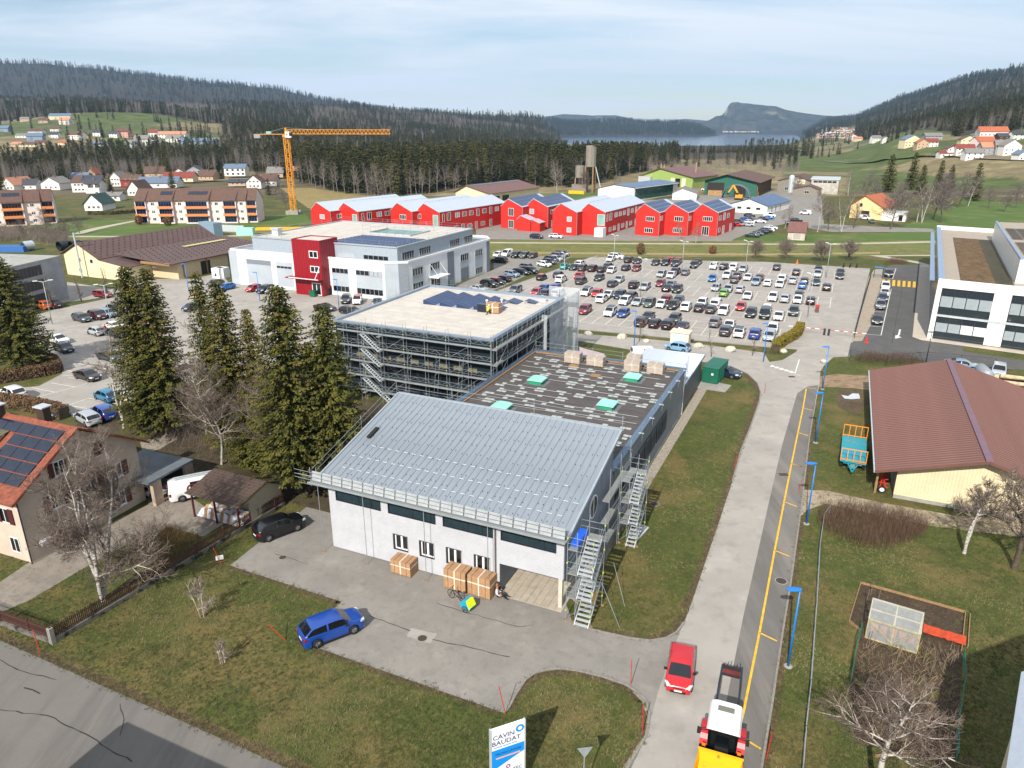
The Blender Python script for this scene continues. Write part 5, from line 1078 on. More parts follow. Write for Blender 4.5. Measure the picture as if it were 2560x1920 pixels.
PC=[(VA,l) for l in[(1065,118,'white','hatch','F'),(1253,133,'brown','suv','R'),(1355,145,'black','sedan','F'),(723,162,'white','suv','R'),(620,208,'turquoise','mini','R','black'),(720,215,'black','sedan','F'),(820,225,'darkgrey','suv','R'),(935,228,'brown','suv','R'),(1040,237,'black','hatch','R'),(1115,190,'darkgrey','hatch','R'),(1215,213,'navy','hatch','R'),(1133,252,'white','hatch','F'),(1312,224,'crimson','hatch','F'),(1558,155,'black','sedan','F'),(1653,167,'black','suv','F'),(1720,130,'red','sedan','R'),(1755,178,'navy','suv','F'),(1820,137,'crimson','hatch','R'),(1970,177,'black','suv','F'),(2035,150,'navy','sedan','F'),(350,320,'black','mini','R','orange'),(545,297,'darkgrey','hatch','R'),(555,340,'white','suv','R'),(745,313,'red','hatch','F'),(780,358,'darkgrey','suv','R'),(965,333,'black','hatch','F'),(1110,395,'navy','hatch','R'),(1187,352,'silver','hatch','F'),(1658,297,'silver','hatch','F'),(1773,300,'white','sedan','F'),(1850,260,'navy','suv','R'),(1952,270,'grey','hatch','R'),(1645,383,'crimson','hatch','F'),(1760,385,'silverblue','sedan','F'),(1680,443,'black','sedan','R'),(1810,445,'black','suv','F'),(1330,412,'black','suv','R'),(1443,422,'silver','wagon','F'),(35,440,'grey','suv','F'),(232,470,'red','hatch','F'),(345,415,'brightblue','sedan','F'),(460,432,'blue','suv','F'),(355,475,'navy','suv','R'),(480,490,'silver','van','R'),(787,470,'white','suv','F','black'),(905,487,'red','hatch','F'),(1035,505,'white','sedan','F'),(1152,503,'navy','suv','F'),(935,552,'white','suv','R'),(1187,575,'white','suv','F'),(1310,585,'silver','sedan','F'),(1400,520,'navy','suv','R'),(1440,592,'greygreen','suv','F'),(1575,607,'white','mini','F'),(1660,545,'crimson','suv','R'),(1710,622,'black','suv','F'),(1795,550,'navy','wagon','F'),(1850,627,'white','suv','R'),(1983,643,'black','hatch','R'),(2062,585,'white','suv','F'),(2118,663,'darkgrey','hatch','R'),(750,668,'crimson','suv','F'),(1112,695,'white','suv','F','black'),(1245,722,'blue','hatch','F'),(1530,752,'navy','sedan','F'),(1445,815,'brown','suv','R'),(1590,832,'black','hatch','R'),(1730,847,'black','suv','R'),(1825,770,'darkgrey','suv','F'),(1895,857,'navy','sedan','R')]]
PC+=[(VB,l) for l in[(147,192,'white','suv','F'),(257,203,'black','suv','R'),(360,203,'white','van','R'),(472,217,'silver','wagon','F'),(210,332,'brightblue','hatch','F'),(375,297,'white','suv','F'),(453,352,'darkgrey','hatch','R'),(497,313,'maroon','suv','R'),(607,327,'white','sedan','F'),(733,330,'maroon','hatch','R'),(688,378,'silverblue','suv','F'),(820,385,'white','hatch','R'),(855,215,'black','hatch','R'),(1057,267,'black','hatch','R'),(985,340,'white','van','R'),(950,397,'white','sedan','F'),(1115,360,'silver','suv','R'),(1290,290,'silver','suv','F'),(1330,240,'black','suv','F'),(1245,365,'brown','hatch','R'),(1210,417,'brightblue','hatch','R'),(1370,377,'navy','sedan','F'),(1488,433,'black','hatch','R'),(1593,250,'black','sedan','F'),(1565,303,'black','sedan','F'),(210,435,'silver','hatch','F'),(340,442,'silver','hatch','F'),(290,495,'green','hatch','R'),(457,458,'silver','hatch','R'),(553,513,'white','sedan','F'),(820,537,'white','suv','F'),(970,560,'silver','suv','R'),(1150,515,'darkgrey','hatch','R'),(1115,563,'white','hatch','F'),(1255,578,'black','hatch','R'),(290,612,'white','van','R'),(370,685,'white','suv','F'),(567,650,'red','hatch','F'),(725,660,'white','hatch','F'),(668,715,'black','suv','F'),(825,722,'black','van','F'),(985,750,'white','sedan','F'),(1040,690,'darkgrey','suv','F'),(233,832,'grey','suv','R'),(393,850,'white','sedan','F'),(310,922,'darkgrey','suv','R'),(485,938,'white','suv','R','black'),(665,955,'blue','suv','R'),(897,885,'white','suv','F'),(843,972,'silver','wagon','F')]]
SR=sorted([(a+b)/2 for r_ in PROWS for a,b in((r_[0],r_[1]),(r_[1],r_[2]))])
taken=set();cars_=[]
for vf,l in PC:
 g=G(*vf(l[0],l[1]),.75);x,y=L(g);k=min(range(len(SR)),key=lambda i:abs(SR[i]-y));sl_=round((x-PX0)/PITCH-.5)
 for d_ in(0,1,-1,2):
  if(k,sl_+d_) not in taken:sl_+=d_;break
 taken.add((k,sl_));cars_.append((k,sl_,l))
ROWN=['nearest the kiosk','second from the kiosk','third from the kiosk','fourth from the kiosk','fifth from the kiosk','sixth from the kiosk','fourth from the stream','third from the stream','second from the stream','nearest the stream']
random.seed(3)
for k in range(10):
 row=sorted([c for c in cars_ if c[0]==k],key=lambda c:c[1])
 cnts={}
 for c in row:cnts.setdefault((c[2][2],c[2][3]),[]).append(c)
 for(kk,sl_,l) in row:
  colr,kind,fr=l[2],l[3],l[4];roof=l[5] if len(l)>5 else None;same=cnts[(colr,kind)];nm=CN.get(colr,colr)+' '+DESC[kind]
  i=same.index((kk,sl_,l));rank=row.index((kk,sl_,l))
  lb=('' if len(same)==1 else(ORD[i]+' '))+nm+(' with '+roof+' roof' if roof else '')+(' from the left' if len(same)>1 else '')+', row '+ROWN[k]
  if len(same)==1 and rank>0:
   pass
  if len(same)>1:lb=lb.replace(' from the left, in',' from the left,')
  P_=W(PX0+(sl_+.5)*PITCH+random.uniform(-.12,.12),SR[k]+random.uniform(-.35,.35),.035)
  car(kind,colr,P_,EA+(-pi/2 if fr=='F' else pi/2)+random.uniform(-.025,.025),lb,'cars parked in the large marked car park',roof=roof)
V5=ZP(1560,400,4.424);VD=ZP(560,640,5.53);VL=ZP(0,600,2.572);VR=ZP(1240,460,5.53);VE=ZP(2100,620,4.88);V8=ZP(1360,820,4.424);VY=ZP(2060,760,3.318)
OC=[(VA,1150,92,'white','suv',0,'white SUV parked crosswise at the top left of the big car park'),(VE,592,310,'black','suv',-90,'black SUV beyond the yellow zebra crossing on the access road'),(VE,553,465,'white','suv',-90,'first white car below the zebra crossing, beside the fence'),(VE,545,535,'white','sedan',-90,'second white car below the zebra crossing, beside the fence'),(VE,522,600,'navy','wagon',-90,'dark blue car between the white saloon and the grey SUV on the access road'),(VE,492,692,'grey','suv',-90,'grey SUV parked in the bay row on the access road'),(VE,450,868,'black','sedan',-90,'black saloon alone in the last bay before the white arrow'),(VC,480,262,'white','hatch',-90,'white hatchback in the corner nearest the white building, side lot'),(VC,648,250,'white','van',-90,'white tall van in the back row of the side lot'),(VC,815,275,'black','suv',-90,'black SUV right of the white van in the side lot'),(VC,965,278,'greygreen','suv',-90,'grey-green car in the middle of the side lot back row'),(VC,1120,280,'brown','hatch',-90,'dark brown hatchback at the right end of the side lot back row'),(VC,505,370,'black','suv',180,'black SUV driving out past the corner of the white building'),(VC,1330,440,'white','hatch',-15,'white hatchback nearest the viewer in the upper slanted row of the side lot'),(VC,1420,393,'darkgrey','hatch',-15,'dark grey car second in the upper slanted row of the side lot'),(VC,1460,345,'navy','hatch',-15,'navy car third in the upper slanted row of the side lot'),(VC,1545,335,'silver','hatch',-15,'silver car fourth in the upper slanted row of the side lot'),(VC,1590,290,'grey','suv',-15,'grey SUV fifth in the upper slanted row of the side lot'),(VC,1655,255,'navy','suv',-15,'last dark blue SUV at the far end of the slanted row'),(VC,1025,500,'grey','suv',-15,'grey SUV at the far end of the lower slanted row in the side lot'),(VC,1060,560,'black','suv',-15,'black SUV second from the far end of the lower slanted row'),(VC,905,582,'black','wagon',-15,'black estate car in the middle of the lower slanted row'),(VC,735,622,'silverblue','hatch',-15,'silver-blue hatchback alone in the lower slanted row'),(VC,315,805,'black','suv',-15,'black SUV at the near end of the lower slanted row'),(VC,460,762,'black','hatch',-15,'black hatchback with a red roof in the lower slanted row','red'),(VC,575,712,'black','hatch',165,'black hatchback beside the red-roofed car in the side lot'),(VC,120,885,'silver','sedan',-15,'silver car just showing over the scaffolded roof edge'),(VD,410,440,'red','hatch',-90,'red hatchback in front of the grey garage doors of the white building'),(VD,560,460,'black','suv',-80,'black SUV second in the row before the white building'),(VD,675,478,'silver','hatch',-80,'silver hatchback third in the row before the white building'),(VD,735,520,'navy','hatch',-80,'navy hatchback beside the bicycle shelter of the white building'),(VD,1690,595,'darkgrey','suv',-60,'dark grey SUV in front of the white building windows'),(VD,1845,605,'white','suv',-60,'white SUV with a red roof in front of the white building','red'),(VD,2120,632,'navy','sedan',-60,'dark saloon right of the white car with the red roof'),(VD,1395,705,'black','sedan',0,'black coupe beside the blue lamp post and the containers'),(VD,1750,750,'black','wagon',0,'long black estate car beyond the pale scaffolded roof edge'),(ZP(0,560,3.456),1860,510,'navy','hatch',-100,'navy hatchback beside the white tanks at the white building corner'),(ZP(0,560,3.456),1955,540,'brightblue','hatch',-100,'blue hatchback beside the navy one at the white building corner'),(VL,525,497,'darkgrey','wagon',-10,'dark grey estate car nearest the left lamp post in the left car park'),(VL,625,482,'maroon','suv',-10,'dark maroon SUV beside the dark grey estate car'),(VL,690,467,'silverblue','wagon',-10,'silver-blue estate car in the far row of the left car park'),(VL,745,443,'black','suv',-10,'black SUV at the right end of the far row, left car park'),(VL,370,634,'white','sedan',-5,'white saloon in the middle of the left car park'),(VL,410,690,'navy','hatch',-10,'navy hatchback touching the white saloon in view, left car park'),(VL,700,742,'darkgrey','sedan',-5,'dark grey saloon behind the thin birch, left car park'),(VL,560,865,'brown','sedan',-5,'dark brown saloon alone in the middle of the left car park'),(VL,85,982,'white','suv',170,'white SUV at the left edge, beside the clipped hedge'),(VL,682,997,'teal','hatch',170,'teal hatchback between the birch trunk and the hedge'),(VL,825,1003,'white','hatch',170,'white hatchback beside the teal one, behind the big spruce'),(VL,345,1088,'darkgrey','sedan',-25,'dark car behind the orange roof and clipped hedge'),(VL,560,1138,'silver','wagon',165,'silver estate car just behind the orange-tiled roof'),(VL,668,1107,'blue','suv',165,'dark blue SUV beside the silver estate car'),(VL,618,583,'silver','hatch',170,'silver hatchback in the middle row of the left car park'),(VL,730,547,'white','sedan',170,'white saloon behind the second lamp, left car park'),(VL,735,592,'navy','hatch',170,'navy hatchback beside the silver one, left car park'),(VL,205,738,'white','wagon',-5,'white estate car half behind the left spruce'),(VL,278,418,'orange','suv',170,'orange SUV in front of the grey concrete building'),(VL,660,345,'crimson','wagon',0,'dark red people carrier on the strip beside the entrance road'),(VL,1235,430,'navy','hatch',-100,'dark hatchback between the two spruces in the left car park'),(VL,350,412,'black','hatch',170,'small black hatchback nose to tail with the orange SUV'),(VR,560,724,'navy','suv',0,'navy SUV parked before the red houses'),(VR,828,717,'white','wagon',0,'white estate car parked before the red houses'),(V8,1480,205,'paleblue','hatch',170,'pale blue hatchback parked behind the white-roofed annex'),(V8,2000,480,'navy','wagon',-15,'navy estate car half behind the green container'),(VY,1450,550,'silver','suv',-100,'silver SUV behind the brown barn roof'),(VY,1140,498,'silverblue','sedan',0,'silver-blue car half hidden behind the barn ridge')]
OC2=[(V5,1250,712,'red','hatch',0,'red hatchback at the left end of the yard beside the red houses'),(V5,1375,712,'silver','wagon',0,'silver estate car nearest the red houses'),(V5,1385,685,'white','hatch',0,'white car behind the silver estate car'),(V5,1268,682,'darkgrey','suv',0,'dark grey SUV against the last red house'),(V5,1390,612,'black','suv',0,'black SUV nearest the white workshop wall'),(V5,1335,655,'blue','hatch',0,'blue hatchback in the upper yard row'),(V5,1388,640,'darkgrey','hatch',0,'dark grey hatchback in the upper yard row'),(V5,1460,668,'navy','sedan',0,'navy saloon in the upper yard row'),(V5,1505,675,'white','sedan',0,'white saloon in the upper yard row'),(V5,1540,647,'brown','hatch',0,'dark brown hatchback in the upper yard row'),(V5,1592,634,'brightblue','sedan',0,'bright blue saloon beside the white van in the yard'),(V5,1612,612,'white','van',0,'white van at the right end of the upper yard row'),(V5,1420,830,'darkgrey','sedan',0,'dark grey saloon, first of the slanted row on the grass edge'),(V5,1477,812,'grey','hatch',0,'grey hatchback, second of the slanted row on the grass edge'),(V5,1530,792,'navy','hatch',0,'navy hatchback, third of the slanted row on the grass edge'),(V5,1570,778,'darkgrey','suv',0,'dark SUV, fourth of the slanted row on the grass edge'),(V5,1600,768,'white','hatch',0,'white hatchback, fifth of the slanted row on the grass edge'),(V5,1625,745,'white','wagon',0,'white estate car, last of the slanted row on the grass edge'),(V5,1905,662,'black','wagon',0,'black estate car beside the small brown-roofed hut'),(V5,1812,692,'navy','suv',90,'navy SUV half hidden beside the small brown-roofed hut'),(V5,2010,584,'white','van',170,'white van driving before the wooden workshop'),(ZP(1400,200,1.907),1487,673,'greygreen','hatch',-80,'dark green car beside the cream house with orange roof'),(ZP(1400,200,1.907),1455,657,'white','van',-30,'white van before the cream house with orange roof'),(V5,900,325,'white','van',180,'white van between the green and dark green sheds'),(ZP(2040,180,4.254),408,940,'white','hatch',0,'white car on the country road across the far meadow')]
for far,lst in((False,OC),(True,OC2)):
 for l in lst:
  vf,x,y,colr,kind,hd,lb=l[:7];roof=l[7] if len(l)>7 else None;px_,py_=vf(x,y);g=G(px_,py_,.7);g.z=.03
  car(kind,colr,g,EA+radians(hd),lb,roof=roof,far=far)
c=G(*Fz(190,890),.8);car('suv','blue',(c.x,c.y,.02),EA+radians(58),'bright metallic blue SUV parked at the left end of the yard',dense=True,roof=None)
c=G(*ZP(460,1120,6.9125)(1640,1330),.8);car('suv','black',(c.x,c.y,.02),EA+radians(66),'glossy black SUV parked beside the picket fence at the yard entrance',dense=True)
c=G(*ZP(1640,1580,4.88)(300,440),.6);rc=car('hatch','red',(c.x,c.y,.03),radians(-107),'bright red hatchback driving towards the viewer on the estate road',dense=True)
def lfm(name,c1,c2,scale=.5,rough=.85):
 m=mat(name,c1,rough=rough,col2=c2,scale=scale,detail=5,spec=.15,lo=.38,hi=.62);return m
spruce_m=lfm('spruce_needles',(.022,.031,.007),(.115,.108,.022),.7);spruce_g=lfm('spruce_needles_golden',(.055,.052,.012),(.17,.125,.035),.8);cone_m=mat('spruce_cones',(.12,.055,.025),var=.3,scale=3)
spruce_far=lfm('spruce_far',(.018,.026,.009),(.06,.062,.02),.2);bark=mat('bark_brown',(.09,.068,.05),var=.35,scale=4,bump=.6);birch_b=mat('birch_bark',(.44,.41,.37),rough=.8,col2=(.07,.06,.05),scale=2.6,lo=.52,hi=.62,stc=(1,1,3))
twig_m=mat('twigs_birch',(.13,.095,.075),var=.3,scale=2);twig_w=mat('limbs_pale',(.34,.29,.24),var=.35,scale=2.5);tw1=mat('bare_twigs_far',(.15,.118,.095),var=.35,scale=.2);twig_r=mat('twigs_reddish',(.10,.055,.035),var=.35,scale=1.5);olive_m=lfm('hedge_olive',(.10,.085,.012),(.19,.145,.02),1.5);beech_m=lfm('hedge_brown',(.08,.045,.022),(.19,.115,.06),1.5)
def cnf(h,R,seed,dense=1.0,base=.08,top2=False,lean=0.,size=.34,wh=.42,droop=.35,gold=.0,cones=0.0,prof=.55):
 rnd=random.Random(seed);cr_=MB();tr_=MB();tr_.tube((0,0,0),(lean*.5,0,h*.5),h*.014+.06,h*.008+.03,n=8);tr_.tube((lean*.5,0,h*.5),(lean,0,h*.98),h*.008+.03,.02,n=6)
 z_=h*base;ph=0
 asym=[1+.28*mz.noise(Vector((cos(a*pi/4)*1.3,sin(a*pi/4)*1.3,seed*3.1))) for a in range(9)]
 while z_<h*.985:
  t=z_/h;Rr=R*((1-t)**prof)*(1 if t>.22 else .72+.28*(t/.22));nb=max(5,int((5+5*(1-t))*dense))
  for k in range(nb):
   a=ph+2*pi*k/nb+rnd.uniform(-.25,.25);sec=(a/(2*pi)*8)%8;s_=asym[int(sec)]*(1-(sec-int(sec)))+asym[int(sec)+1 if int(sec)<8 else 0]*(sec-int(sec))
   L_=Rr*s_*rnd.uniform(.72,1.12)*(1+.18*mz.noise(Vector((cos(a)*2,sin(a)*2,z_*.35+seed))));L_=max(.25,L_)
   npt=max(2,int(L_/(size*.85)));ca,sa=cos(a),sin(a);z0=z_+rnd.uniform(-.45,.45)*(wh/.42)*(.4+.6*(1-t))
   for j in range(npt):
    u=(j+.7)/npt;r_=L_*u;zz_=z0-droop*L_*u*(1-.45*u)+(.10*L_*u*u);sp_=size*(1.15-.45*u)
    ln=lean*t
    for q_ in range(2 if u>.35 else 1):
     off=rnd.uniform(-1,1)*sp_*(.6+.9*u);cx=ca*r_-sa*off+ln;cy=sa*r_+ca*off;cz=zz_+rnd.uniform(-.1,.1)-abs(off)*.25
     al=a+rnd.uniform(-.7,.7);dx_,dy_=cos(al)*sp_*rnd.uniform(.8,1.4),sin(al)*sp_*rnd.uniform(.8,1.4);px_,py_=-sin(al)*sp_*.55,cos(al)*sp_*.55;dz=-sp_*rnd.uniform(.15,.75)
     mi=0
     if gold and rnd.random()<gold:mi=1
     if cones and t>.55 and u>.6 and rnd.random()<cones:mi=2
     cr_.quad((cx-dx_*.4,cy-dy_*.4,cz-dz*.3),(cx+px_,cy+py_,cz-.04),(cx+dx_,cy+dy_,cz+dz),(cx-px_,cy-py_,cz-.12),mi)
     if rnd.random()<.45:cr_.tri((cx-px_*.8,cy-py_*.8,cz),(cx+px_*.8,cy+py_*.8,cz),(cx+dx_*.3,cy+dy_*.3,cz-sp_*1.3),mi)
  ph+=1.1;z_+=wh*rnd.uniform(.8,1.15)*(1 if t<.8 else .7)
 return tr_,cr_
def btr(h,R,seed,limbs=12,sub=6,twigs=6,tl=3,multi=1,start=.3,up=.8,r0=None,bend=.12,spread=1.0):
 rnd=random.Random(seed);T=MB();B=MB();r0=r0 or h*.014
 def seg(mb,p_,q_,ra,rb,n=5,m=0):mb.tube(p_,q_,ra,rb,n=n,m=m,cap=False)
 stems=[]
 for s_ in range(multi):
  p_=Vector((rnd.uniform(-.15,.15),rnd.uniform(-.15,.15),0)) if multi>1 else Vector((0,0,0));d_=Vector((rnd.uniform(-.12,.12),rnd.uniform(-.12,.12),1)).normalized() if multi>1 else Vector((rnd.uniform(-.04,.04),rnd.uniform(-.04,.04),1)).normalized();pts=[p_.copy()];n_=12
  for k in range(n_):d_=(d_+Vector((rnd.uniform(-bend,bend),rnd.uniform(-bend,bend),.05))).normalized();p_=p_+d_*h*.96/n_;pts.append(p_.copy())
  for k in range(n_):seg(T,pts[k],pts[k+1],r0*(1-k/n_)**.8+.012,r0*(1-(k+1)/n_)**.8+.010,8)
  stems.append(pts)
 def grow(p_,d_,ln,r_,depth):
  n_=4 if depth<2 else 3;pts=[p_];d_=d_.copy()
  for k in range(n_):
   d_=(d_+Vector((rnd.uniform(-.22,.22),rnd.uniform(-.22,.22),rnd.uniform(-.10,.20)*up))).normalized();pts.append(pts[-1]+d_*ln/n_)
  for k in range(n_):
   a_,b_=r_*(1-k/n_)+.006,r_*(1-(k+1)/n_)+.005
   if depth<2:seg(T if depth==0 else B,pts[k],pts[k+1],a_,b_,5 if depth==0 else 4,m=0 if depth==0 else 1)
   else:seg(B,pts[k],pts[k+1],a_,b_,3)
  if depth>=tl:return
  nb=(sub,twigs,twigs)[depth] if depth<3 else 3
  for k in range(nb):
   u=(k+1.0+rnd.uniform(-.3,.3))/(nb+.6)*n_;i_=min(n_-1,int(u));q_=pts[i_].lerp(pts[i_+1],u-i_ if u-i_<=1 else 1);base=(pts[i_+1]-pts[i_]).normalized()
   side=Vector((rnd.uniform(-1,1),rnd.uniform(-1,1),rnd.uniform(-.3,.7)));side=(side-base*side.dot(base));side=side.normalized() if side.length>.01 else Vector((1,0,0))
   dd=(base*.75+side*rnd.uniform(.55,.95)*spread).normalized();grow(q_,dd,ln*rnd.uniform(.38,.6),r_*.5,depth+1)
 for pts in stems:
  nn=max(3,limbs//multi)
  for k in range(nn):
   t=start+(1-start)*(k+.5)/nn*.97;u=t*(len(pts)-1);i_=min(len(pts)-2,int(u));q_=pts[i_].lerp(pts[i_+1],u-i_);a=k*2.4+rnd.uniform(-.4,.4);el=.25+.9*t*up
   grow(q_,Vector((cos(a),sin(a),el)).normalized(),R*(1.15-.75*(t-start)/(1-start))*rnd.uniform(.8,1.1),r0*.45*(1-t)+.018,0)
 return T,B
def plc(name,label,cat,parts,loc,rz=0,sc=1,group=None):
 t=thing(name,label,cat,loc,rz,group);t.scale=(sc,sc,sc)
 for n_,me in parts:link(n_,me,t)
 return t
SPM=[spruce_m,spruce_g,cone_m]
def smz(h,R,seed,**k):k.setdefault('size',.27);k.setdefault('wh',.27);a,b=cnf(h,R*1.12,seed,**k);return[('trunk',a.mesh('trunk',bark)),('crown',b.mesh('crown',SPM,fix=False))]
def gl(x,y):v=W(x,y);v.z=0;return v
plc('spruce_tree','tall cone-bearing spruce, left one of the twin beside the left car park','spruce tree',smz(20.2,4.3,1,cones=.10,dense=1.25,gold=.06),gl(-34.9,11.3))
plc('spruce_tree','tall cone-bearing spruce, right one of the twin beside the left car park','spruce tree',smz(20.0,3.9,2,cones=.10,dense=1.2,gold=.1,base=.12),gl(-32.6,11.9))
plc('spruce_tree','slim sparse spruce standing between the twin spruces and the golden spruce','spruce tree',smz(20.0,2.6,3,dense=.9,gold=.1,base=.2),gl(-25.6,12.4))
plc('spruce_tree','spruce with golden-brown right side in the middle of the tree group','spruce tree',smz(19.8,3.6,4,dense=1.15,gold=.32,cones=.04),gl(-21.6,11.3))
plc('spruce_tree','thin yellowish spruce leaning against the golden spruce','spruce tree',smz(16.5,2.5,14,dense=.9,gold=.7,base=.15),gl(-19.4,12.6))
plc('spruce_tree','large dark spruce nearest the zinc roof, at the right of the tree group','spruce tree',smz(21.3,4.6,5,dense=1.3,cones=.06,base=.14,gold=.08),gl(-9.4,6.6))
plc('spruce_tree','second top of dark spruces right beside the zinc roof','spruce tree',smz(19.2,3.9,6,dense=1.15,base=.16,gold=.05),gl(-6.6,9.2))
plc('spruce_tree','smaller dark spruce tucked behind the big one beside the dark block','spruce tree',smz(13.5,3.2,7,dense=1.0,gold=.03),gl(-12.5,13.5))
plc('spruce_tree','broad dark spruce cut by the left picture edge above the clipped hedge','spruce tree',smz(17.2,5.2,8,dense=1.3,base=.14,gold=.04),gl(-72.5,20.0))
plc('spruce_tree','low spruce filling the gap under the golden spruce','spruce tree',smz(9.5,3.0,9,dense=1.0),gl(-17.0,8.8))
def bmz(h,R,seed,bm=None,tm=None,**k):a,b=btr(h,R,seed,**k);return[('trunk',a.mesh('trunk',bm or birch_b,smooth=True)),('crown',b.mesh('crown',[tm or twig_m,twig_w],fix=False))]
b1=G(258,1502);plc('birch_tree','large many-stemmed bare birch in the corner garden before the orange-roofed house','birch tree',bmz(12.8,4.3,21,limbs=35,sub=9,twigs=7,multi=5,start=.12,r0=.15,bend=.10,up=.9),b1)
plc('birch_tree','bare birch with a white trunk between the shed and the dark spruce','birch tree',bmz(12.9,3.9,22,limbs=20,sub=8,twigs=7,start=.28,r0=.13),gl(-12.6,8.0))
plc('birch_tree','crooked bare birch in the middle of the tree group beside the earth patch','birch tree',bmz(13.4,3.9,23,limbs=20,sub=8,twigs=7,start=.22,r0=.13,bend=.2),gl(-21.0,8.1))
plc('birch_tree','slender twin-stemmed birch left of the tall spruces','birch tree',bmz(12.5,2.6,24,limbs=16,sub=6,twigs=6,multi=2,start=.4,r0=.13),gl(-38.9,10.4))
plc('birch_tree','thin birch growing between the slim and golden spruces','birch tree',bmz(15.9,2.4,25,limbs=14,sub=6,twigs=5,start=.35,r0=.11),gl(-28.6,13.3))
b6=G(2192,2000);plc('birch_tree','spreading bare birch at the bottom of the vegetable garden','birch tree',bmz(7.0,2.7,26,limbs=18,sub=7,twigs=6,start=.45,r0=.2,up=.3),b6)
plc('birch_tree','double-stemmed white birch beside the barn gable','birch tree',bmz(6.4,2.0,27,limbs=18,sub=7,twigs=6,multi=2,start=.45,r0=.12,bend=.07),gl(49.5,21.1),rz=.6)
plc('deciduous_tree','dark bare tree at the right picture edge near the barn','tree',bmz(9.0,2.8,28,limbs=20,sub=7,twigs=6,start=.3,r0=.22,bm=bark),gl(52.9,20.2))
for k,(v,h,lb) in enumerate(((G(508,1542),3.3,'bare upright shrub in the front lawn, the taller of two'),(G(559,1656),1.8,'small pale leafless shrub in the front lawn, the lower of two'))):
 plc('bare_shrub',lb,'shrub',bmz(h,h*.3,31+k,limbs=26,sub=6,twigs=5,tl=2,multi=6,start=.12,r0=.016,bm=twig_w,tm=twig_m,up=1.6),v)
for k,(vx,vy,h,lb) in enumerate(((1411,845,4.0,'young staked tree on the lower verge, leftmost of the three'),(1598,853,4.6,'young staked tree beside the blue lamp post on the lower verge'),(1778,893,4.6,'young tree with an orange stake right of the white kiosk'),(1880,890,4.2,'young tree on the lower verge, rightmost, near the olive hedge'))):
 v=G(vx,vy);plc('young_tree',lb,'young tree',bmz(h,h*.16,41+k,limbs=12,sub=4,twigs=3,tl=2,start=.28,r0=.05,bm=bark,tm=twig_r,up=1.6),v)
rb_=bmz(4.6,2.5,51,limbs=26,sub=7,twigs=6,tl=3,multi=2,start=.2,r0=.12,bm=bark,tm=tw1,up=.9)
for k,(x,y) in enumerate(((1888,647),(1966,647),(2052,655),(2118,650))):plc('round_bare_tree',('leftmost','second','third','rightmost')[k]+' of the four round bare trees along the far edge of the car park','tree',rb_,G(x,y),rz=k*1.3,sc=(1,1.05,1.15,1.1)[k],group='round bare trees beyond the car park')
def ball(name,label,cat,loc,r,m,seed,squash=1.1,n=900,size=.16):
 rnd=random.Random(seed);mb=MB()
 for _ in range(n):
  u=rnd.uniform(-1,1);a=rnd.uniform(0,2*pi);rr=r*rnd.uniform(.6,1.0)**.4*(1+.15*mz.noise(Vector((cos(a)*2,sin(a)*2,u*2+seed))));s_=sqrt(1-u*u)
  c=Vector((rr*s_*cos(a),rr*s_*sin(a),r*squash+rr*u*squash));d1=Vector((rnd.uniform(-1,1),rnd.uniform(-1,1),rnd.uniform(-1,1))).normalized()*size;d2=d1.orthogonal().normalized()*size*.7
  mb.quad(c-d1,c-d2,c+d1,c+d2)
 t=thing(name,label,cat,loc);link('foliage',mb.mesh('foliage',m,fix=False),t);MB().tube((0,0,0),(0,0,r*squash),.06,.03).build('stem',bark,t);return t
ball('beech_shrub','round rust-brown shrub on the embankment, the left one','shrub',G(1601,636),1.2,beech_m,1,1.35)
ball('beech_shrub','round orange-brown shrub on the embankment, the right one','shrub',G(1781,634),1.1,lfm('shrub_orange',(.12,.055,.025),(.22,.11,.05),2),2)
for k,(x,y) in enumerate(((305,565),(370,583),(420,590),(498,588),(562,581),(650,555),(670,550))):
 v=G(350+(x-350),y-12 if x>300 else y)
for k,(x,y,lb) in enumerate(((349,561,'clipped round bush at the left corner of the pink apartment block'),(420,564,'clipped round bush below the first balconies of the pink apartment block'),(562,556,'clipped round bush near the middle balconies of the pink apartment block'),(497,552,'pale round bush before the ground floor of the pink apartment block'),(646,548,'small round bush at the right end of the pink apartment block'))):ball('clipped_bush',lb,'bush',G(x,y),1.5,beech_m if k!=3 else tw1,60+k,1.1,500,.25)
def hedge(name,label,pts,w_,h_,m,seed=0,dens=130,size=.11,wob=.12):
 rnd=random.Random(seed);mb=MB();core=MB();P=[Vector((p_[0],p_[1],0)) for p_ in pts]
 for a_,b_ in zip(P,P[1:]):
  d_=b_-a_;ln=d_.length;t_=d_.normalized();n_=Vector((-t_.y,t_.x,0))
  core.obox(tuple((a_+b_)/2+Vector((0,0,h_*.46))),(ln,w_*.8,h_*.9),atan2(t_.y,t_.x))
  for _ in range(int(ln*dens)):
   u=rnd.random()*ln;face=rnd.random();lim=w_/2*(1+wob*mz.noise(Vector((u*.8,seed,0))))
   if face<.4:o_=rnd.uniform(-lim,lim);z_=h_
   else:o_=lim*(1 if rnd.random()<.5 else-1);z_=rnd.uniform(.05,h_)
   z_+=.1*mz.noise(Vector((u,o_,seed*1.7)));c=a_+t_*u+n_*(o_+rnd.uniform(-.05,.05))+Vector((0,0,z_+rnd.uniform(-.05,.06)))
   d1=Vector((rnd.uniform(-1,1),rnd.uniform(-1,1),rnd.uniform(-1,1))).normalized()*size;d2=d1.orthogonal().normalized()*size*.75;mb.quad(c-d1,c-d2,c+d1,c+d2)
 t=thing(name,label,'hedge',(0,0,0));link('foliage',mb.mesh('foliage',m,fix=False),t);link('branches',core.mesh('branches',mat('hedge_core',(.05,.035,.02),var=.3)),t);return t
EV=ZP(1740,620,4.424)
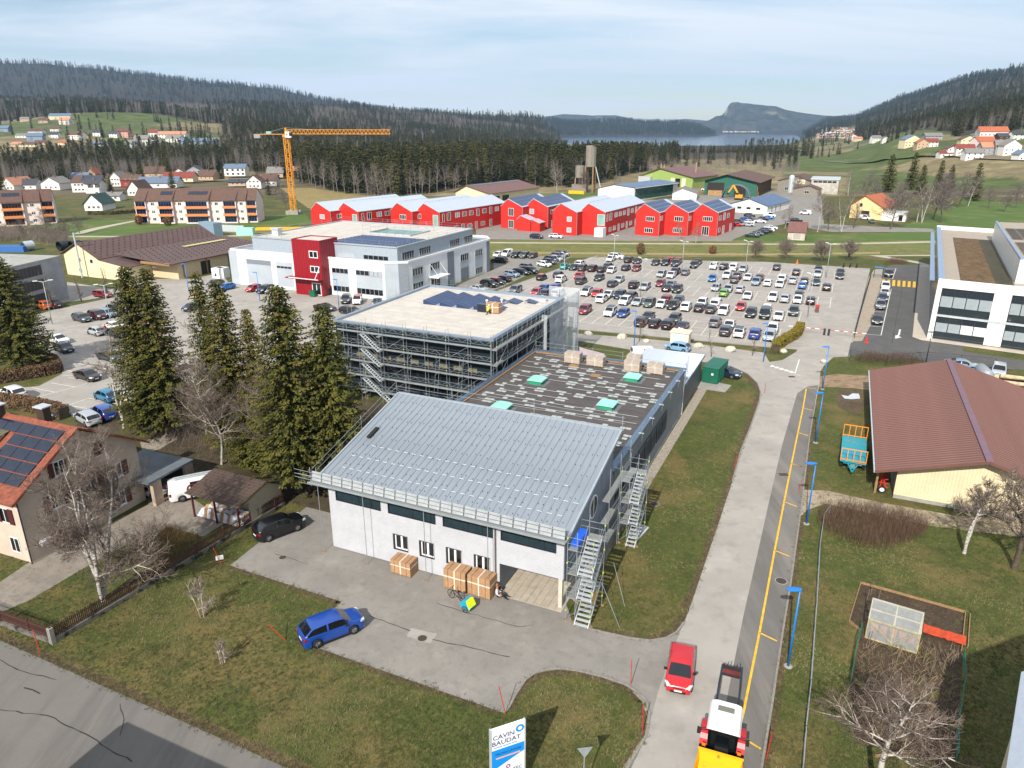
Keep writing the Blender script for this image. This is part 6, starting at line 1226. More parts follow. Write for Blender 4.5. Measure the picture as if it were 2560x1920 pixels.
hedge('clipped_hedge','curved olive-yellow clipped hedge at the car park exit',[G(*EV(*p_)) for p_ in((1150,905),(1125,960),(1080,1005),(1010,1040),(950,1075),(905,1110),(870,1165))],1.3,1.5,olive_m,1,200)
hp_=ZP(0,600,2.572)
hedge('clipped_hedge','brown beech hedge below the broad spruce at the left edge',[G(*hp_(*p_)) for p_ in((-40,925),(120,900),(290,870),(380,845))],1.5,1.6,beech_m,2,230)
hedge('clipped_hedge','short brown hedge leading back towards the broad spruce',[G(*hp_(*p_)) for p_ in((380,850),(350,800),(250,775),(150,770))],1.2,1.4,beech_m,5,200)
hedge('clipped_hedge','brown hedge behind the orange-tiled house',[G(*hp_(*p_)) for p_ in((-60,1060),(130,1080),(280,1110),(420,1150))],1.5,1.6,beech_m,3,220)
hedge('clipped_hedge','low hedge along the lane beside the white cottage',[G(*ZP(0,380,3.16)(*p_)) for p_ in((700,495),(900,495),(1080,480))],1.5,1.4,lfm('hedge_dull',(.06,.055,.02),(.12,.10,.04),1),4,40,.25)
def thk(name,label,cat,pts,h,seed,m,n=500,kind='stuff',r=.012,lean=.3):
 rnd=random.Random(seed);mb=MB();xs=[p_[0] for p_ in pts];ys=[p_[1] for p_ in pts];c_=0;tries=0
 while c_<n and tries<n*30:
  tries+=1;x=rnd.uniform(min(xs),max(xs));y=rnd.uniform(min(ys),max(ys))
  if not inp(x,y,pts):continue
  c_+=1;hh=h*rnd.uniform(.5,1.1);a=rnd.uniform(0,2*pi);p0=Vector((x,y,0));p1=p0+Vector((cos(a)*lean*hh*.5,sin(a)*lean*hh*.5,hh*.55));p2=p1+Vector((cos(a)*lean*hh*.5,sin(a)*lean*hh*.5,hh*.45))
  mb.tube(p0,p1,r,r*.8,n=3,cap=False);mb.tube(p1,p2,r*.8,r*.3,n=3,cap=False)
  for _ in range(4):
   q_=p0.lerp(p2,rnd.uniform(.3,.9));mb.tube(q_,q_+Vector((rnd.uniform(-1,1),rnd.uniform(-1,1),rnd.uniform(.3,1.4)))*hh*.22,r*.5,r*.2,n=3,cap=False)
 o=mb.build(name,m,fix=False);return tag(o,label,cat,kind=kind)
thk('bramble_thicket','reddish-brown bare thicket beside the gravel track','thicket',[tuple(G(*Yz(*v)))[:2] for v in((960,300),(1100,270),(1400,310),(1560,370),(1500,430),(1330,490),(1200,480),(1080,440),(960,360))],1.7,3,twig_r,1500)
thk('shrub_bed','low brown shrubs along the fence by the access road','shrubs',[tuple(G(*Ez(*v)))[:2] for v in((180,1370),(300,1300),(560,1330),(850,1320),(1000,1400),(850,1440),(560,1410),(200,1400))],1.2,4,twig_r,800)
thk('dead_stalks','dry stalks and garden debris in the vegetable plot','garden stalks',[tuple(G(*Rs(*v)))[:2] for v in((240,850),(880,900),(850,1500),(560,1560),(200,1450),(180,1100))],.55,6,mat('dry_stalk',(.24,.17,.10),var=.3),700,lean=1.0)
thk('shrub_bed','bare brown shrub bed in the garden behind the picket fence','shrubs',[tuple(G(*hp(*v)))[:2] for v in((860,900),(980,760),(1200,830),(1000,980),(800,1000))],1.1,7,mat('shrub_ochre',(.15,.085,.03),var=.3),600)
thk('shrub_bed','brush of bare twigs at the back corner of the tree group','shrubs',[tuple(W(*v))[:2] for v in((-32,8),(-14,9),(-9,14),(-12,27),(-30,24))],2.2,8,twig_m,1500,lean=.6)
thk('shrub_bed','rusty shrubs beyond the far end of the access road','shrubs',[tuple(G(*Ez(*v)))[:2] for v in((520,210),(640,150),(830,180),(800,205),(600,205))],1.4,9,twig_r,500)
thk('shrub_bed','brown brush left of the beige hall','shrubs',[tuple(G(*ZP(0,560,3.456)(*v)))[:2] for v in((-100,60),(580,70),(600,130),(580,210),(200,150),(-100,160))],3.0,10,tw1,2600,r=.03,lean=.5)
def lean_mesh(parts,name,mats):
 mb=MB()
 for q_,off in parts:
  n_=len(mb.v);mb.v+=q_.v;mb.f+=[tuple(i+n_ for i in f) for f in q_.f];mb.m+=[m+off for m in q_.m]
 return mb.mesh(name,mats,fix=False)
def far_con(seed,h=24,R=3.9,size=1.0,wh=1.25,dense=.85):a,b=cnf(h,R,seed,dense=dense,size=size,wh=wh,base=.06);return lean_mesh([(a,1),(b,0)],'spruce_tree',[spruce_far,bark])
def far_con2(m,seed,**k):
 me=far_con(seed,**k);me.materials[0]=m;return me
def far_bare(seed,h=20,R=4.2,tm=None,bm=None):
 a,b=btr(h,R,seed,limbs=16,sub=6,twigs=4,tl=2,start=.3,r0=.22,up=1.1)
 for L_ in(b,):
  pass
 return lean_mesh([(a,1),(b,0)],'birch_tree',[tm or tw1,bm or mat('far_trunk',(.20,.175,.15),var=.4),tm or tw1])
FC=[far_con(101),far_con(102,R=3.3),far_con2(lfm('spruce_far_olive',(.045,.048,.014),(.11,.095,.032),.25),103,R=4.4)]
FB=[far_bare(111),far_bare(112,R=3.4),far_bare(113,tm=mat('far_twigs_red',(.145,.10,.08),var=.3,scale=.2))]
FBX=MB()
SCQ=[]
def scatter(*q_):SCQ.append(q_)
def dsc(name,label,cat,pts,src,kind='stuff'):
 me=bpy.data.meshes.new(name);me.from_pydata([p_[:3] for p_ in pts],[],[]);
 a=me.attributes.new('sc','FLOAT','POINT');a.data.foreach_set('value',[p_[3] for p_ in pts]);a=me.attributes.new('ro','FLOAT','POINT');a.data.foreach_set('value',[p_[4] for p_ in pts])
 o=link(name,me);tag(o,label,cat,kind=kind)
 ng=bpy.data.node_groups.new('scatter_'+name,'GeometryNodeTree');ng.interface.new_socket('Geometry',in_out='INPUT',socket_type='NodeSocketGeometry');ng.interface.new_socket('Geometry',in_out='OUTPUT',socket_type='NodeSocketGeometry')
 N=ng.nodes;Lk=ng.links.new;gi=N.new('NodeGroupInput');go=N.new('NodeGroupOutput');ip=N.new('GeometryNodeInstanceOnPoints');oi=N.new('GeometryNodeObjectInfo');oi.inputs['Object'].default_value=src;oi.inputs['As Instance'].default_value=True
 s_=N.new('GeometryNodeInputNamedAttribute');s_.data_type='FLOAT';s_.inputs['Name'].default_value='sc';r_=N.new('GeometryNodeInputNamedAttribute');r_.data_type='FLOAT';r_.inputs['Name'].default_value='ro';cx=N.new('ShaderNodeCombineXYZ');Lk(r_.outputs[0],cx.inputs[2])
 Lk(gi.outputs[0],ip.inputs['Points']);Lk(oi.outputs['Geometry'],ip.inputs['Instance']);Lk(s_.outputs[0],ip.inputs['Scale']);Lk(cx.outputs[0],ip.inputs['Rotation']);Lk(ip.outputs[0],go.inputs[0])
 md=o.modifiers.new('scatter','NODES');md.node_group=ng;return o
EDGE=[(-500,470),(-100,470),(0,468),(150,455),(300,447),(480,436),(600,428),(680,436),(740,455),(820,482),(900,492),(960,497),(1060,490),(1180,468),(1290,462),(1400,470),(1480,462),(1560,440),(1640,425),(1760,420),(1880,418),(1990,412),(2060,405)]
def edge_y(px):
 for(a,b),(c,d) in zip(EDGE,EDGE[1:]):
  if a<=px<=c:return b+(d-b)*(px-a)/(c-a)
 return EDGE[-1][1]
rnd=random.Random(77);src_c=[];src_b=[];ic=ib=0;pts_c=[[],[],[]];pts_b=[[],[],[]]
FG='trees of the forest edge behind the houses'
px=-60.0
while px<1600:
 for rank in range(3):
  ey=edge_y(px);D=G(px,ey).y+rank*13+rnd.uniform(-3,3);X=(px+rnd.uniform(-9,9)-1280)/_PX*D
  con=rnd.random()<(.08 if rank==0 else .2 if rank==1 else .45) if px<700 else rnd.random()<(.14 if rank==0 else .35 if rank==1 else .8)
  if px>1280:con=rnd.random()<(.45 if rank==0 else .9)
  k=rnd.choice((0,0,1,2));hh=rnd.uniform(.82,1.12)*(.74 if px<640 else .93)
  if con:o=link('spruce_tree',FC[k%3],None,(X,D,0),rnd.uniform(0,6.28),(hh,)*3);tag(o,'dark spruce among the bare trees of the far forest edge','spruce tree',FG);src_c.append(o)
  else:hh*=.86;o=link('birch_tree',FB[k%3],None,(X,D,0),rnd.uniform(0,6.28),(hh,)*3);tag(o,'tall bare tree of the far forest edge behind the houses','tree',FG+', leafless ones');src_b.append(o)
 px+=17 if px>600 else 21
SC=[]
for k in range(3):
 c_=next(o for o in src_c if o.data==FC[k]);b_=next(o for o in src_b if o.data==FB[k]);SC.append((c_,b_))
def add(kindc,X,Y,z,s,a):(pts_c if kindc else pts_b)[rnd.randrange(3)].append((X,Y,z-.3,s,a))
for _ in range(5200):
 px=rnd.uniform(-500,1600);Y0_=G(px,edge_y(px)).y+40;Y=Y0_+rnd.random()**1.2*(300 if px>600 else 170);X=(px-1280)/_PX*Y
 if px>1290 and Y>700:continue
 con=rnd.random()<(.55 if px>680 else .28)+.35*mz.noise(Vector((X/45,Y/45,1)));add(con,X,Y,H(X,Y),rnd.uniform(.8,1.12)*(1 if con else .86)*(.72 if px<660 else .93),rnd.uniform(0,6.28))
def hill(npts,u0,u1,Ya,Yb,test,pc,s=(.7,1.0)):
 c_=0
 for _ in range(npts*6):
  if c_>=npts:break
  Y=sqrt(rnd.uniform(Ya*Ya,Yb*Yb));u=rnd.uniform(u0,u1);X=(u-1280)/_PX*Y
  if not test(u,Y,X):continue
  c_+=1;z_=H(X,Y)
  if z_<-2.5:continue
  nz=mz.noise(Vector((X/230,Y/230,7.7)));con=rnd.random()<pc+.55*nz+(.3 if Y>2700 else 0)
  add(con,X,Y,z_,rnd.uniform(*s)*(1 if con else .75),rnd.uniform(0,6.28))
w1=lambda u,Y,X:cover(u,Y,X)==1
hill(26000,-700,1400,640,2700,w1,.30,(.65,.95));hill(15000,-700,1400,2700,5600,w1,.45,(.75,1.2))
hill(9000,1980,3100,480,2200,w1,.42,(.65,.95));hill(11000,1980,3100,2200,5200,w1,.5,(.75,1.2))
hill(5000,1380,1830,4500,5600,w1,.6,(.8,1.2));hill(1500,1280,1990,1150,1700,lambda u,Y,X:Y<1350 or mz.noise(Vector((X/90,Y/60,2)))>.1,.75,(.38,.52))
hill(900,1280,1700,620,1150,lambda u,Y,X:mz.noise(Vector((X/110,Y/60,2)))>-.05,.5,(.6,.9))
hill(420,1500,2010,560,900,lambda u,Y,X:mz.noise(Vector((X/60,Y/30,5)))>.08,.15,(.45,.75))
hill(500,2000,2560,900,1900,lambda u,Y,X:cover(u,Y,X)!=1 and mz.noise(Vector((X/55,Y/35,9)))>.22,.35,(.4,.8))
hill(450,0,560,620,1250,lambda u,Y,X:cover(u,Y,X)!=1 and mz.noise(Vector((X/50,Y/40,4)))>.15,.35,(.4,.8))
for k in range(3):
 scatter('conifer_wood',('dark spruce woods covering the valley floor and hillsides','slim spruces mixed through the hillside woods','olive spruces mixed through the hillside woods')[k],'forest',pts_c[k],SC[k][0]);scatter('leafless_wood',('bare brown broadleaf woods on the valley floor and hillsides','slender bare trees mixed through the hillside woods','reddish bare trees mixed through the hillside woods')[k],'forest',pts_b[k],SC[k][1])
for k in range(34):
 px=1862+k*5.1+rnd.uniform(-4,4);P_=HIT(px,392-rnd.random()*9);s_=rnd.uniform(.72,1.0)
 o=link('spruce_tree',FC[2 if k%3 else 0],None,P_,rnd.uniform(0,6),(s_,)*3);tag(o,'spruce in the compact grove standing in the meadow before the lake','spruce tree','spruces of the meadow grove')
midc=[smz(21.5,5.2,201,dense=1.1,size=.75,wh=.8),smz(21.5,4.6,202,dense=1.1,size=.75,wh=.8)]
for k,(x,y,h,lb) in enumerate(((2218,480,21,'dark conical spruce standing free left of the meadow group'),(2276,474,21.5,'tallest double-topped spruce of the group before the right meadow'),(2300,486,16,'lower spruce leaning to the tallest one in the group'),(2345,474,17,'broad olive spruce in the middle of the group before the right meadow'),(2372,478,15,'small spruce right of the broad olive one'),(2434,502,18.5,'narrow dark spruce at the right end of the group'))):
 plc('spruce_tree',lb,'spruce tree',midc[k%2],G(x,y),rz=k,sc=h/21.5)
midb=[bmz(16,4.2,211,limbs=18,sub=7,twigs=6,start=.25,r0=.17,tm=tw1,up=1.1),bmz(15,3.6,212,limbs=16,sub=6,twigs=6,multi=2,start=.3,r0=.14,tm=tw1,up=1.1),bmz(14,5.0,213,limbs=20,sub=7,twigs=6,start=.22,r0=.24,bm=bark,tm=mat('twigs_dark',(.10,.075,.07),var=.3),up=.8)]
MT=[(2044,580,15,1,'twin white-stemmed birch right of the small brown-roofed hut'),(2104,580,14,1,'second twin birch before the cream house'),(1962,571,8.5,0,'small bare birch left of the small brown-roofed hut'),(2071,575,10,2,'bare tree between the two twin birches'),(2133,571,9,2,'thin bare tree right of the twin birches before the cream house'),(2226,573,15,2,'broad bare tree before the end of the meadow path'),(2292,555,15,0,'pale-stemmed bare tree, first in the row at the meadow edge'),(2305,557,16,1,'pale twin-stemmed bare tree in the row at the meadow edge'),(2332,548,17,2,'dense bare tree in the row at the meadow edge'),(2352,556,15,2,'leaning bare tree at the right end of the meadow row'),(2250,548,14,2,'bare tree behind the path bend'),(2395,520,15,2,'large purple-brown bare tree behind the meadow'),(2420,515,15,0,'bare tree right of the purple-brown one'),(2370,510,14,2,'purple-brown bare tree left of the large one'),(1700,600,6,0,'thin birch in front of the white workshop'),(1738,612,7,0,'thin pole-like birch beside the last red house'),(1540,480,11,0,'bare birch behind the scaffold silo'),(1393,482,17,0,'tall white birch right of the brown-roofed farm building'),(1455,482,12,2,'bare tree between the birch and the silo'),(930,495,9,2,'round bare tree before the forest, left of the red houses'),(960,497,8,2,'low bare tree beside the round one before the forest'),(640,520,9,2,'broad bare tree left of the crane foot'),(690,500,11,2,'bare tree behind the crane foot'),(715,520,7,2,'low bare tree right behind the crane'),(120,590,9,2,'bare tree before the left apartment block'),(160,592,6,2,'low bare tree beside the left apartment block'),(60,595,6,2,'bare bush-like tree under the left apartment balconies'),(200,585,6,2,'spreading low tree left of the garden path'),(2160,500,13,2,'bare tree behind the cream house'),(2190,505,11,2,'low broad bare tree right of the cream house'),(2470,520,9,2,'bare brushy tree at the right meadow edge'),(2510,530,9,2,'brushy bare tree above the right-hand building'),(2540,520,10,2,'bare tree at the right picture edge above the building'),(2120,490,14,0,'pale-stemmed tree beyond the wooden workshops'),(1990,485,10,2,'bare tree behind the concrete workshop')]
for k,(x,y,h,kd,lb) in enumerate(MT):plc('bare_tree',lb,'tree',midb[kd],G(x,y),rz=k*1.9,sc=h/(16,15,14)[kd])
for k,(x,y,h,lb) in enumerate(((1117/2.572,250+610/2.572,13,'spruce behind the houses, left of the white villa'),(1085/2.572,250+500/2.572,15,'tall spruce among the brown-roofed houses'),(912/2.572,250+520/2.572,13,'spruce beside the red chalet'),(715/2.572,250+590/2.572,9,'blue-green spruce beside the white house with glazed balcony'),(442/2.572,250+510/2.572,11,'spruce at the wood edge behind the white gable house'),(1435/2.572,250+510/2.572,8,'dark conical tree left of the white villa'),(1730/2.572,250+610/2.572,9,'spruce at the right corner of the pink apartment block'),(1062/2.572,250+560/2.572,6,'small spruce behind the pink apartment roof'),(10,252+250,15,'dark spruce at the left picture edge behind the apartments'),(2085/2.572,250+470/2.572,13,'spruce right of the crane in front of bare trees'))):
 plc('spruce_tree',lb,'spruce tree',midc[k%2],G(x,y),rz=k,sc=h/21.5)
cb=bmz(7.5,1.1,221,limbs=22,sub=5,twigs=4,tl=2,multi=3,start=.15,r0=.09,bm=bark,tm=twig_m,up=2.2)
VZ=ZP(0,560,3.456)
for k,(x,y,s_) in enumerate(((455,715,1.0),(705,675,.8),(925,600,.8))):plc('columnar_tree',('leftmost','middle','rightmost')[k]+' of three upright bare trees on the strip along the entrance road','tree',cb,G(*VZ(x,y)),rz=k,sc=s_,group='columnar trees along the entrance road')
WALLS={'cream':mat('wall_cream','d9c9a4',var=.06,scale=.4),'white':mat('wall_plaster_white','d8d4cc',var=.06,scale=.4),'pinkw':mat('wall_pale_pink','d8c5bf',var=.05,scale=.4),'tan':mat('wall_tan','b99c7c',var=.08,scale=.5),'wood':mat('wall_weathered_boards','7d766b',var=.25,scale=1.5,stc=(4,4,.4)),'chalet':mat('wall_dark_boards','4f2f20',var=.25,scale=1.5,stc=(4,4,.4)),'green':mat('wall_green_sheet','8ba057',var=.06,scale=.4,rough=.55),'dgreen':mat('wall_dark_green_boards','1f5a49',var=.2,scale=1,stc=(.5,.5,5)),'concrete':mat('wall_concrete_grey','8f9193',var=.14,scale=.5,bump=.2),'blue':mat('wall_blue_grey','7688a0',var=.06),'salmon':mat('wall_salmon','c98f7f',var=.06),'redc':mat('wall_red_boards','8f2f1c',var=.15),'grey':grey_wall}
ROOFS={'brown':mat('roof_brown_tiles','5b4338',var=.18,scale=1.2,rough=.8),'orange':mat('roof_orange_tiles','a35a38',var=.2,scale=1.5,rough=.8),'dark':mat('roof_dark_slate','3b3c40',var=.15,scale=1,rough=.7),'greyr':mat('roof_grey_sheet','77736e',var=.14,scale=.8),'red':mat('roof_dark_red','7b362c',var=.15),'blue':mat('roof_solar_blue','2f4a70',var=.2,scale=.6,rough=.25),'white':MATS['roof_white_ribbed'],'pv':pv_m,'pinkr':mat('roof_pink_tiles','b77c62',var=.15),'umber':mat('roof_brown_sheet','6c4a42',rough=.55,var=.12,scale=.7,stc=(2,.4,1)),'bluegrey':mat('roof_blue_grey','5c6d80',var=.1)}
def house(name,label,cat,loc,ang,w_,d_,he,hr,ridge='y',frac=.5,wall='white',roof='brown',ov=.5,wins=(),chim=(),group=None,he2=None,cols=None,pv=None,hip=0.):
 """gabled building; local origin = front-left corner, x along the front, y away; ang relative to the estate frame"""
 wm=WALLS[wall] if isinstance(wall,str) else wall;rm=ROOFS[roof] if isinstance(roof,str) else roof;he2=he2 if he2 is not None else he
 t=thing(name,label,cat,tuple(loc),EA+radians(ang),group);mb=MB()
 if ridge=='y':mb.extr([(0,0),(w_,0),(w_,he2),(w_*frac,hr-.12),(0,he)],'y',0,d_)
 else:mb.extr([(0,0),(d_,0),(d_,he2),(d_*frac,hr-.12),(0,he)],'x',0,w_);
 mb.build('wall',wm,t);rb=MB()
 A=w_ if ridge=='y' else d_;Ln=d_ if ridge=='y' else w_;s1=(hr-he)/(A*frac);s2=(hr-he2)/(A*(1-frac));th=.16
 for(a0,z0,a1,z1) in((-ov,he-s1*ov,A*frac,hr),(A*frac,hr,A+ov,he2-s2*ov)):
  P=[(a0,z0),(a1,z1),(a1,z1+th),(a0,z0+th)]
  if ridge=='y':rb.extr(P,'y',-ov+hip,Ln+ov-hip)
  else:rb.extr(P,'x',-ov+hip,Ln+ov-hip)
 ro=rb.build('roof',rm,t)
 for(cx,cy) in chim:
  zc=hr+.7;MB().box(cx-.35,cx+.35,cy-.35,cy+.35,he,zc).build('chimney',MATS.get('chimney') or mat('chimney','6f5a50',var=.1),ro)
 for wdw in wins:
  s_,u,z_,ww,hh=wdw[:5];n_=wdw[5] if len(wdw)>5 else 2;fm=wdw[6] if len(wdw)>6 else fr_w;pmn=wdw[7] if len(wdw)>7 else gld
  if s_=='f':win(t,(u,0,z_),ww,hh,0,n_,fm,pmn,.08)
  elif s_=='r':win(t,(w_,u,z_),ww,hh,pi/2,n_,fm,pmn,.08)
  elif s_=='l':win(t,(0,u,z_),ww,hh,-pi/2,n_,fm,pmn,.08)
 if pv:
  side,a0,a1,b0,b1,nx,ny=pv;pvm_=None
  for i in range(nx):
   for j in range(ny):
    aa=a0+(a1-a0)*(i+.5)/nx;bb=b0+(b1-b0)*(j+.5)/ny;wa=(a1-a0)/nx*.94;wb_=(b1-b0)/ny*.94
    s_=s1 if side==1 else-s2;zz2=(he+s1*aa if side==1 else hr-s2*(aa-A*frac))+th+.07;tl=atan2(s_,1)
    q_=MB();q_.obox((0,0,0),(wa/cos(tl),wb_,.05),0)
    if pvm_ is None:pvm_=q_.mesh('solar_panel',pv_m)
    o=link('solar_panel',pvm_,t)
    if ridge=='y':o.location=(aa,bb,zz2);o.rotation_euler=(0,-tl,0)
    else:o.location=(bb,aa,zz2);o.rotation_euler=(0,-tl,pi/2)
 return t
redf=mat('red_cladding','b81f14',rough=.6,var=.06,scale=.4);roofl=MATS['roof_white_ribbed'];gl_green=mat('green_glass','7fa39a',rough=.12,var=.15,scale=.5)
def rdh(label,ex,ey,w_,ln,ang,roof,front,side,base_w=None,pvr=False,he=7.7,hr=10.3):
 a=radians(ang);fx_,fy_=ex-w_*cos(a),ey-w_*sin(a)
 t=house('red_house',label,'house',W(fx_,fy_),ang,w_,ln,he,hr,'y',.34,redf,roof,.12,(),(),None)
 for c_ in t.children:
  if c_.name.startswith('wall'):
   pass
 sm_=MB()
 for k in range(1,int(w_/1.1)):sm_.box(k*1.1-.015,k*1.1+.015,-.012,0,.1,7.6)
 tag(sm_.build('board_seams',mat('red_seam','8a1810',var=0),t),kind='stuff')
 for(u,z_,ww,hh,n_,kd) in front:
  win(t,(u,0,z_),ww,hh,0,n_,fr_g if kd=='o' else fr_w,{'w':gld,'b':blind,'g':gl_green,'o':gld}[kd],.1)
 for(u,z_,ww,hh,n_,kd) in side:win(t,(w_,u,z_),ww,hh,pi/2,n_,fr_w,{'w':gld,'b':blind,'g':gl_green,'o':gld}[kd],.1)
 mb=MB()
 mb.box(w_+.04,w_+.10,.05,.15,0,he);mb.box(w_+.04,w_+.12,0,ln,he-.08,he+.04);mb.build('gutter',fr_g,t)
 if pvr:
  A=w_;fr_=.34;s2=(hr-he)/(A*(1-fr_));tl=atan2(-s2,1);nn=int((ln-1.5)/1.9);q_=MB();q_.obox((0,0,0),(1.75,1.8,.05),0);pm2=q_.mesh('solar_panel',pv_b)
  for i in range(3):
   for j in range(nn):
    aa=A*fr_+.9+i*1.82;bb=1.2+j*1.85
    if aa<A-.6:o=link('solar_panel',pm2,t);o.location=(aa,bb,hr-s2*(aa-A*fr_)+.25);o.rotation_euler=(0,-tl,0)
 rg_=MB();rg_.tube((w_*.34,.5,hr+.45),(w_*.34,ln-.5,hr+.45),.04,n=4)
 for k in range(int(ln/4)):rg_.tube((w_*.34,.5+k*4,hr+.1),(w_*.34,.5+k*4,hr+.45),.05,n=4)
 rg_.build('ridge_rail',galv,t);return t
rw=lambda y0,step,n_,zs=(1.2,5.0):[(y0+k*step,z_,2.0,1.5,3,'w') for k in range(n_) for z_ in zs]
longside=[(2.2,4.5,1.0,2.6,1,'w'),(5.2,4.6,2.0,2.6,2,'w'),(10,5.2,2.4,1.7,2,'b'),(14,5.2,2.4,1.6,3,'w'),(18,5.2,2.4,1.6,3,'w'),(22,4.6,1.6,2.5,2,'w'),(26,5.2,2.4,1.6,3,'w'),(30,4.6,1.6,2.5,2,'w'),(34,5.2,2.4,1.6,2,'b'),(5,.9,2.0,1.5,2,'w'),(9,.9,2.4,1.5,3,'w'),(13,.2,1.5,2.5,2,'w'),(17,.9,2.4,1.5,3,'w'),(21,.2,1.5,2.5,2,'w'),(25,.9,2.4,1.5,3,'w'),(30,.2,1.5,2.5,2,'w')]
rdh('red gabled house with pale roof at the far left of the row',-121.6,157.4,9.6,39,-10,'white',[(5.6,5.0,2.4,1.5,1,'b')],[(4,5,2,1.5,2,'w')])
rdh('second red house from the left with pale roof and green glass corner',-112.2,160.1,9.8,39,-10.5,'white',[(1.5,5.2,.9,1.4,1,'w'),(8.2,3.4,2.2,3.4,1,'g')],longside)
rdh('third red house from the left, narrow gable with a four-pane window',-95.75,167.6,9.6,39,-9.5,'white',[(5.6,5.0,2.8,1.6,4,'w')],[(4,5,2,1.5,2,'w')])
rdh('long red house with pale roof and green glass corner, fourth from the left',-86.4,169.7,9.8,40,-9,'white',[(1.5,5.2,.9,1.6,1,'w'),(8.2,1.8,2.2,5.0,1,'g')],longside)
rdh('red house with dark solar roof left of the small red lean-to',-67.9,196.8,8.8,25,-4,'white',[(4.2,4.4,2.2,2.8,3,'w'),(4.2,.2,2.2,2.8,3,'w')],[],pvr=True)
rdh('red house with dark solar roof right of the small red lean-to',-59.84,201,8.8,25,-4,'white',[(2.4,5.0,1.8,1.8,1,'b')],[(4,5,3,1.6,2,'w'),(10,5,3,1.6,2,'w'),(4,.2,1.6,2.6,2,'w')],pvr=True)
rdh('red house with pale roof and two blind windows in its gable',-44.6,188.7,9.0,39,-5,'white',[(6.3,4.6,1.7,1.6,1,'b'),(6.3,1.0,1.7,1.6,1,'b')],[])
rdh('long red house with pale roof, green glass corner and white entrance wall',-36.0,192.6,9.2,40,-5,'white',[(7.8,3.4,2.6,3.6,1,'g')],longside)
rdh('first of three red solar-roofed houses, orange window blinds',-19.2,199,8.4,20,-8,'white',[(5.2,4.8,3.0,1.5,4,'w'),(4.9,1.0,3.0,1.5,4,'w')],[(2,5,2,1.5,2,'w')],pvr=True)
rdh('middle one of the three red solar-roofed houses',-10.5,203,8.4,20,-8,'white',[(5.2,4.8,3.0,1.5,4,'w'),(5.0,1.0,3.0,1.5,5,'w')],[(2,5,2,1.5,2,'w')],pvr=True)
rdh('last red solar-roofed house at the right end of the row',-1.5,207,8.4,20,-8,'white',[(5.0,4.8,3.2,1.5,5,'w'),(4.6,.1,2.4,2.9,3,'w')],[(3,5,2.6,1.5,2,'w'),(7.5,4.6,2,2.6,1,'b'),(12,5,2.6,1.5,2,'w'),(3,1,2,1.5,1,'w'),(7.5,.1,2,2.7,1,'b'),(16,.1,2,2.6,1,'b')],pvr=True)
house('red_lean_to','small bright red double-gabled lean-to between two red houses','annex',W(-68.2,192.8),-3,5.2,4.6,3.9,5.2,'y',.25,redf,'white',.1);house('red_lean_to','small right-hand red porch with pale roof between the red houses','annex',W(-63.2,193.2),-3,3.6,4.4,2.9,3.9,'y',.2,redf,'white',.1)
mb=MB();mb.box(0,3.0,0,3,0,2.9);o=mb.build('entrance_wall',fr_w);o.location=W(-38.6,189.6);o.rotation_euler=(0,0,EA-.08);tag(o,'white boxed entrance below the green glass corner','porch')
house('farm_building','long farm building with brown roof and pale gable before the forest','building',W(-137,274),-8,20,46,5.2,8.4,'y',.33,'cream','umber',1.0,[('r',6,1,5,2.6,4,fr_d),('r',14,1,6,2.6,5,fr_d)],pv=(2,7.2,9.0,1,44,1,22))
t=house('sawmill_shed','light green shed with dark red-brown roof and two chimney pipes','shed',W(-83.5,424),-15,35,36,6.2,10.8,'y',.37,'green','umber',1.2,[('f',25,.1,3.2,5.0,3,fr_d),('f',21.5,.1,2.6,5.2,1,fr_w,mat('door_cream','cfc5aa',var=.05)),('f',29,.1,2.6,5.2,1,fr_w,MATS['door_cream'])])
for cx,cy,hh in((12,2,13.5),(13.5,3,12.8),(27,20,14)):MB().tube((cx,cy,6),(cx,cy,hh),.4,n=8).build('chimney_pipe',mat('pipe_rusty','9c8266',var=.3),t)
MB().box(-1,7.5,-3,0,0,5.6).build('loading_box',alu,t)
t=house('timber_shed','dark green open-fronted timber shed with wide brown roof','shed',W(-34.5,369),-3,27.5,50,7.6,11,'y',.43,'dgreen','brown',2.0)
for c_ in t.children:
 if c_.name.startswith('wall'):wallo=c_
dk=mat('opening_shade_dark','1e1712',var=.3,scale=.5);o=MB().box(1.5,10.5,-.06,-.02,.1,6.6).build('opening_panel',dk,t);MB().box(2.5,10,-2,-.1,0,2.6).build('hay_heap',mat('hay','9b7a4d',var=.3,scale=1),o);MB().box(16,22,-.06,-.02,.1,5.5).build('opening_panel',dk,t)  # dark panels on the closed wall, painting the shade inside the open front
for k in range(12):MB().box(27.6,27.9,1+k*4.2,1.3+k*4.2,0,7.2).build('post',timber,t)
MB().box(27.52,27.56,0,49,1,6.6).build('open_side_panel',mat('open_side_shade','3a2c22',var=.4,scale=.6),t)  # dark panel on the wall, its colour stands for the shaded interior
def arch(label,loc,ang,r,ln,m):
 t=thing('arch_shelter',label,'shelter',tuple(loc),EA+radians(ang));mb=MB();n_=20
 for k in range(n_):
  a0,a1=pi*k/n_,pi*(k+1)/n_
  for rr,s_ in((r,1),(r-.25,-1)):
   mb.quad((rr*cos(a0),0,rr*sin(a0)*.95),(rr*cos(a1),0,rr*sin(a1)*.95),(rr*cos(a1),ln,rr*sin(a1)*.95),(rr*cos(a0),ln,rr*sin(a0)*.95))
  mb.quad((r*cos(a0),0,r*sin(a0)*.95),(r*cos(a1),0,r*sin(a1)*.95),((r-.25)*cos(a1),0,(r-.25)*sin(a1)*.95),((r-.25)*cos(a0),0,(r-.25)*sin(a0)*.95))
 mb.build('shell',m,t);return t
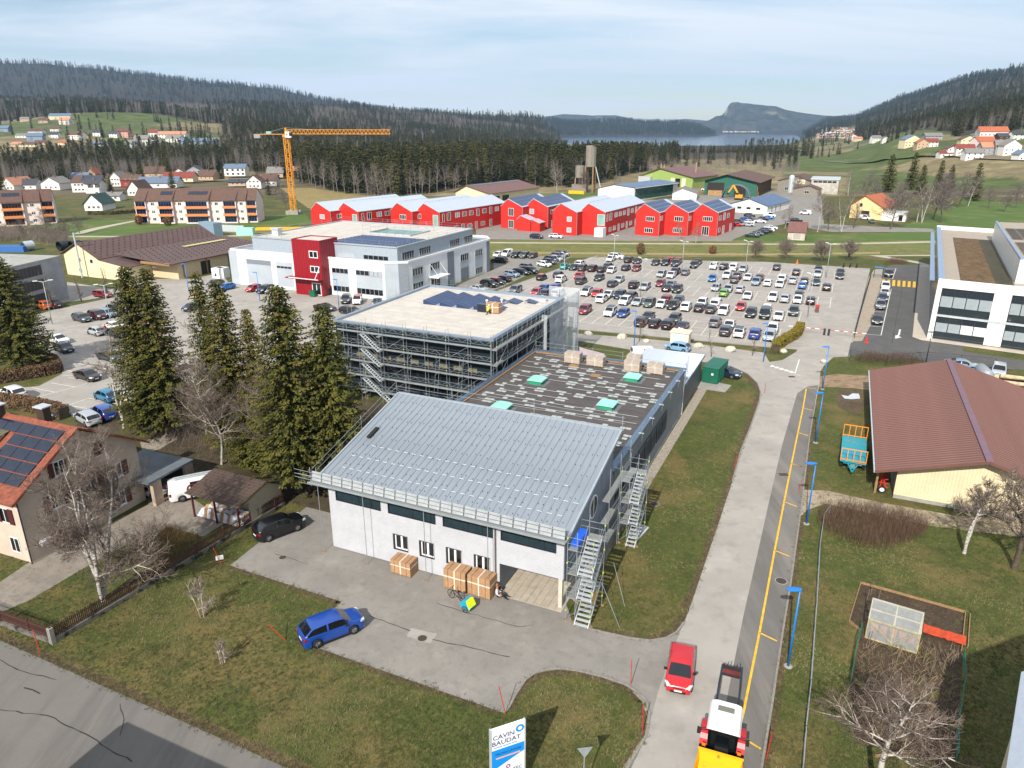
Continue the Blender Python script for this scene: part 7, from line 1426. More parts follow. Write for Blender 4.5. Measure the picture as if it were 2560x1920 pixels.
arch('grey corrugated arch shelter in front of the dark green shed',W(-15.5,352),0,7.2,7,mat('corrugated_grey','6a727a',rough=.5,metal=.3,var=.1))
t=thing('excavator','orange-yellow excavator with its arm raised under the grey arch','excavator',tuple(W(-13,345)),EA)
mb=MB();mb.bar((0,0,2.4),(-3.0,0,7.2),.7,.8);mb.bar((-3.0,0,7.2),(-5.2,0,3.4),.55,.6);mb.build('arm',mat('excavator_orange','d9901a',var=.1),t);mb=MB();mb.box(-1.5,2,-1.3,1.3,1.0,2.6);mb.build('body',MATS['excavator_orange'],t);mb=MB();mb.box(-1.8,2.2,-1.4,-.8,0,.9);mb.build('track',blk,t);mb=MB();mb.box(-1.8,2.2,.8,1.4,0,.9);mb.build('track',blk,t);mb=MB();mb.box(-1.2,0,-1.2,-.1,2.6,3.6);mb.build('cab',car_glass,t);mb=MB();mb.box(-5.9,-4.8,-.7,.7,2.6,3.5);mb.build('bucket',blk,t)
house('workshop','low white workshop with blue solar roof beside the yard full of cars','building',W(-8.6,286.5),-13,16,30,3.4,6.0,'y',.5,'white','blue',.5,[('f',4.0,1.6,1.8,.9,2,fr_d),('f',8.0,1.6,1.8,.9,2,fr_d),('f',12.2,1.6,1.8,.9,2,fr_d),('r',6,.3,2.6,2.4,1,fr_w,blind),('r',11,.3,2.6,2.4,1,fr_w,blind),('r',17,.3,2.6,2.4,1,fr_w,blind)])
house('storage_tent','white storage hall with grey roof between the sheds and red houses','tent',W(-44,333),8,12,20,3.1,5.4,'y',.4,'white','greyr',.2)
t=house('glazed_hall','white hall with blue solar roof and a tall dark green glazed side','building',W(-80,322),-14,21,48,5.2,7.4,'y',.45,'white','blue',.4,he2=6.4)
for k in range(8):MB().box(21.02,21.15,1+k*5.2,5.9+k*5.2,.6,6.0).build('glazed_panel',mat('green_dark_glass','1f4a42',rough=.2,var=.2,scale=.4),t)
mb=MB();mb.box(20.8,22.6,0,47,6.1,6.35);mb.build('canopy',alu,t)
house('wooden_workshop','weathered grey board workshop with dark roof and round metal tank','building',W(0,408),-3,18,30,6,8.8,'y',.55,'wood','brown',.6,[('f',12,4.6,5,2.4,1,fr_w,mat('cream_panel','d2c49c',var=.05)),('f',5,1,2,1.6,2)])
mb=MB();mb.rev([(1.6,0),(1.6,8.2),(1.2,9.2),(.4,9.6)],14);o=mb.build('metal_tank',alu);o.location=W(7.5,404);tag(o,'upright silver tank against the weathered board workshop','tank')
house('wooden_shed','small dark board shed before the weathered workshop','shed',W(10,385),-3,13,12,3.4,5.2,'y',.6,'wood','brown',.5,[('f',7,1.2,2.4,1.4,2)])
t=thing('concrete_workshop','pale concrete workshop with a band of windows under its flat roof','building',tuple(W(18.0,400)),EA);MB().box(0,14,0,24,0,7.6).build('wall',mat('wall_weathered_white','a8a49a',var=.25,scale=.5),t);MB().box(-.5,14.5,-.5,24.5,7.6,8.1).build('roof',alu,t)
for k in range(5):win(t,(2.2+k*2.4,0,6.0),2.0,1.0,0,2,fr_d)
t=house('hut','small pale hut with a steep brown roof by the cycle path','hut',W(20.9,208.6),0,5.2,8,2.7,5.3,'x',.5,mat('hut_wall','b4a99a',var=.1),'umber',.35,[('f',2.8,.2,2.6,2.1,1,fr_w,mat('hut_door','a39a90',var=.05))])
house('country_house','cream house with an orange-tiled roof slope behind the birches','house',W(38.8,284),-22,12.5,16,5.0,9.0,'y',.42,mat('wall_yellow_cream','dcc28c',var=.05),'orange',.6,[('f',6,.2,3.2,3.0,2,fr_d),('f',4,4.6,1.2,1.4,1)])
MB();t=thing('garage','white flat garage attached right of the cream house','garage',tuple(W(50.2,279)),EA+radians(-8));MB().box(0,8.5,0,7,0,3.3).build('wall',WALLS['white'],t);MB().box(-.2,8.7,-.2,7.2,3.3,3.5).build('roof',alu,t);win(t,(6.8,0,.2),1.4,2.2,0,1,fr_d)
t=thing('silo_tower','weathered timber silo tower on stilts before the forest','silo',tuple(W(-96,357)),EA)
mb=MB();mb.rev([(3.0,14),(3.0,24.5)],10);mb.box(-2.2,1.6,-2,2,24.5,25.3);mb.build('upper_silo',WALLS['wood'],t);mb=MB();mb.rev([(2.7,8),(2.7,14.5)],10,c=(-5.8,-1,0));mb.build('lower_silo',WALLS['wood'],t)
for x,y in((-2.2,-2),(2.2,-2),(2.2,2),(-2.2,2)):MB().box(x-.35,x+.35,y-.35,y+.35,0,14.5).build('leg',timber,t)
for x,y in((-7.8,-2.5),(-3.8,-2.5),(-3.8,1)):MB().box(x-.25,x+.25,y-.25,y+.25,0,8.2).build('leg',timber,t)
mb=MB();mb.bar((3,0,14),(7,0,0),.4);mb.bar((-8.5,-1,8),(-9,-1,0),.3);mb.build('brace',alu,t);MB().box(-9.5,-1,-4,-1,0,4.5).build('shed',WALLS['wood'],t)
o=MB().box(-4.5,4.5,-.8,.8,0,1.6).build('feed_trough',yellow_m);o.location=W(-100,346);o.rotation_euler=(0,0,EA);tag(o,'long yellow machine at the foot of the silo tower','machine');
cy_=mat('crane_yellow','d98f16',rough=.45,var=.06);CR=thing('tower_crane','yellow-orange tower crane standing left of the red houses','crane',tuple(G(735,535)),radians(-3))
def lattice(mb,x0,x1,y,z0,z1,n,w_,m=0):
 pass
mast=MB();hM=31.0;wd2=.95
for sx in(-wd2,wd2):
 for sy in(-wd2,wd2):mast.bar((sx,sy,1.4),(sx,sy,hM),.22)
for k in range(16):
 z0,z1=1.4+k*(hM-1.4)/16,1.4+(k+1)*(hM-1.4)/16
 for(a_,b_) in(((-wd2,-wd2),(wd2,-wd2)),((wd2,-wd2),(wd2,wd2)),((wd2,wd2),(-wd2,wd2)),((-wd2,wd2),(-wd2,-wd2))):
  if k%2:a_,b_=b_,a_
  mast.bar((*a_,z0),(*b_,z1),.12);mast.bar((*a_,z1),(*b_,z1),.1)
mast.build('mast',cy_,CR)
jr=radians(14)
jib=MB();n_=26;Lj=43.0
for k in range(n_):
 a,b=k*Lj/n_,(k+1)*Lj/n_
 jib.bar((a,0,33.6),(b,0,33.6),.18);jib.bar((a,-.6,32.0),(b,-.6,32.0),.18);jib.bar((a,.6,32.0),(b,.6,32.0),.18);jib.bar((a,-.6,32.0),((a+b)/2,0,33.6),.1);jib.bar(((a+b)/2,0,33.6),(b,-.6,32.0),.1);jib.bar((a,.6,32.0),((a+b)/2,0,33.6),.1);jib.bar(((a+b)/2,0,33.6),(b,.6,32.0),.1);jib.bar((a,-.6,32),(a,.6,32),.1)
jo=jib.build('jib',cy_,CR);
mb=MB();mb.box(8,10,-.5,.5,31.2,31.8);mb.build('trolley',fr_d,jo)
cj=MB()
for sy in(-.6,.6):cj.bar((0,sy,31.9),(-13,sy,31.9),.22)
for k in range(8):cj.bar((-k*1.7,-.6,31.9),(-(k+1)*1.7,.6,31.9),.1)
cjo=cj.build('counter_jib',cy_,CR);mb=MB();mb.box(-13.2,-10.6,-.8,.8,30.4,32.0);mb.build('counterweight',conc,cjo);mb=MB();mb.box(-8,-6,-.7,.7,32.1,33.0);mb.build('winch',mat('winch_teal','7fb3a8',var=.05),cjo)
mb=MB();mb.box(.2,2.6,-1.9,-.6,30.6,32.9);o=mb.build('cab',fr_w,CR);MB().box(1.9,2.66,-1.94,-.7,31.2,32.7).build('cab_window',car_glass,o);MB().box(.5,1.2,-1.92,-1.9,31.5,32.0).build('badge',red_m,o)
mb=MB();mb.box(-1.2,1.2,-1.2,1.2,30.8,31.6);mb.tube((0,0,31.6),(0,0,34.4),.4,n=6);mb.build('slewing_ring',cy_,CR);mb=MB();mb.bar((-.2,0,34.4),(-9,0,32.2),.08);mb.bar((.2,0,34.4),(12,0,33.6),.08);mb.build('tie_bar',galv,CR)
mb=MB();mb.box(-2.6,2.6,-2.6,-.9,0,1.5);mb.box(-2.6,2.6,.9,2.6,0,1.5);mb.box(-3,3,-1,1,0,1.0);mb.build('ballast_base',conc,CR)
for o_ in(jo,cjo):o_.rotation_euler=(0,0,0)
o=MB().box(-9,9,-1.3,1.3,.1,.9).build('formwork_frame',yellow_m);o.location=G(705,575);o.rotation_euler=(0,0,.1);tag(o,'flat yellow steel frame lying beyond the white building','frame')
for k in range(6):
 o=MB().box(-.9,.9,-.5,.5,0,2.2).build('mesh_crate',alu);o.location=G(560+k*9,578+k*.4);tag(o,ORD[k]+' grey crate of the row before the pink apartment block','crate','crates on the building site')
o=MB().box(-2.8,2.8,-1.2,1.2,0,2.4).build('site_container',mat('container_teal_pale','8fc9b8',var=.05));o.location=G(615,587);tag(o,'pale turquoise container on the building site','container')
o=MB().box(-4.2,4.2,-1.6,1.6,0,4.6).build('site_container',mat('container_blue_grey','74899c',var=.08));o.location=G(529,590);o.rotation_euler=(0,0,-.6);tag(o,'blue-grey stacked containers behind the brown hall roof','container')
orange_b=mat('balcony_orange','c97b45',var=.06);blue_f=mat('frame_blue','2e4f9a',var=.05);redfr=mat('frame_red','7c2a26',var=.05)
def aptmod(root_label,loc,ang,w_,d_,mods,wall,fcol,group=None,floors=3):
 t=thing('apartment_block',root_label,'apartment block',tuple(loc),EA+radians(ang));x=0
 for(mw,off,kind) in mods:
  mb=MB();he=8.8;hr=12.4
  mb.extr([(off,0),(d_,0),(d_,he),(d_*.5,hr-.1),(off,he)],'x',x,x+mw-.02);mb.build('wall',wall,t)
  rb=MB();s_=(hr-he)/(d_*.5-off);
  rb.extr([(off-.6,he-.6*s_),(d_*.5,hr),(d_*.5,hr+.18),(off-.6,he-.6*s_+.18)],'x',x-.1,x+mw+.1);rb.extr([(d_*.5,hr),(d_+.6,he-.6*s_),(d_+.6,he-.6*s_+.18),(d_*.5,hr+.18)],'x',x-.1,x+mw+.1);ro=rb.build('roof',ROOFS['brown'],t)
  for fl in range(floors):
   z_=.5+fl*2.8
   if kind=='b':
    win(t,(x+mw/2,off,z_),mw*.86,2.0,0,max(3,int(mw/1.1)),fcol,gld,.1)
    if fl:b=MB();b.box(x+mw*.04,x+mw*.96,off-1.1,off-1.0,z_-.5,z_+.45);b.box(x+mw*.04,x+mw*.96,off-1.0,off,z_-.5,z_-.38);b.build('balcony',orange_b,t)
   else:
    for k in range(max(1,int(mw/3))):win(t,(x+mw*(k+.5)/max(1,int(mw/3)),off,z_+.5),1.3,1.2,0,2,fr_w if kind=='w' else fcol,gld,.1,blinds=.5 if(k+fl)%2 else 0,bmat=blind)
  if kind=='b' and mw>5:
   s2_=atan2(s_,1);q_=MB();q_.obox((0,0,0),(mw*.8/4*.96,2.0,.06),0);pm3=q_.mesh('solar_panel',pv_m)
   for k in range(4):o=link('solar_panel',pm3,t);yy=off+(d_*.5-off)*.55;o.location=(x+mw*.1+mw*.8/4*(k+.5),yy,he+s_*(yy-off)+.28);o.rotation_euler=(s2_,0,0)
  x+=mw
 win(t,(0,d_*.3,1.0),1.2,1.2,-pi/2,1,fcol);return t
aptmod('long pink apartment block with orange balconies and blue window frames',W(-207,150.5),28,0,12,[(4.0,.8,'b'),(4.5,1.5,'w'),(5.5,.3,'b'),(4.5,1.5,'w'),(9.0,-.3,'b'),(5.0,1.0,'w'),(5.0,.2,'b'),(3.5,1.0,'w'),(3.5,2.0,'b')],WALLS['pinkw'],blue_f)
aptmod('left apartment block with orange balconies, red frames and large solar panels',W(-258,108),52,0,12,[(4.5,1.0,'w'),(11,0,'b'),(6,1.2,'w'),(7,.3,'b'),(5.5,1.2,'w'),(4,2.4,'b')],WALLS['pinkw'],redfr)
hallw=mat('hall_beige','d8caa5',var=.05,scale=.4);hroof=mat('hall_roof_brown','58443f',rough=.7,var=.1,scale=.5)
HB=thing('beige_hall','large beige hall with brown speckled roofs and a lower wing','building',tuple(W(-137,73)),EA)
mb=MB();mb.extr([(0,0),(12.2,0),(12.2,4.6),(5.8,7.9),(0,5.2)],'y',0,37);mb.build('wall',hallw,HB);mb=MB();mb.extr([(12.22,0),(21.8,0),(21.8,3.3),(12.22,4.5)],'y',0,37);mb.build('wing_wall',hallw,HB)
mb=MB();mb.extr([(21.82,0),(30.6,0),(30.6,3.9),(14,5.2),(21.82,3.4)],'y',4,37) if False else mb.box(21.85,30.6,6.5,38,0,3.7);mb.build('garage_wall',mat('hall_panel','c2b08e',var=.06),HB)
mb=MB();mb.extr([(-.8,4.95),(5.8,8.05),(5.8,8.2),(-.8,5.1)],'y',-.6,37.6);mb.extr([(5.8,8.05),(12.9,4.55),(12.9,4.7),(5.8,8.2)],'y',-.6,37.6);rf_=mb.build('roof',hroof,HB)
mb=MB();mb.extr([(12.3,4.5),(22.2,3.3),(22.2,3.42),(12.3,4.62)],'y',-.3,37.4);mb.build('wing_roof',hroof,HB);mb=MB();mb.extr([(13.5,5.3),(31.6,3.95),(31.6,4.12),(13.5,5.46)],'y',3.6,38.4);mb.build('wing_roof',hroof,HB)
mb=MB()
for j in range(7):
 for i in range(22):
  x=6.6+j*.95;y=.8+i*1.65+(j%2)*.8;mb.box(x-.09,x+.09,y-.12,y+.12,8.2-(x-5.8)*.493+0,8.35-(x-5.8)*.493)
for j in range(9):
 for i in range(20):
  x=15+j*1.7;y=4.6+i*1.65+(j%2)*.8;z_=5.46-(x-13.5)*.0746;mb.box(x-.09,x+.09,y-.12,y+.12,z_,z_+.14)
tag(mb.build('snow_hooks',fr_d,HB),kind='stuff')
mb=MB();mb.box(17.5,19.3,20,34,5.18,5.24);mb.build('roof_light_strip',mat('translucent_yellow','b8ad7a',var=.1),HB)
for(u,z_) in((5.2,.9),(5.4,3.5),(9.7,3.4),(18.8,1.2)):win(HB,(u,0,z_),1.1,1.0,0,1,fr_w)
for k in range(4):MB().box(30.62,30.75,8+k*7.2,8.3+k*7.2,0,3.8).build('post',timber,HB)
win(HB,(30.6,15,0),3.0,3.2,pi/2,1,fr_d,dk);MB().box(22,31.5,3.6,3.9,3.7,4.3).build('fascia',timber,HB)
mb=MB();mb.tube((7.5,-1.6,0),(7.5,-1.6,10.8),.2,.18,n=10);o=mb.build('flue_pipe',alu);o.location=W(-137,73);o.rotation_euler=(0,0,EA);tag(o,'tall silver pole-like flue before the gable of the beige hall','flue')
mb=MB();mb.rev([(.45,0),(.45,6.2),(.8,6.3),(.8,7.0)],10);o=mb.build('exhaust_pipe',fr_d);o.location=W(-139,82);tag(o,'dark exhaust pipe with pale cap behind the beige hall','pipe')
CB=thing('concrete_building','grey concrete building with dark louvred window bands at the left edge','building',tuple(W(0,0)),EA);A_,B_,C_,D_=(-111.6,55.3),(-107.4,40.8),(-135,33),(-139,48)
mb=MB();mb.prism([A_,B_,C_,D_],0,8.9);mb.build('wall',WALLS['concrete'],CB);mb=MB();mb.prism([(a[0]*.998-.2,a[1]) for a in(A_,B_,C_,D_)],8.9,9.05);mb.build('roof',mat('roof_gravel_grey','97968f',var=.12,scale=.6),CB)
dv=Vector((B_[0]-A_[0],B_[1]-A_[1]));dv.normalize();fa=atan2(dv.y,dv.x)
for za_,zb_ in((6.2,8.2),(3.4,5.4),(.6,2.6)):
 for k in range(10):
  c_=Vector(A_)+dv*(6.2+k*.95);o=MB().box(-.45,.45,-.1,.02,0,zb_-za_).build('louvre_panel',mat('louvre_dark','3a3634',var=.2,scale=3,stc=(1,1,8)),CB);o.location=(c_.x,c_.y,za_);o.rotation_euler=(0,0,fa+pi)
  o.rotation_euler=(0,0,fa+(0 if True else pi))
for k in range(3):MB().box(-136+k*8,-135.6+k*8,35,52,9.05,9.12).build('roof_seam',alu,CB)
t=thing('pipe_stack','large grey pipe rings and black tubes lying behind the concrete building','pipes',tuple(G(60,628)))
for k in range(4):mb=MB();mb.tube((0,0,1.4),(1.2,2.5,1.4),1.4,n=16,cap=False);mb.tube((0,0,1.4),(1.2,2.5,1.4),1.1,n=16,cap=False);o=mb.build('pipe',mat('pipe_black','2a2d31',var=.1) if k else alu,t);o.location=(7+k*3.2 if k else 0,k*.6,0)
o=MB().box(-14,6,-2,2,0,1.6).build('blue_tarpaulin',mat('tarp_blue','2f5f9c',var=.1));o.location=G(20,628);tag(o,'blue tarpaulin-covered load behind the concrete building','tarpaulin')
TT=ZP(0,380,3.16)
def hpx(x0,x1,yb,label,wall,roof,he,hr,d_,ridge='y',ang=12,wins=None,name='house',group=None,cat='house',**k):
 a_=G(*TT(x0,yb));b_=G(*TT(x1,yb));w_=(b_-a_).length;al=degrees_(atan2(b_.y-a_.y,b_.x-a_.x)-EA)
 ws=wins if wins is not None else[('f',w_*u,z_,1.2,1.1,2) for u in(.25,.5,.75) for z_ in((1.0,3.6) if he>4 else(1.0,))]
 return house(name,label,cat,a_,al+ang,w_*.95,d_,he,hr,ridge,.5,wall,roof,.6,ws,[(w_*.5,d_*.4)],group,**k)
degrees_=math.degrees
hpx(20,130,305,'white house with a pink-orange roof at the far left behind the apartments','white','pinkr',3.4,7.2,16,'y',-8)
hpx(330,490,300,'white gabled house with grey-brown roof and two orange-shuttered windows','white','greyr',4.0,7.2,12,'y',-4)
hpx(575,680,320,'large white house with glazed balcony and dark solar roof','white','brown',5.6,8.8,20,'x',10,pv=(1,1.2,9,4,15,4,6))
hpx(680,790,328,'white wing with the glazed veranda of the large solar-roofed house','white','dark',5.4,7.4,9,'x',4,wins=[('f',3,3,3,2,4),('f',7,3,3,2,4)])
hpx(875,960,272,'narrow white gabled house with brown shutters','white','greyr',5.4,8.6,10,'y',0);hpx(960,1110,275,'red wooden chalet with brown roof and awning','redc','brown',4.2,7.0,10,'x',4)
hpx(1145,1310,200,'house with wide brown roof at the edge of the forest','tan','brown',3.2,7.2,12,'x',10);hpx(1360,1470,205,'house with brown roof right of the tall spruce','white','brown',3.2,6.6,12,'y',10);hpx(1470,1600,200,'grey-gabled house with dark roof against the forest','concrete','dark',4.6,8.0,10,'y',6);hpx(1560,1700,222,'house with brown roof sloping to the white villa','tan','brown',3.0,6.6,12,'x',-8)
hpx(1090,1400,286,'bungalow with a wide blue-grey hipped roof','white','bluegrey',3.0,6.2,14,'x',8,hip=.0);hpx(1290,1530,238,'house with red-brown roof and yellow awning','cream','red',3.0,6.2,12,'x',6)
hpx(1775,1945,190,'white two-storey villa with blue window trim and grey roof','white','bluegrey',6.0,8.6,11,'x',2,wins=[('f',u,z_,1.6,1.4,2,blue_f) for u in(2.5,6.5,10.5,14) for z_ in(.9,3.7)])
hpx(1012,1110,345,'white gabled house with brown roof beside the pink apartment block','white','brown',3.6,7.6,14,'y',0);hpx(672,820,465,'small white cottage with a dark green roof beside the lane','white',mat('roof_bottle_green','27433f',var=.1),3.2,7.0,11,'y',0);hpx(790,950,388,'low white garage building with grey roof beside the lane','white','greyr',2.6,4.0,8,'x',6)
hpx(1950,2070,290,'white gabled house with brown roof behind the crane','white','brown',4.2,7.8,10,'y',2);hpx(2070,2190,270,'brown-roofed wing right beside the white gabled house near the crane','white','brown',3.6,7.0,10,'x',6);hpx(1805,1945,270,'low shed with black solar roof behind the apartment block','tan','pv',2.4,4.0,8,'x',4)
hpx(2110,2240,200,'house with pale grey tiled roof left of the crane mast','tan','greyr',3.2,7.2,12,'x',6);hpx(2320,2440,205,'dark wooden chalet with balcony right of the crane mast','chalet','pinkr',5.4,8.2,10,'x',4);hpx(565,690,238,'small house with dark blue roof at the forest edge','tan','bluegrey',3.2,6.0,10,'x',6);hpx(690,760,215,'small rust-brown roofed house above the solar-roofed one','tan','orange',4.0,7.6,9,'y',4);hpx(90,290,300,'grey-roofed house half hidden behind the left apartment block','white','dark',3.2,6.0,9,'x',4)
def fh1(vf,x0,x1,yt,yb,wall,roof,label,group=None,ridge='x',cat='house'):
 xc=(x0+x1)/2;px_,py_=vf(xc,yb);P_=HIT(px_,py_)
 if P_ is None:return
 s_=P_.y/CF*1.0;wpx=abs(vf(x1,yb)[0]-vf(x0,yb)[0]);hpx_=abs(vf(x0,yt)[1]-py_);w_=wpx*s_;h_=max(4.5,min(11,hpx_*s_*1.0));d_=min(14,max(7,w_*.6));ang=radians(rnd.uniform(-14,14))
 t=thing('house',label,cat,tuple(P_-Vector((0,0,.6))),ang,group);he=h_*.62+.6;hr=h_+.6;mb=MB()
 if ridge=='y':mb.extr([(-w_/2,-1.5),(w_/2,-1.5),(w_/2,he),(0,hr-.1),(-w_/2,he)],'y',0,d_);pr=[((-w_/2-.6,he-.3),(0,hr)),((0,hr),(w_/2+.6,he-.3))]
 else:mb.extr([(0,-1.5),(d_,-1.5),(d_,he),(d_/2,hr-.1),(0,he)],'x',-w_/2,w_/2);pr=[((-.6,he-.3),(d_/2,hr)),((d_/2,hr),(d_+.6,he-.3))]
 mb.build('wall',WALLS[wall],t);rb=MB()
 for(a_,b_) in pr:rb.extr([a_,b_,(b_[0],b_[1]+.25),(a_[0],a_[1]+.25)],'y' if ridge=='y' else 'x',-.6 if ridge=='y' else-w_/2-.6,d_+.6 if ridge=='y' else w_/2+.6)
 rb.build('roof',ROOFS[roof],t)
 if wpx>14:
  n_=max(2,int(w_/3.2))
  for k in range(n_):
   for z_ in((1.2,) if he<4.6 else(1.0,3.6)):win(t,(-w_/2+w_*(k+.5)/n_,0,z_),1.3,1.2,0,1,fr_w,gld,.12)
 return t
VH=ZP(0,270,2.268);
LH=[(285,395,38,70,'cream','bluegrey','cream farmhouse with a dark blue-grey roof, highest on the left slope'),(335,395,60,97,'white','pinkr','white house with pinkish roof just below the farmhouse'),(222,268,62,88,'tan','brown','small tan barn left of the white pink-roofed house'),(118,165,55,78,'tan','greyr','small grey-tan shed in the upper left meadow'),(0,50,105,137,'blue','bluegrey','blue-grey house cut by the left edge on the slope'),(165,238,122,150,'white','brown','white house with brown roof left of the dark conifer'),(160,237,146,190,'blue','bluegrey','blue-grey double-gabled house on the left slope'),(288,332,110,137,'white','brown','small white two-storey house, second row of the slope'),(280,330,142,174,'white','dark','white and black house under the small two-storey one'),(388,466,138,180,'white','brown','white house with balcony in the middle of the slope'),(528,570,130,163,'white','dark','white gabled house with dark roof at the wood edge'),(620,665,135,170,'white','dark','white house with dark blue roof left of the pink building'),(665,727,116,170,'salmon','brown','pink three-storey building at the wood edge'),(735,768,150,172,'chalet','brown','small brown chalet right of the pink building'),(838,892,128,167,'white','red','white house with red-brown gable above the factory'),(768,842,152,217,'white','greyr','large white house with grey hipped roof left of the factory'),(845,900,168,197,'white','greyr','white house right of the grey-hipped one'),(905,1045,138,175,'white','pinkr','white factory block with orange-brown roof edge'),(940,1022,158,197,'white','greyr','pale factory wing with glazed front'),(1020,1210,178,212,'blue','bluegrey','long low blue-grey factory hall right of the slope houses'),(520,592,197,230,'white','bluegrey','pale blue-grey workshop hall behind the spruces'),(720,780,190,230,'grey','greyr','grey workshop hall between the spruces'),(90,158,150,170,'white','greyr','low white garages left of the blue double house'),(60,120,202,222,'tan','pinkr','tan low house behind the left spruces'),(120,205,200,222,'cream','brown','cream low house behind the left spruces'),(205,262,188,210,'tan','brown','brown low house right of the cream one behind the spruces'),(330,372,190,212,'cream','orange','small cream house among the conifers of the left slope'),(468,500,148,172,'tan','brown','small tan shed right of the white balcony house')]
for l in LH:fh1(VH,*l[:6],l[6])
V6=ZP(2040,180,4.254)
RH=[(940,1115,685,795,'cream','bluegrey','cream gabled house with solar roof alone at the left of the right village','y'),(1075,1190,725,815,'tan','orange','tan house with orange-brown roof beside the cream gabled one','y'),(1180,1290,720,800,'white','red','white house with dark red roof behind the twin conifers','x'),(1170,1330,660,730,'concrete','greyr','grey-roofed farm behind the twin conifers','x'),(1545,1692,690,782,'cream','brown','cream gabled house in the middle of the right village','y'),(1755,2010,598,715,'pinkw','orange','big pale pink house with a long orange roof, highest in the village','x'),(1715,1905,648,712,'white','bluegrey','white house with a blue-grey roof below the long orange roof','y'),(1710,1912,705,822,'pinkw','orange','pale pink gabled house with bright orange roof','x'),(1760,1905,770,892,'concrete','pinkr','shed with pinkish roof below the bright orange roof','x'),(1905,1990,745,885,'concrete','greyr','grey barn wing left of the large white gable','x'),(1990,2165,735,887,'white','greyr','large white gabled house at the right of the village','y'),(1400,1550,785,880,'white','brown','white chalet with brown roof in the lower village','y'),(1500,1662,785,882,'white','red','house with dark red hipped roof in the lower village','x'),(1325,1440,855,907,'white','red','low white house with brick-red roof at the lane','x'),(1595,1765,830,932,'white','greyr','white house with grey roof nearest the meadow','x'),(2150,2260,850,942,'white','bluegrey','white and blue house at the right edge of the village','y'),(2095,2205,640,722,'white','dark','white house with dark roof at the upper right edge','x'),(1940,2045,665,742,'chalet','dark','dark timber house right of the long orange roof','x'),(600,690,685,747,'white','greyr','white villa between dark conifers left of the village','x'),(708,770,695,747,'white','greyr','small white gabled house on the dry slope','y'),(415,492,695,737,'cream','pinkr','cream cottage with pink roof at the meadow end','x'),(350,440,650,725,'white','pinkr','white three-storey house with pink roof at the meadow end','y'),(650,755,615,667,'cream','brown','house with brown roof on the slope above the white villa','x'),(900,958,540,560,'white','greyr','lonely white barn high on the right slope','x'),(845,878,585,612,'white','greyr','small white gabled hut high on the right slope','y')]
for l in RH:fh1(V6,*l[:6],l[6],None,l[7])
cols_=['white','cream','white','pinkw','tan','white','grey'];rfs=['orange','brown','greyr','pinkr','red','brown','dark'];n_v=0
vil=[]
for row_,(ya,xa,xb,step) in enumerate(((606,10,330,27),(628,20,520,30),(652,0,560,36),(680,10,430,40),(705,0,330,46))):
 x=xa
 while x<xb:vil.append((x+rnd.uniform(-6,6),ya+rnd.uniform(-5,5)-x*.01,row_));x+=step*rnd.uniform(.85,1.2)
names5=['farthest','second farthest','middle','second nearest','nearest'];per={}
for x,y,row_ in vil:
 per[row_]=per.get(row_,0)+1;c_=rnd.choice(cols_);r_=rnd.choice(rfs);sz=rnd.uniform(17,30)*(1+.08*row_)
 fh1(V6,x,x+sz,y-sz*.62,y,c_,r_,{'pinkw':'pale pink','grey':'grey'}.get(c_,c_)+' house, '+ORD[per[row_]-1]+' from the left in the '+names5[row_]+' lakeside village row','houses of the lakeside village',rnd.choice('xy'))
VF=ZP(1400,200,1.907)
for k in range(16):
 x=775+k*11+rnd.uniform(-3,3);fh1(VF,x,x+rnd.uniform(5,9),244,249.5,rnd.choice(('white','cream')),rnd.choice(('greyr','pinkr')),'tiny pale house under the cliff mountain, '+ORD[k]+' from the left along the far shore','tiny houses on the far lake shore')
def lane(name,pts,w_,m):
 mb=MB();P=[HIT(*p_) for p_ in pts];Q=[]
 for a_,b_ in zip(P,P[1:]):
  for k in range(12):q_=a_.lerp(b_,k/12);q_.z=H(q_.x,q_.y)+.5;Q.append(q_)
 for a_,b_ in zip(Q,Q[1:]):
  t_=(b_-a_).normalized();s_=Vector((-t_.y,t_.x,0)).normalized()*w_/2;mb.quad(a_+s_,a_-s_,b_-s_,b_+s_)
 return tag(mb.build(name,m),kind='structure')
lane('country_lane',[(2060,404),(2150,408),(2230,399),(2330,392),(2440,398),(2580,404)],6,asph4)
BR=thing('barn','big barn with long brown corrugated roof and cream gable wall','barn',tuple(W(44.4,29.7)),EA)
bw=mat('barn_sheet_cream','cdbf9e',rough=.55,var=.07,scale=.5);brf=mat('barn_roof_brown','69463d',rough=.6,var=.12,scale=.25,detail=6)
sB=(5.7-3.0)/8.9
mb=MB();n_=48
for i in range(n_):
 x0,x1=i*14/n_,(i+1)*14/n_;zt=lambda x:3.42+sB*x if x<6.9 else 5.5-sB*(x-6.9)
 mb.quad((x0,0,0),(x0+.2,0,0),(x0+.2,0,zt(x0+.2)),(x0,0,zt(x0)));mb.quad((x0+.2,-.045,0),(x1,-.045,0),(x1,-.045,zt(x1)),(x0+.2,-.045,zt(x0+.2)));mb.quad((x0+.2,0,0),(x0+.2,-.045,0),(x0+.2,-.045,zt(x0+.2)),(x0+.2,0,zt(x0+.2)));mb.quad((x1,0,0),(x1,-.045,0),(x1,-.045,zt(x1)),(x1,0,zt(x1)))
mb.build('gable_wall',bw,BR,fix=False)
mb=MB();mb.extr([(0,.0),(14,0),(14,3.35),(6.9,5.45),(0,3.35)],'y',.05,29.5);mb.build('wall',WALLS['wood'],BR)
nb_=62;pp=33.4/nb_
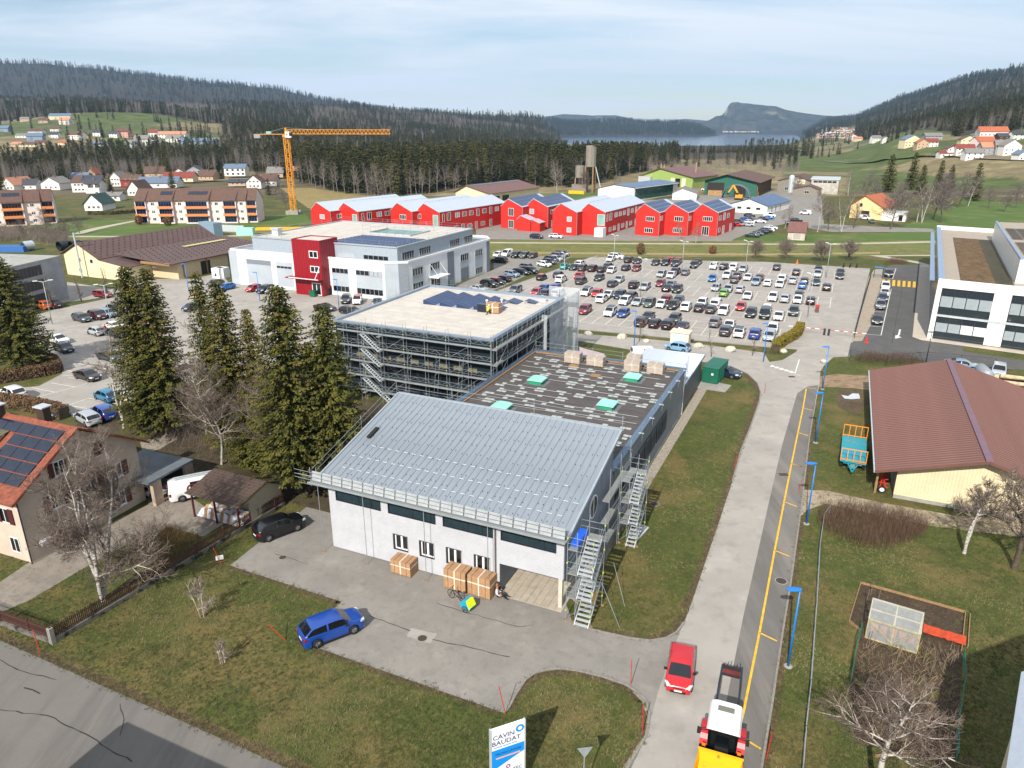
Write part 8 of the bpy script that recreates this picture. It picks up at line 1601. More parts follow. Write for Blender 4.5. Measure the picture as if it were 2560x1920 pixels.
for sd_,xe,xr in((0,-2.0,6.9),(1,15.8,6.9)):
 q_=MB();zE,zR=3.0,5.7
 for(a0,h0,a1,h1) in((0,0,.26,0),(.26,0,.32,.06),(.32,.06,.48,.06),(.48,.06,.54,0)):q_.quad((xe,a0,zE+h0),(xr,a0,zR+h0),(xr,a1,zR+h1),(xe,a1,zE+h1))
 q_.quad((xe,0,zE-.1),(xr,0,zR-.1),(xr,.54,zR-.1),(xe,.54,zE-.1));me=q_.mesh('roof_sheet',brf)
 for k in range(nb_):o=link('roof_sheet',me,BR);o.location=(0,-1.25+k*pp,0)
mb=MB();mb.box(6.6,7.2,-1.3,32.2,5.72,5.8);mb.build('ridge_cap',mat('ridge_mauve','6f5762',var=.08),BR);mb=MB();mb.bar((-2.05,-1.3,2.95),(6.9,-1.3,5.66),.08,.28);mb.bar((15.8,-1.3,2.95),(6.9,-1.3,5.66),.08,.28);mb.build('verge_board',brf,BR)
mb=MB();mb.box(-2.15,-2.02,-1.3,32.2,2.85,2.98);mb.build('gutter',alu,BR)
for k in range(7):MB().box(-1.7,-1.5,.2+k*4.8,.4+k*4.8,0,3.0).build('post',timber,BR)
MB().box(0,14,-.12,-.05,0,.35).build('plinth',conc,BR)
t=thing('old_machinery','rusty red farm machine with a white-rimmed wheel under the barn eave','farm machine',tuple(W(43.4,30.2)),EA);mb=MB();mb.bar((-.2,0,.4),(.2,3,1.6),.12);mb.bar((.3,0,.4),(-.1,3,1.8),.12)
for k in range(5):mb.bar((-.3,.5*k,.7+.2*k),(.5,.5*k,.7+.2*k),.08)
mb.build('frame',red_m,t);mb=MB();mb.rev([(.1,-.1),(.38,-.1),(.38,.1),(.1,.1)],14);mb.v=[(v[0],v[2],v[1]+.4) for v in mb.v];mb.build('wheel',blk,t);mb=MB();mb.rev([(.02,-.12),(.22,-.11)],12);mb.v=[(v[0],v[2],v[1]+.4) for v in mb.v];mb.build('rim',fr_w,t)
RB=thing('modern_building','modern white-clad building with glazed front and planted flat roof at right','building',tuple(W(0,0)),EA)
cw=mat('clad_cream_white','dedcd4',rough=.45,var=.03,scale=.3);gw=mat('curtain_glass','2a3238',rough=.07,var=.4,scale=.25,spec=.9);gp_=mat('glass_pale_blind','8f989c',rough=.25,var=.15,scale=.4)
pA=Vector((52.3,95.2));fd=Vector((cos(radians(-10)),sin(radians(-10))));sd2=Vector((.082,.9966));pB=pA+fd*34;pC=pB+sd2*78;pD=pA+sd2*78
def pr2(pts,z0,z1,nm,m):mb=MB();mb.prism([tuple(p_) for p_ in pts],z0,z1);return mb.build(nm,m,RB)
pr2([pA+fd*.3+sd2*.35,pB+sd2*.35,pC,pD+fd*.3],0,9.6,'wall',mat('side_glass_dark','3a444c',rough=.2,var=.2,scale=.3))
pr2([pA,pA+fd*.75,pA+fd*.75+sd2*.35,pA+sd2*.35],0,8.9,'corner_post',cw);pr2([pA+fd*.0,pB,pB+sd2*.35,pA+sd2*.35],8.9,10.35,'fascia',cw);pr2([pA-fd*.02+sd2*.35,pA+fd*.9+sd2*.35,pD+fd*.9,pD-fd*.02],9.6,10.36,'roof_edge',mat('edge_pale_blue','93a5ba',rough=.35,metal=.4,var=.05));pr2([pD,pC,pC+sd2*.4,pD+sd2*.4],9.2,10.6,'fascia',cw)
pr2([pA-fd*1.1+sd2*8,pA-fd*.3+sd2*8,pD-fd*.3,pD-fd*1.1],8.6,8.8,'sunshade',MATS['edge_pale_blue'])
pr2([pA+fd*.9+sd2*.7,pB+sd2*.7,pC,pD+fd*.9],9.6,9.66,'roof_gravel',mat('roof_gravel_beige','9b8f80',var=.1,scale=2));pr2([pA+fd*3.4+sd2*2,pA+fd*8.4+sd2*2,pA+fd*8.4+sd2*62,pA+fd*3.4+sd2*62],9.67,9.8,'roof_planting',lyr('sedum',[('6e5a40',.5,.4,.6,6,.9,None),('46301f',1.5,.5,.64,6,.8,None),('8d7c50',3,.55,.7,5,.6,None)],base='5a4630',bump=1,bscale=8));pr2([pA+fd*8.42+sd2*2,pA+fd*11+sd2*2,pA+fd*11+sd2*62,pA+fd*8.42+sd2*62],9.665,9.76,'roof_planting',mat('moss_dark',(.045,.035,.012),var=.4,scale=1))
u0=pA+fd*11.3+sd2*7;ud=Vector((cos(radians(8)),sin(radians(8))));pr2([u0,u0+ud*26,u0+ud*26+sd2*58,u0+sd2*58],9.66,13.6,'upper_wall',cw);pr2([u0+ud*.5+sd2*.5,u0+ud*26+sd2*.5,u0+ud*26+sd2*57,u0+ud*.5+sd2*57],13.6,13.7,'roof_gravel',MATS['roof_gravel_beige']);pr2([u0-ud*.04,u0+ud*.4,u0+ud*.4+sd2*58,u0-ud*.04+sd2*58],13.55,13.85,'roof_edge',MATS['edge_pale_blue'])
fang=radians(-10)
fa_=lambda u,z_:(pA.x+fd.x*u+.02,pA.y+fd.y*u+.2,z_)
x=.75
for(ua,ub,n_) in((.8,8.2,4),(10.6,16.6,4),(19,25,4)):
 for z0,z1 in((.35,4.0),(4.45,8.75)):
  mw=(ub-ua)/n_
  for k in range(n_):
   uc=ua+mw*(k+.5);hh=z1-z0
   f_=MB();f_.box(-mw/2,-mw/2+.12,-.12,0,0,hh);f_.box(-mw/2+.12,mw/2,-.1,0,0,.08);f_.box(-mw/2+.12,mw/2,-.1,0,hh*.28,hh*.28+.06);f_.box(-mw/2+.12,mw/2,-.1,0,hh*.72,hh*.72+.06)
   fo=f_.build('window',fr_d,RB);fo.location=fa_(uc,z0);fo.rotation_euler=(0,0,fang)
   for(a,b,m) in((0,.28,gw),(.28,.72,fr_w if(z0<1 and k in(2,3) and ua<1) else gp_),(.72,1,gw)):MB().box(-mw/2+.1,mw/2,-.05,-.02,hh*a,hh*b).build('pane',m,fo)
for(ua,ub) in((8.2,10.6),(16.6,19),(25,34)):o=MB().box(0,ub-ua,-.2,.2,.2,8.9).build('wall_panel',cw,RB);o.location=fa_(ua,0);o.rotation_euler=(0,0,fang)
o=MB().box(.75,34,-.3,-.05,4.05,4.4).build('transom',alu,RB);o.location=fa_(0,0);o.rotation_euler=(0,0,fang)
t_=win(RB,(u0.x+ud.x*6.5,u0.y+ud.y*6.5,10.6),4.5,1.9,radians(8),2,fr_w,gw)
q_=MB();q_.obox((0,0,.12),(1.9,.85,.04),0,rx=-.18);pvr_=q_.mesh('solar_panel',pv_m)
for j in range(22):
 for i in range(9):
  if i==2 or j in(10,11):continue
  P_=u0+ud*(1.8+i*2.05+(j*.0))+sd2*(3+j*1.9);o=link('solar_panel',pvr_,RB);o.location=(P_.x,P_.y,13.72);o.rotation_euler=(0,0,radians(8))
sheet('terrace',[W(*(pA-fd*.8-sd2*2)),W(*(pB-sd2*2)),W(*(pB+sd2*2)),W(*(pA-fd*.5+sd2*80)),W(*(pA-fd*2.2+sd2*80)),W(*(pA-fd*2.2-sd2*.5))],.05,mat('terrace_beige','b5aa9b',var=.08,scale=1))
tile=mat('roof_tiles_orange','7c4330',rough=.85,var=.3,scale=2.5);hw=mat('house_render','b9aa9a',rough=.85,var=.07,scale=.6,bump=.3,bscale=20);sh_m=mat('shutter_maroon','4a1418',rough=.6,var=.1)
HO=house('orange_roofed_house','house with orange tiled solar roof, pale walls and dark red shutters','house',W(-36,-13.0),2.5,14.7,11.6,6.3,9.9,'x',.5,hw,tile,.85)
rr_=[c for c in HO.children if c.name.startswith('roof')][0]
s_=(9.9-6.3)/5.8
tl_=MB();tl_.obox((0,0,0),(.24,.38,.045),0);tl_.obox((0,-.12,.03),(.1,.3,.03),0);tlm=tl_.mesh('roof_tile',tile)
def tiles_on(root,slope_y,x0,x1,y0,zf,sgn,nmax_rows,step=(.27,.36),m=tlm,skip=None):
 """tiles joined per slope"""
 mb=MB();j=0;tl=math.atan(abs(zf(y0+.01)-zf(y0))/.01)
 y=y0
 for j in range(nmax_rows):
  y=y0+sgn*j*step[1]*cos(tl);x=x0
  while x<x1:
   if not(skip and skip(x,y)):mb.obox((x+random.uniform(-.008,.008),y,zf(y)+random.uniform(0,.015)),(step[0]*.96,step[1]*1.1,.05),0,rx=sgn*(tl-.06))
   x+=step[0]
 o=mb.build('roof_tiles',MATS['roof_tiles_orange'] if m is tlm else m,root);return tag(o,kind='stuff')
zF=lambda y:6.3+s_*y+.20 if y<5.8 else 9.9-s_*(y-5.8)+.20
tiles_on(HO,0,-.8,15.5,-.75,zF,1,19,skip=lambda x,y:1.2<x<14.6 and .4<y<5.0);tiles_on(HO,0,-.8,15.5,12.3,zF,-1,19)
q_=MB();tlt=math.atan(s_);q_.obox((0,0,0),(1.62,1.02*1.02,.05),0);pmh=q_.mesh('solar_panel',pv_m)
for i in range(8):
 for j in range(5):
  x=2.1+i*1.68;y=.85+j*.98
  if 4.2<x<9.0 and y<3.8:continue
  o=link('solar_panel',pmh,HO);o.location=(x,y,zF(y)+.08);o.rotation_euler=(tlt,0,0)
mb=MB();mb.extr([(1.0,6.9),(4.4,8.9),(4.4,9.0),(.6,8.6)],'x',4.6,8.6);d_=mb.build('dormer',hw,HO);mb=MB()
for k in range(14):mb.bar((4.3+k*.34,.2,8.45),(4.3+k*.34,4.9,9.35),.3,.07)
mb.build('dormer_roof',mat('roof_olive_ribbed','5f583e',var=.12),d_)
for(cx,cy) in((10.4,6.6),(6.2,5.4)):ch=MB().box(cx-.45,cx+.45,cy-.35,cy+.35,9,10.9).build('chimney',mat('chimney_brown','3a2c26',var=.1),rr_);MB().box(cx-.6,cx+.6,cy-.5,cy+.5,10.9,11.0).build('cap',alu,ch)
def shut(u,z_,ww,hh,closed=False):
 f_=win(HO,(14.7,u,z_),ww,hh,pi/2,2,fr_w,gld,.08,sill=True)
 for sg_ in(-1,1):
  o=MB().box(-ww*.24,ww*.24,-.1,-.05,0,hh).build('shutter',sh_m,f_);o.location=(sg_*ww*(.25 if closed else .78),-.02,0)
for u,z_,ww,hh,c_ in((7.8,6.5,1.1,1.3,True),(4.0,6.3,1.0,1.3,False),(9.1,3.6,1.15,1.4,False),(6.4,3.3,1.3,1.7,False),(3.2,3.6,1.15,1.4,False),(8.9,.8,1.15,1.4,False),(3.0,.7,1.1,1.4,False)):shut(u,z_,ww,hh,c_)
win(HO,(12.8,0,3.4),1.1,1.4,0,2,fr_w,gld);win(HO,(13.2,0,.7),1.1,1.4,0,2,fr_w,gld)
for xx in(12.1,13.6):MB().box(xx-.27,xx+.27,-.1,-.04,3.4,4.8).build('shutter',sh_m,HO)
for k in range(3):MB().box(14.72,15.1,.9+k*.55,1.42+k*.55,1.1,1.5).build('letter_box',fr_w,HO)
mb=MB();mb.tube((14.85,-.1,0),(14.85,-.1,6.1),.06);mb.build('downpipe',fr_d,HO)
CPT=thing('carport','flat dark-roofed carport behind the orange-roofed house','carport',tuple(W(-26.2,-2.2)),EA+radians(3));MB().box(0,6.6,0,5.6,2.55,2.75).build('roof',mat('carport_roof','5f666c',rough=.5,var=.2,scale=.6),CPT)
for x,y in((6.2,5.0),(6.2,1.0)):MB().box(x-.1,x+.3,y-.5,y+.5,0,2.55).build('pillar',mat('pillar_beige','a39280',var=.05),CPT)
MB().box(0,6.4,5.3,5.5,0,2.55).build('back_wall',mat('dark_wall','3b3430',var=.1),CPT)
c=W(-22.4,.2);car('hatch','silver',(c.x,c.y,.03),EA,'silver car standing inside the dark carport')
c=W(-18.0,2.0);van=car('bigvan','white',(c.x,c.y,.03),EA+radians(52),'white service van with red lettering and roof ladder beside the wood shed',dense=True,name='service_van',cat='van')
mb=MB();mb.bar((-1.9,.25,2.15),(2.2,.25,2.15),.06,.1);mb.bar((-1.9,-.15,2.15),(2.2,-.15,2.15),.06,.1)
for k in range(12):mb.bar((-1.8+k*.35,.25,2.15),(-1.8+k*.35,-.15,2.15),.04)
mb.build('roof_ladder',alu,van);vm=CARM[('bigvan',True)]['xm'](5.1)
o=MB().box(vm-.045,vm-.01,-.78,.78,1.18,1.72).build('rear_banner',mat('banner_red','7f1218',rough=.4,var=0),van);ptx('GRUTT',.3,fr_w,van,(vm-.06,.12,1.5),(pi/2,0,-pi/2));ptx('Electricité',.12,fr_w,van,(vm-.06,.05,1.28),(pi/2,0,-pi/2))
mb=MB();discx(mb,0,0,0,.42,.52,24,.02);o=mb.build('emblem',MATS['banner_red'],van);o.location=(-.4,-.985,1.25);o.rotation_euler=(0,0,-pi/2);ptx('A C',.4,MATS['banner_red'],van,(-.2,-1.0,1.2),(pi/2,0,0),bold=.01)
tb_=mat('roof_tiles_old_brown','4a3b33',rough=.85,var=.3,scale=3)
WS=thing('wood_shed','small cream shed with mossy brown tiled roof beside the picket fence','shed',tuple(W(-15.0,-1.0)),EA+radians(-1));mb=MB();mb.box(0,6,1.9,4.9,0,2.3);mb.extr([(0.2,2.3),(4.9,2.3),(3.1,3.25)],'x',5.86,5.98);mb.box(5.86,5.98,.9,1.9,0,2.3);mb.build('wall',mat('shed_cream','a59b86',var=.08),WS)
mb=MB();mb.extr([(-.5,2.42),(3.1,3.3),(3.1,3.38),(-.5,2.5)],'x',-.35,6.2);mb.extr([(3.1,3.3),(5.4,2.45),(5.4,2.53),(3.1,3.38)],'x',-.35,6.2);mb.build('roof',mat('roof_moss','4a3d20',var=.3,scale=1.5),WS)
zS=lambda y:2.52+(y+.5)*.244 if y<3.1 else 3.4-(y-3.1)*.36
k0=MB();k0.obox((0,0,0),(.29,.4,.05),0,rx=.18);ktm=k0.mesh('roof_tile',tb_)
for j in range(10):
 for i in range(21):o=link('roof_tile',ktm,WS);o.location=(-.2+i*.31,-.42+j*.37,zS(-.42+j*.37)+random.uniform(.02,.06));o.rotation_euler=(0,random.uniform(-.03,.03),random.uniform(-.03,.03))
for x in(.1,2.9,5.7):MB().box(x-.07,x+.07,-.3,-.16,0,2.4).build('post',sh_m,WS)
t=thing('tarped_firewood','firewood heap under white and brown sheets beneath the shed roof','firewood',tuple(W(-15,-1)),EA);mb=MB();gx,gy=14,6
hm_=[[.85+.35*mz.noise(Vector((i*.6,j*.8,2))) if 0<j<gy and 0<i<gx else .1 for j in range(gy+1)] for i in range(gx+1)]
for i in range(gx):
 for j in range(gy):mb.quad(*[(.2+a*.4,-.1+b*.32,hm_[a][b]) for a,b in((i,j),(i+1,j),(i+1,j+1),(i,j+1))],0 if(i*7+j*3)%5<3 else 1)
mb.build('sheet',[mat('tarp_white','c5c9d0',var=.08),card],t)
FN=thing('picket_fence','dark red-brown picket fence on a low mossy wall round the corner garden','fence',(0,0,0));fm_=mat('picket_brown','4a2a25',rough=.8,var=.2,scale=3);pk=MB().box(-.035,.035,-.012,.012,.0,.92).mesh('picket',fm_)
wallm=mat('low_wall','6b665e',rough=.9,col2='22221f',scale=1.3,lo=.45,hi=.6)
def pickets(a,b,name='picket'):
 d_=b-a;n_=int(d_.length/.135);t_=d_.normalized();rz=atan2(t_.y,t_.x)
 for i in range(n_):
  p_=a+t_*(i+.5)*d_.length/n_;o=link('picket',pk,FN);o.location=(p_.x,p_.y,.42+random.uniform(-.015,.015));o.rotation_euler=(0,random.uniform(-.02,.02),rz)
 mb=MB()
 for z_ in(.6,1.12):mb.bar((a.x,a.y,z_),(b.x,b.y,z_),.04,.07)
 mb.build('rail',fm_,FN);mb=MB();mb.obox(((a.x+b.x)/2,(a.y+b.y)/2,.19),(d_.length,.24,.38),rz);mb.build('low_wall',wallm,FN)
 for k in range(int(d_.length/3)+1):p_=a+t_*min(d_.length,k*3);MB().obox((p_.x,p_.y,.9),(.11,.11,1.0),rz).build('post',fm_,FN)
fa1,fb1,fc1=W(-10.2,-18.2),W(-8.8,3.9),W(-18.5,-18.5);pickets(fa1,fb1);pickets(fc1,fa1)
MB().obox((fa1.x,fa1.y,.65),(.3,.3,1.3),EA).build('gate_post',conc,FN)
def lamp(label,base,h,m,arm=(-1,0),name='street_lamp',head='disc',dbl=False):
 t=thing(name,label,'street lamp',(base.x,base.y,.0));mb=MB();mb.tube((0,0,0),(0,0,h),.085,.05,n=8);mb.build('pole',m,t,smooth=True);MB().rev([(.28,0),(.28,.05),(.1,.08)],10).build('base_plate',conc,t)
 for s_ in((1,-1) if dbl else(1,)):
  a=Vector((arm[0]*s_,arm[1]*s_,0)).normalized();q_=MB()
  if head=='disc':
   q_.rev([(.02,-.03),(.5,.0),(.52,.05),(.3,.11),(.02,.12)],14);q_.v=[(v[0]*1.0+a.x*.4,v[1]*.5+a.y*.4,v[2]+h) for v in q_.v]
  else:q_.bar((0,0,h-.1),(a.x*.9,a.y*.9,h+.15),.06);q_.obox((a.x*1.2,a.y*1.2,h+.18),(.75,.3,.1),atan2(a.y,a.x))
  q_.build('lamp_head',m if head=='disc' else fr_w,t)
 return t
for k,(b_,lb) in enumerate((((1970,1666),'nearest bright blue street lamp beside the estate road'),((2016,1310),'second bright blue street lamp, before the thicket'),((2038.7,1107),'third bright blue street lamp, left of the turquoise trailer'),((2056,973),'fourth bright blue street lamp, at the dirt track mouth'),((1585,868),'blue street lamp with a small sign beside the boulders'),((1908,905),'blue street lamp with a yellow box beside the olive hedge'),((650,754),'blue street lamp before the grey panels of the white building'),((848,775),'blue street lamp beside the black cars at the white building'),((472,729),'blue street lamp before the beige hall panels'))):lp=lamp(lb,G(*b_),6.1,blue_pole)
galp=mat('lamp_grey','9aa3a4',rough=.5,metal=.3,var=.05)
PK=[(VA,573,472),(VA,1122,215),(VA,1420,545),(VA,1875,303),(VB,200,640),(VB,540,300),(VB,1235,770),(VB,1437,335)]
for k,(vf,x,y) in enumerate(PK):lamp(ORD[k]+' tall grey double lamp of the big car park, going right',G(*vf(x,y)),8.2,galp,(.4,-.9),head='arm',dbl=True)
lamp('grey double lamp at the left of the left car park',G(131,811),8.0,galp,(.9,.4),head='arm',dbl=True);lamp('second grey double lamp in the left car park',G(280,822),8.0,galp,(.9,.4),head='arm',dbl=True);lamp('dark single lamp between the barn and the modern building',G(2313,915),5.2,fr_d,(.2,1))
TR=thing('tractor','red tractor with white cab roof carrying a yellow hopper','tractor',(11.95,31.5,.03),radians(-111));tr_red=mat('tractor_red','b0141c',rough=.35,var=.05,coat=.3);hop=mat('hopper_yellow','e0a106',rough=.5,col2=(.10,.06,.02),scale=1.6,lo=.60,hi=.70)
mb=MB();mb.extr([(-.9,2.72),(-.8,2.9),(-.55,2.98),(.55,2.98),(.8,2.9),(.9,2.72)],'x',-1.15,.95);mb.build('cab_roof',fr_w,TR);MB().box(-.75,-.35,-.45,.45,2.98,3.0).build('roof_hatch',mat('hatch_grey','6c6b60',var=0),TR)
mb=MB();mb.extr([(-.78,1.1),(.78,1.1),(.82,2.7),(-.82,2.7)],'x',-.95,.75);mb.build('cab_glass',car_glass,TR)
mb=MB();mb.box(-1.0,1.9,-.36,.36,.45,.95);mb.build('chassis',blk,TR);mb=MB();mb.extr([(-.42,.9),(.42,.9),(.36,1.5),(-.36,1.5)],'x',.76,1.55);mb.build('bonnet',blk,TR)
def wheel(root,x,y,r,w_,name='wheel',rimc=red_m):
 mb=MB();mb.rev([(r*.55,-w_/2),(r*.93,-w_/2),(r,-w_*.35),(r,w_*.35),(r*.93,w_/2),(r*.55,w_/2)],22,cap=False)
 for k in range(22):a=2*pi*k/22;mb.bar((cos(a)*r*1.0,sin(a)*r,-w_*.45),(cos(a+.16)*r*1.02,sin(a+.16)*r*1.02,0),.06,.06);mb.bar((cos(a)*r*1.0,sin(a)*r,w_*.45),(cos(a+.16)*r*1.02,sin(a+.16)*r*1.02,0),.06,.06)
 mb.v=[(v[0]+x,v[2]+y,v[1]+r) for v in mb.v];o=mb.build(name,blk,root);mb=MB();mb.rev([(.02,w_*.3),(r*.56,w_*.2),(r*.56,-w_*.2),(.02,-w_*.3)],16);mb.v=[(v[0]+x,v[2]+y,v[1]+r) for v in mb.v];mb.build('rim',rimc,o);return o
for y in(-.98,.98):wheel(TR,-.35,y,.86,.5);wheel(TR,1.75,y*.9,.58,.4)
for y in(-1,1):
 mb=MB();n_=8
 for k in range(n_):
  a0,a1=radians(20+k*17),radians(20+(k+1)*17);c0=(-.35+cos(a0)*.98,.86+sin(a0)*.98);c1=(-.35+cos(a1)*.98,.86+sin(a1)*.98);mb.quad((c0[0],y*.7,c0[1]),(c0[0],y*1.22,c0[1]),(c1[0],y*1.22,c1[1]),(c1[0],y*.7,c1[1]));mb.quad((c0[0],y*.7,c0[1]-.05),(c1[0],y*.7,c1[1]-.05),(c1[0],y*1.22,c1[1]-.05),(c0[0],y*1.22,c0[1]-.05))
 mb.build('mudguard',tr_red,TR);MB().box(.9,1.05,y*.95-.1,y*.95+.1,1.5,1.62).build('indicator',mat('orange_lens','d9700f',var=0),TR);mb=MB();mb.bar((.6,y*.8,2.3),(.7,y*1.35,2.3),.04);mb.box(.62,.78,y*1.3-.1,y*1.3+.1,2.05,2.4);mb.build('mirror',blk,TR)
mb=MB()
for y in(-.62,.62):mb.bar((-1.0,y,1.5),(-3.9,y,1.75),.13,.16);mb.bar((-3.9,y,1.75),(-6.3,y*.95,1.25),.13,.16);mb.bar((-6.3,y*.95,1.25),(-6.6,y*.95,.8),.13,.13)
for x,z_ in((-5.2,1.5),(-6.2,1.3),(-6.55,.85)):mb.bar((x,-.6,z_),(x,.6,z_),.1)
for k in range(6):mb.bar((-6.3,-.5+k*.2,1.3),(-5.9-.15*(k%3),-.45+k*.18,1.75),.03)
mb.build('loader_frame',mat('loader_black','24252a',rough=.5,var=.1),TR);mb=MB();mb.box(-5.9,-5.4,-.5,.5,1.2,1.35);mb.build('loader_headstock',mat('rust_red','6a2018',var=.3),TR)
mb=MB();P8=lambda x,w_,z_:[(x,-w_,z_),(x,w_,z_)]
fr_t=[(1.7,-1.15,1.95),(1.7,1.15,1.95)];bk=[(3.2,1.3,1.35),(3.2,-1.3,1.35)];lo_=[(2.0,-1.05,.7),(2.0,1.05,.7),(3.1,1.15,.35),(3.1,-1.15,.35)]
mb.quad(fr_t[0],fr_t[1],(1.85,1.05,1.35),(1.85,-1.05,1.35));mb.quad((1.85,-1.05,1.35),(1.85,1.05,1.35),(3.05,1.15,.98),(3.05,-1.15,.98));mb.quad(fr_t[0],(1.85,-1.05,1.35),(3.05,-1.15,.5),(3.2,-1.3,1.4));mb.quad(fr_t[1],(3.2,1.3,1.4),(3.05,1.15,.5),(1.85,1.05,1.35));mb.quad((3.05,-1.15,.5),(3.05,1.15,.5),(3.25,1.3,1.0),(3.25,-1.3,1.0));mb.box(1.62,1.72,-1.2,1.2,1.88,1.98);mb.box(3.2,3.3,-1.32,1.32,.95,1.05)
mb.build('hopper',hop,TR)
TQ=thing('farm_trailer','turquoise flatbed trailer with orange end racks on the grass by the barn','trailer',(37.3,71.2,0),radians(-24-1.5));tqm=mat('trailer_turquoise','1c8a99',rough=.5,col2='8a7058',scale=.8,lo=.62,hi=.70);orr=mat('rack_orange','d98212',rough=.45,var=.05)
MB().box(-1.25,1.25,-3.6,3.6,.95,1.1).build('bed',tqm,TQ);mb=MB();mb.box(-.9,.9,-3.4,3.4,.7,.95);mb.bar((-.5,-3.6,.85),(0,-5.1,.6),.1);mb.bar((.5,-3.6,.85),(0,-5.1,.6),.1);mb.box(-.25,.25,-4.6,-3.8,.75,.9);mb.build('chassis',MATS['trailer_turquoise'],TQ)
for y,z0 in((-3.55,1.1),(3.55,1.1)):
 mb=MB()
 for k in range(5):mb.bar((-1.22+k*.61,y,z0),(-1.22+k*.61,y,z0+1.35),.07)
 mb.bar((-1.25,y,z0+1.35),(1.25,y,z0+1.35),.08);mb.bar((-1.25,y,z0+.12),(1.25,y,z0+.12),.08);mb.build('end_rack',orr,TQ)
for x in(-1.1,1.1):
 for y in(-2.6,2.6):wheel(TQ,0,0,.42,.28).parent=TQ;w_=TQ.children[-1];w_.location=(x,y,0);w_.rotation_euler=(0,0,pi/2)
sg0,sg1=G(1235,1823,4.35),G(1302,1801,4.35);sgm=(sg0+sg1)/2;sga=atan2(sg1.y-sg0.y,sg1.x-sg0.x)
SG=thing('company_sign','tall white company sign with blue diagonal band at the grass corner','sign',(sgm.x,sgm.y,0),sga);MB().box(-.97,.97,-.07,.07,.55,4.35).build('board',mat('sign_white','e0e2e6',rough=.4,var=0),SG)
for x in(-.98,.98):MB().box(x-.04,x+.04,-.09,.09,0,4.38).build('post',alu,SG)
MB().box(-1.2,1.2,-.35,.35,0,.25).build('footing',mat('footing_clay','9a7d68',var=.2),SG);sb1=mat('sign_blue','0a86d6',rough=.4,var=0);txt_n=mat('sign_navy','2b2f63',rough=.5,var=0);MB().poly([(-.95,-.075,2.95),(-.95,-.075,1.85),(.95,-.075,2.6),(.95,-.075,3.15)]);mb=MB();mb.poly([(-.95,-.076,1.55),(.95,-.076,2.35),(.95,-.076,2.95),(-.95,-.076,2.95)]);mb.build('blue_band',sb1,SG,fix=False)
for tx,sz_,x,z_,m_ in(('CAVIN',.42,-.25,3.78,txt_n),('BAUDAT',.42,-.1,3.38,txt_n),('numérique mécanique usinage',.11,-.15,3.12,sb1),('TECHNI LAVAGE',.2,0,2.62,txt_n),('GOLAY-TEC',.3,0,1.25,txt_n),('3D',.17,.5,.95,mat('sign_magenta','9c2a6d',var=0))):ptx(tx,sz_,m_,SG,(x,-.085,z_),(pi/2,0,0))
MB().box(-.7,.7,-.08,-.075,2.3,2.38).build('stripe',mat('sign_orange','f0a070',var=0),SG)
mb=MB();discx(mb,0,0,0,.13,.24,22,.01);o=mb.build('emblem',sb1,SG);o.location=(.68,-.08,3.95);o.rotation_euler=(0,0,-pi/2);mb=MB();discx(mb,0,0,0,.07,.13,18,.01);o=mb.build('emblem',MATS['sign_magenta'],SG);o.location=(0,-.08,1.58);o.rotation_euler=(0,0,-pi/2)
GW=thing('give_way_sign','grey back of a triangular give way sign on its post','road sign',tuple(G(1457,1985)),radians(8));MB().tube((0,0,0),(0,0,3.2),.035,n=8).build('post',galv,GW);mb=MB();mb.extr([(-.42,3.3),(.42,3.3),(0,2.6)],'y',-.05,-.03);mb.build('plate',galv,GW)
pal=MB();[pal.box(-.6+.001,.6,-.8+k*.4-.05,-.8+k*.4+.05,.1,.13) for k in range(5)];[pal.box(-.55+k*.5,-.45+k*.5,-.8,.8,0,.1) for k in range(3)]
wrapm=mat('shrink_wrap','c9c4bb',rough=.2,var=.15,scale=2,alpha=.45)
def bxp(label,x,y,z0,w_,d_,h_,rz=0,wrap=False,name='cardboard_box',straps=True):
 t=thing(name,label,'cardboard box' if not wrap else 'wrapped pallet',tuple(W(x,y,z0)),EA+rz);MB().box(-w_/2,w_/2,-d_/2,d_/2,.14,h_).build('box',card,t);mb=MB()
 for k in range(4):mb.box(-w_/2-.03,w_/2+.03,-d_/2+k*(d_-.1)/3,-d_/2+k*(d_-.1)/3+.1,.1,.14)
 for k in range(3):mb.box(-w_/2+k*(w_-.1)/2,-w_/2+k*(w_-.1)/2+.1,-d_/2,d_/2,0,.1)
 mb.build('pallet',timber,t)
 if straps:
  mb=MB()
  for k in(-.3,.3):mb.box(k*w_-.015,k*w_+.015,-d_/2-.008,d_/2+.008,.14,h_+.008)
  mb.build('strap',blk,t)
 mb=MB();mb.box(-w_/2-.006,w_/2+.006,-d_/2-.006,d_/2+.006,h_*.62,h_*.68);mb.box(-.05,.05,-d_/2-.01,d_/2+.01,.14,h_+.01);mb.build('tape',fr_w if not straps else mat('tape_clear','cfc6b8',rough=.2,var=0),t)
 if wrap:MB().box(-w_/2-.03,w_/2+.03,-d_/2-.03,d_/2+.03,.1,h_+.04).build('wrap',wrapm,t)
 return t
bxp('lower brown cardboard crate alone against the white ribbed wall',7.6,-.72,0,1.85,1.15,1.3);bxp('tall cardboard crate, left one of the pair at the wall',12.55,-.72,0,1.9,1.15,1.8);bxp('tall cardboard crate nearest the gate, bike leaning before it',14.65,-.65,0,1.95,1.2,1.78,rz=-.04)
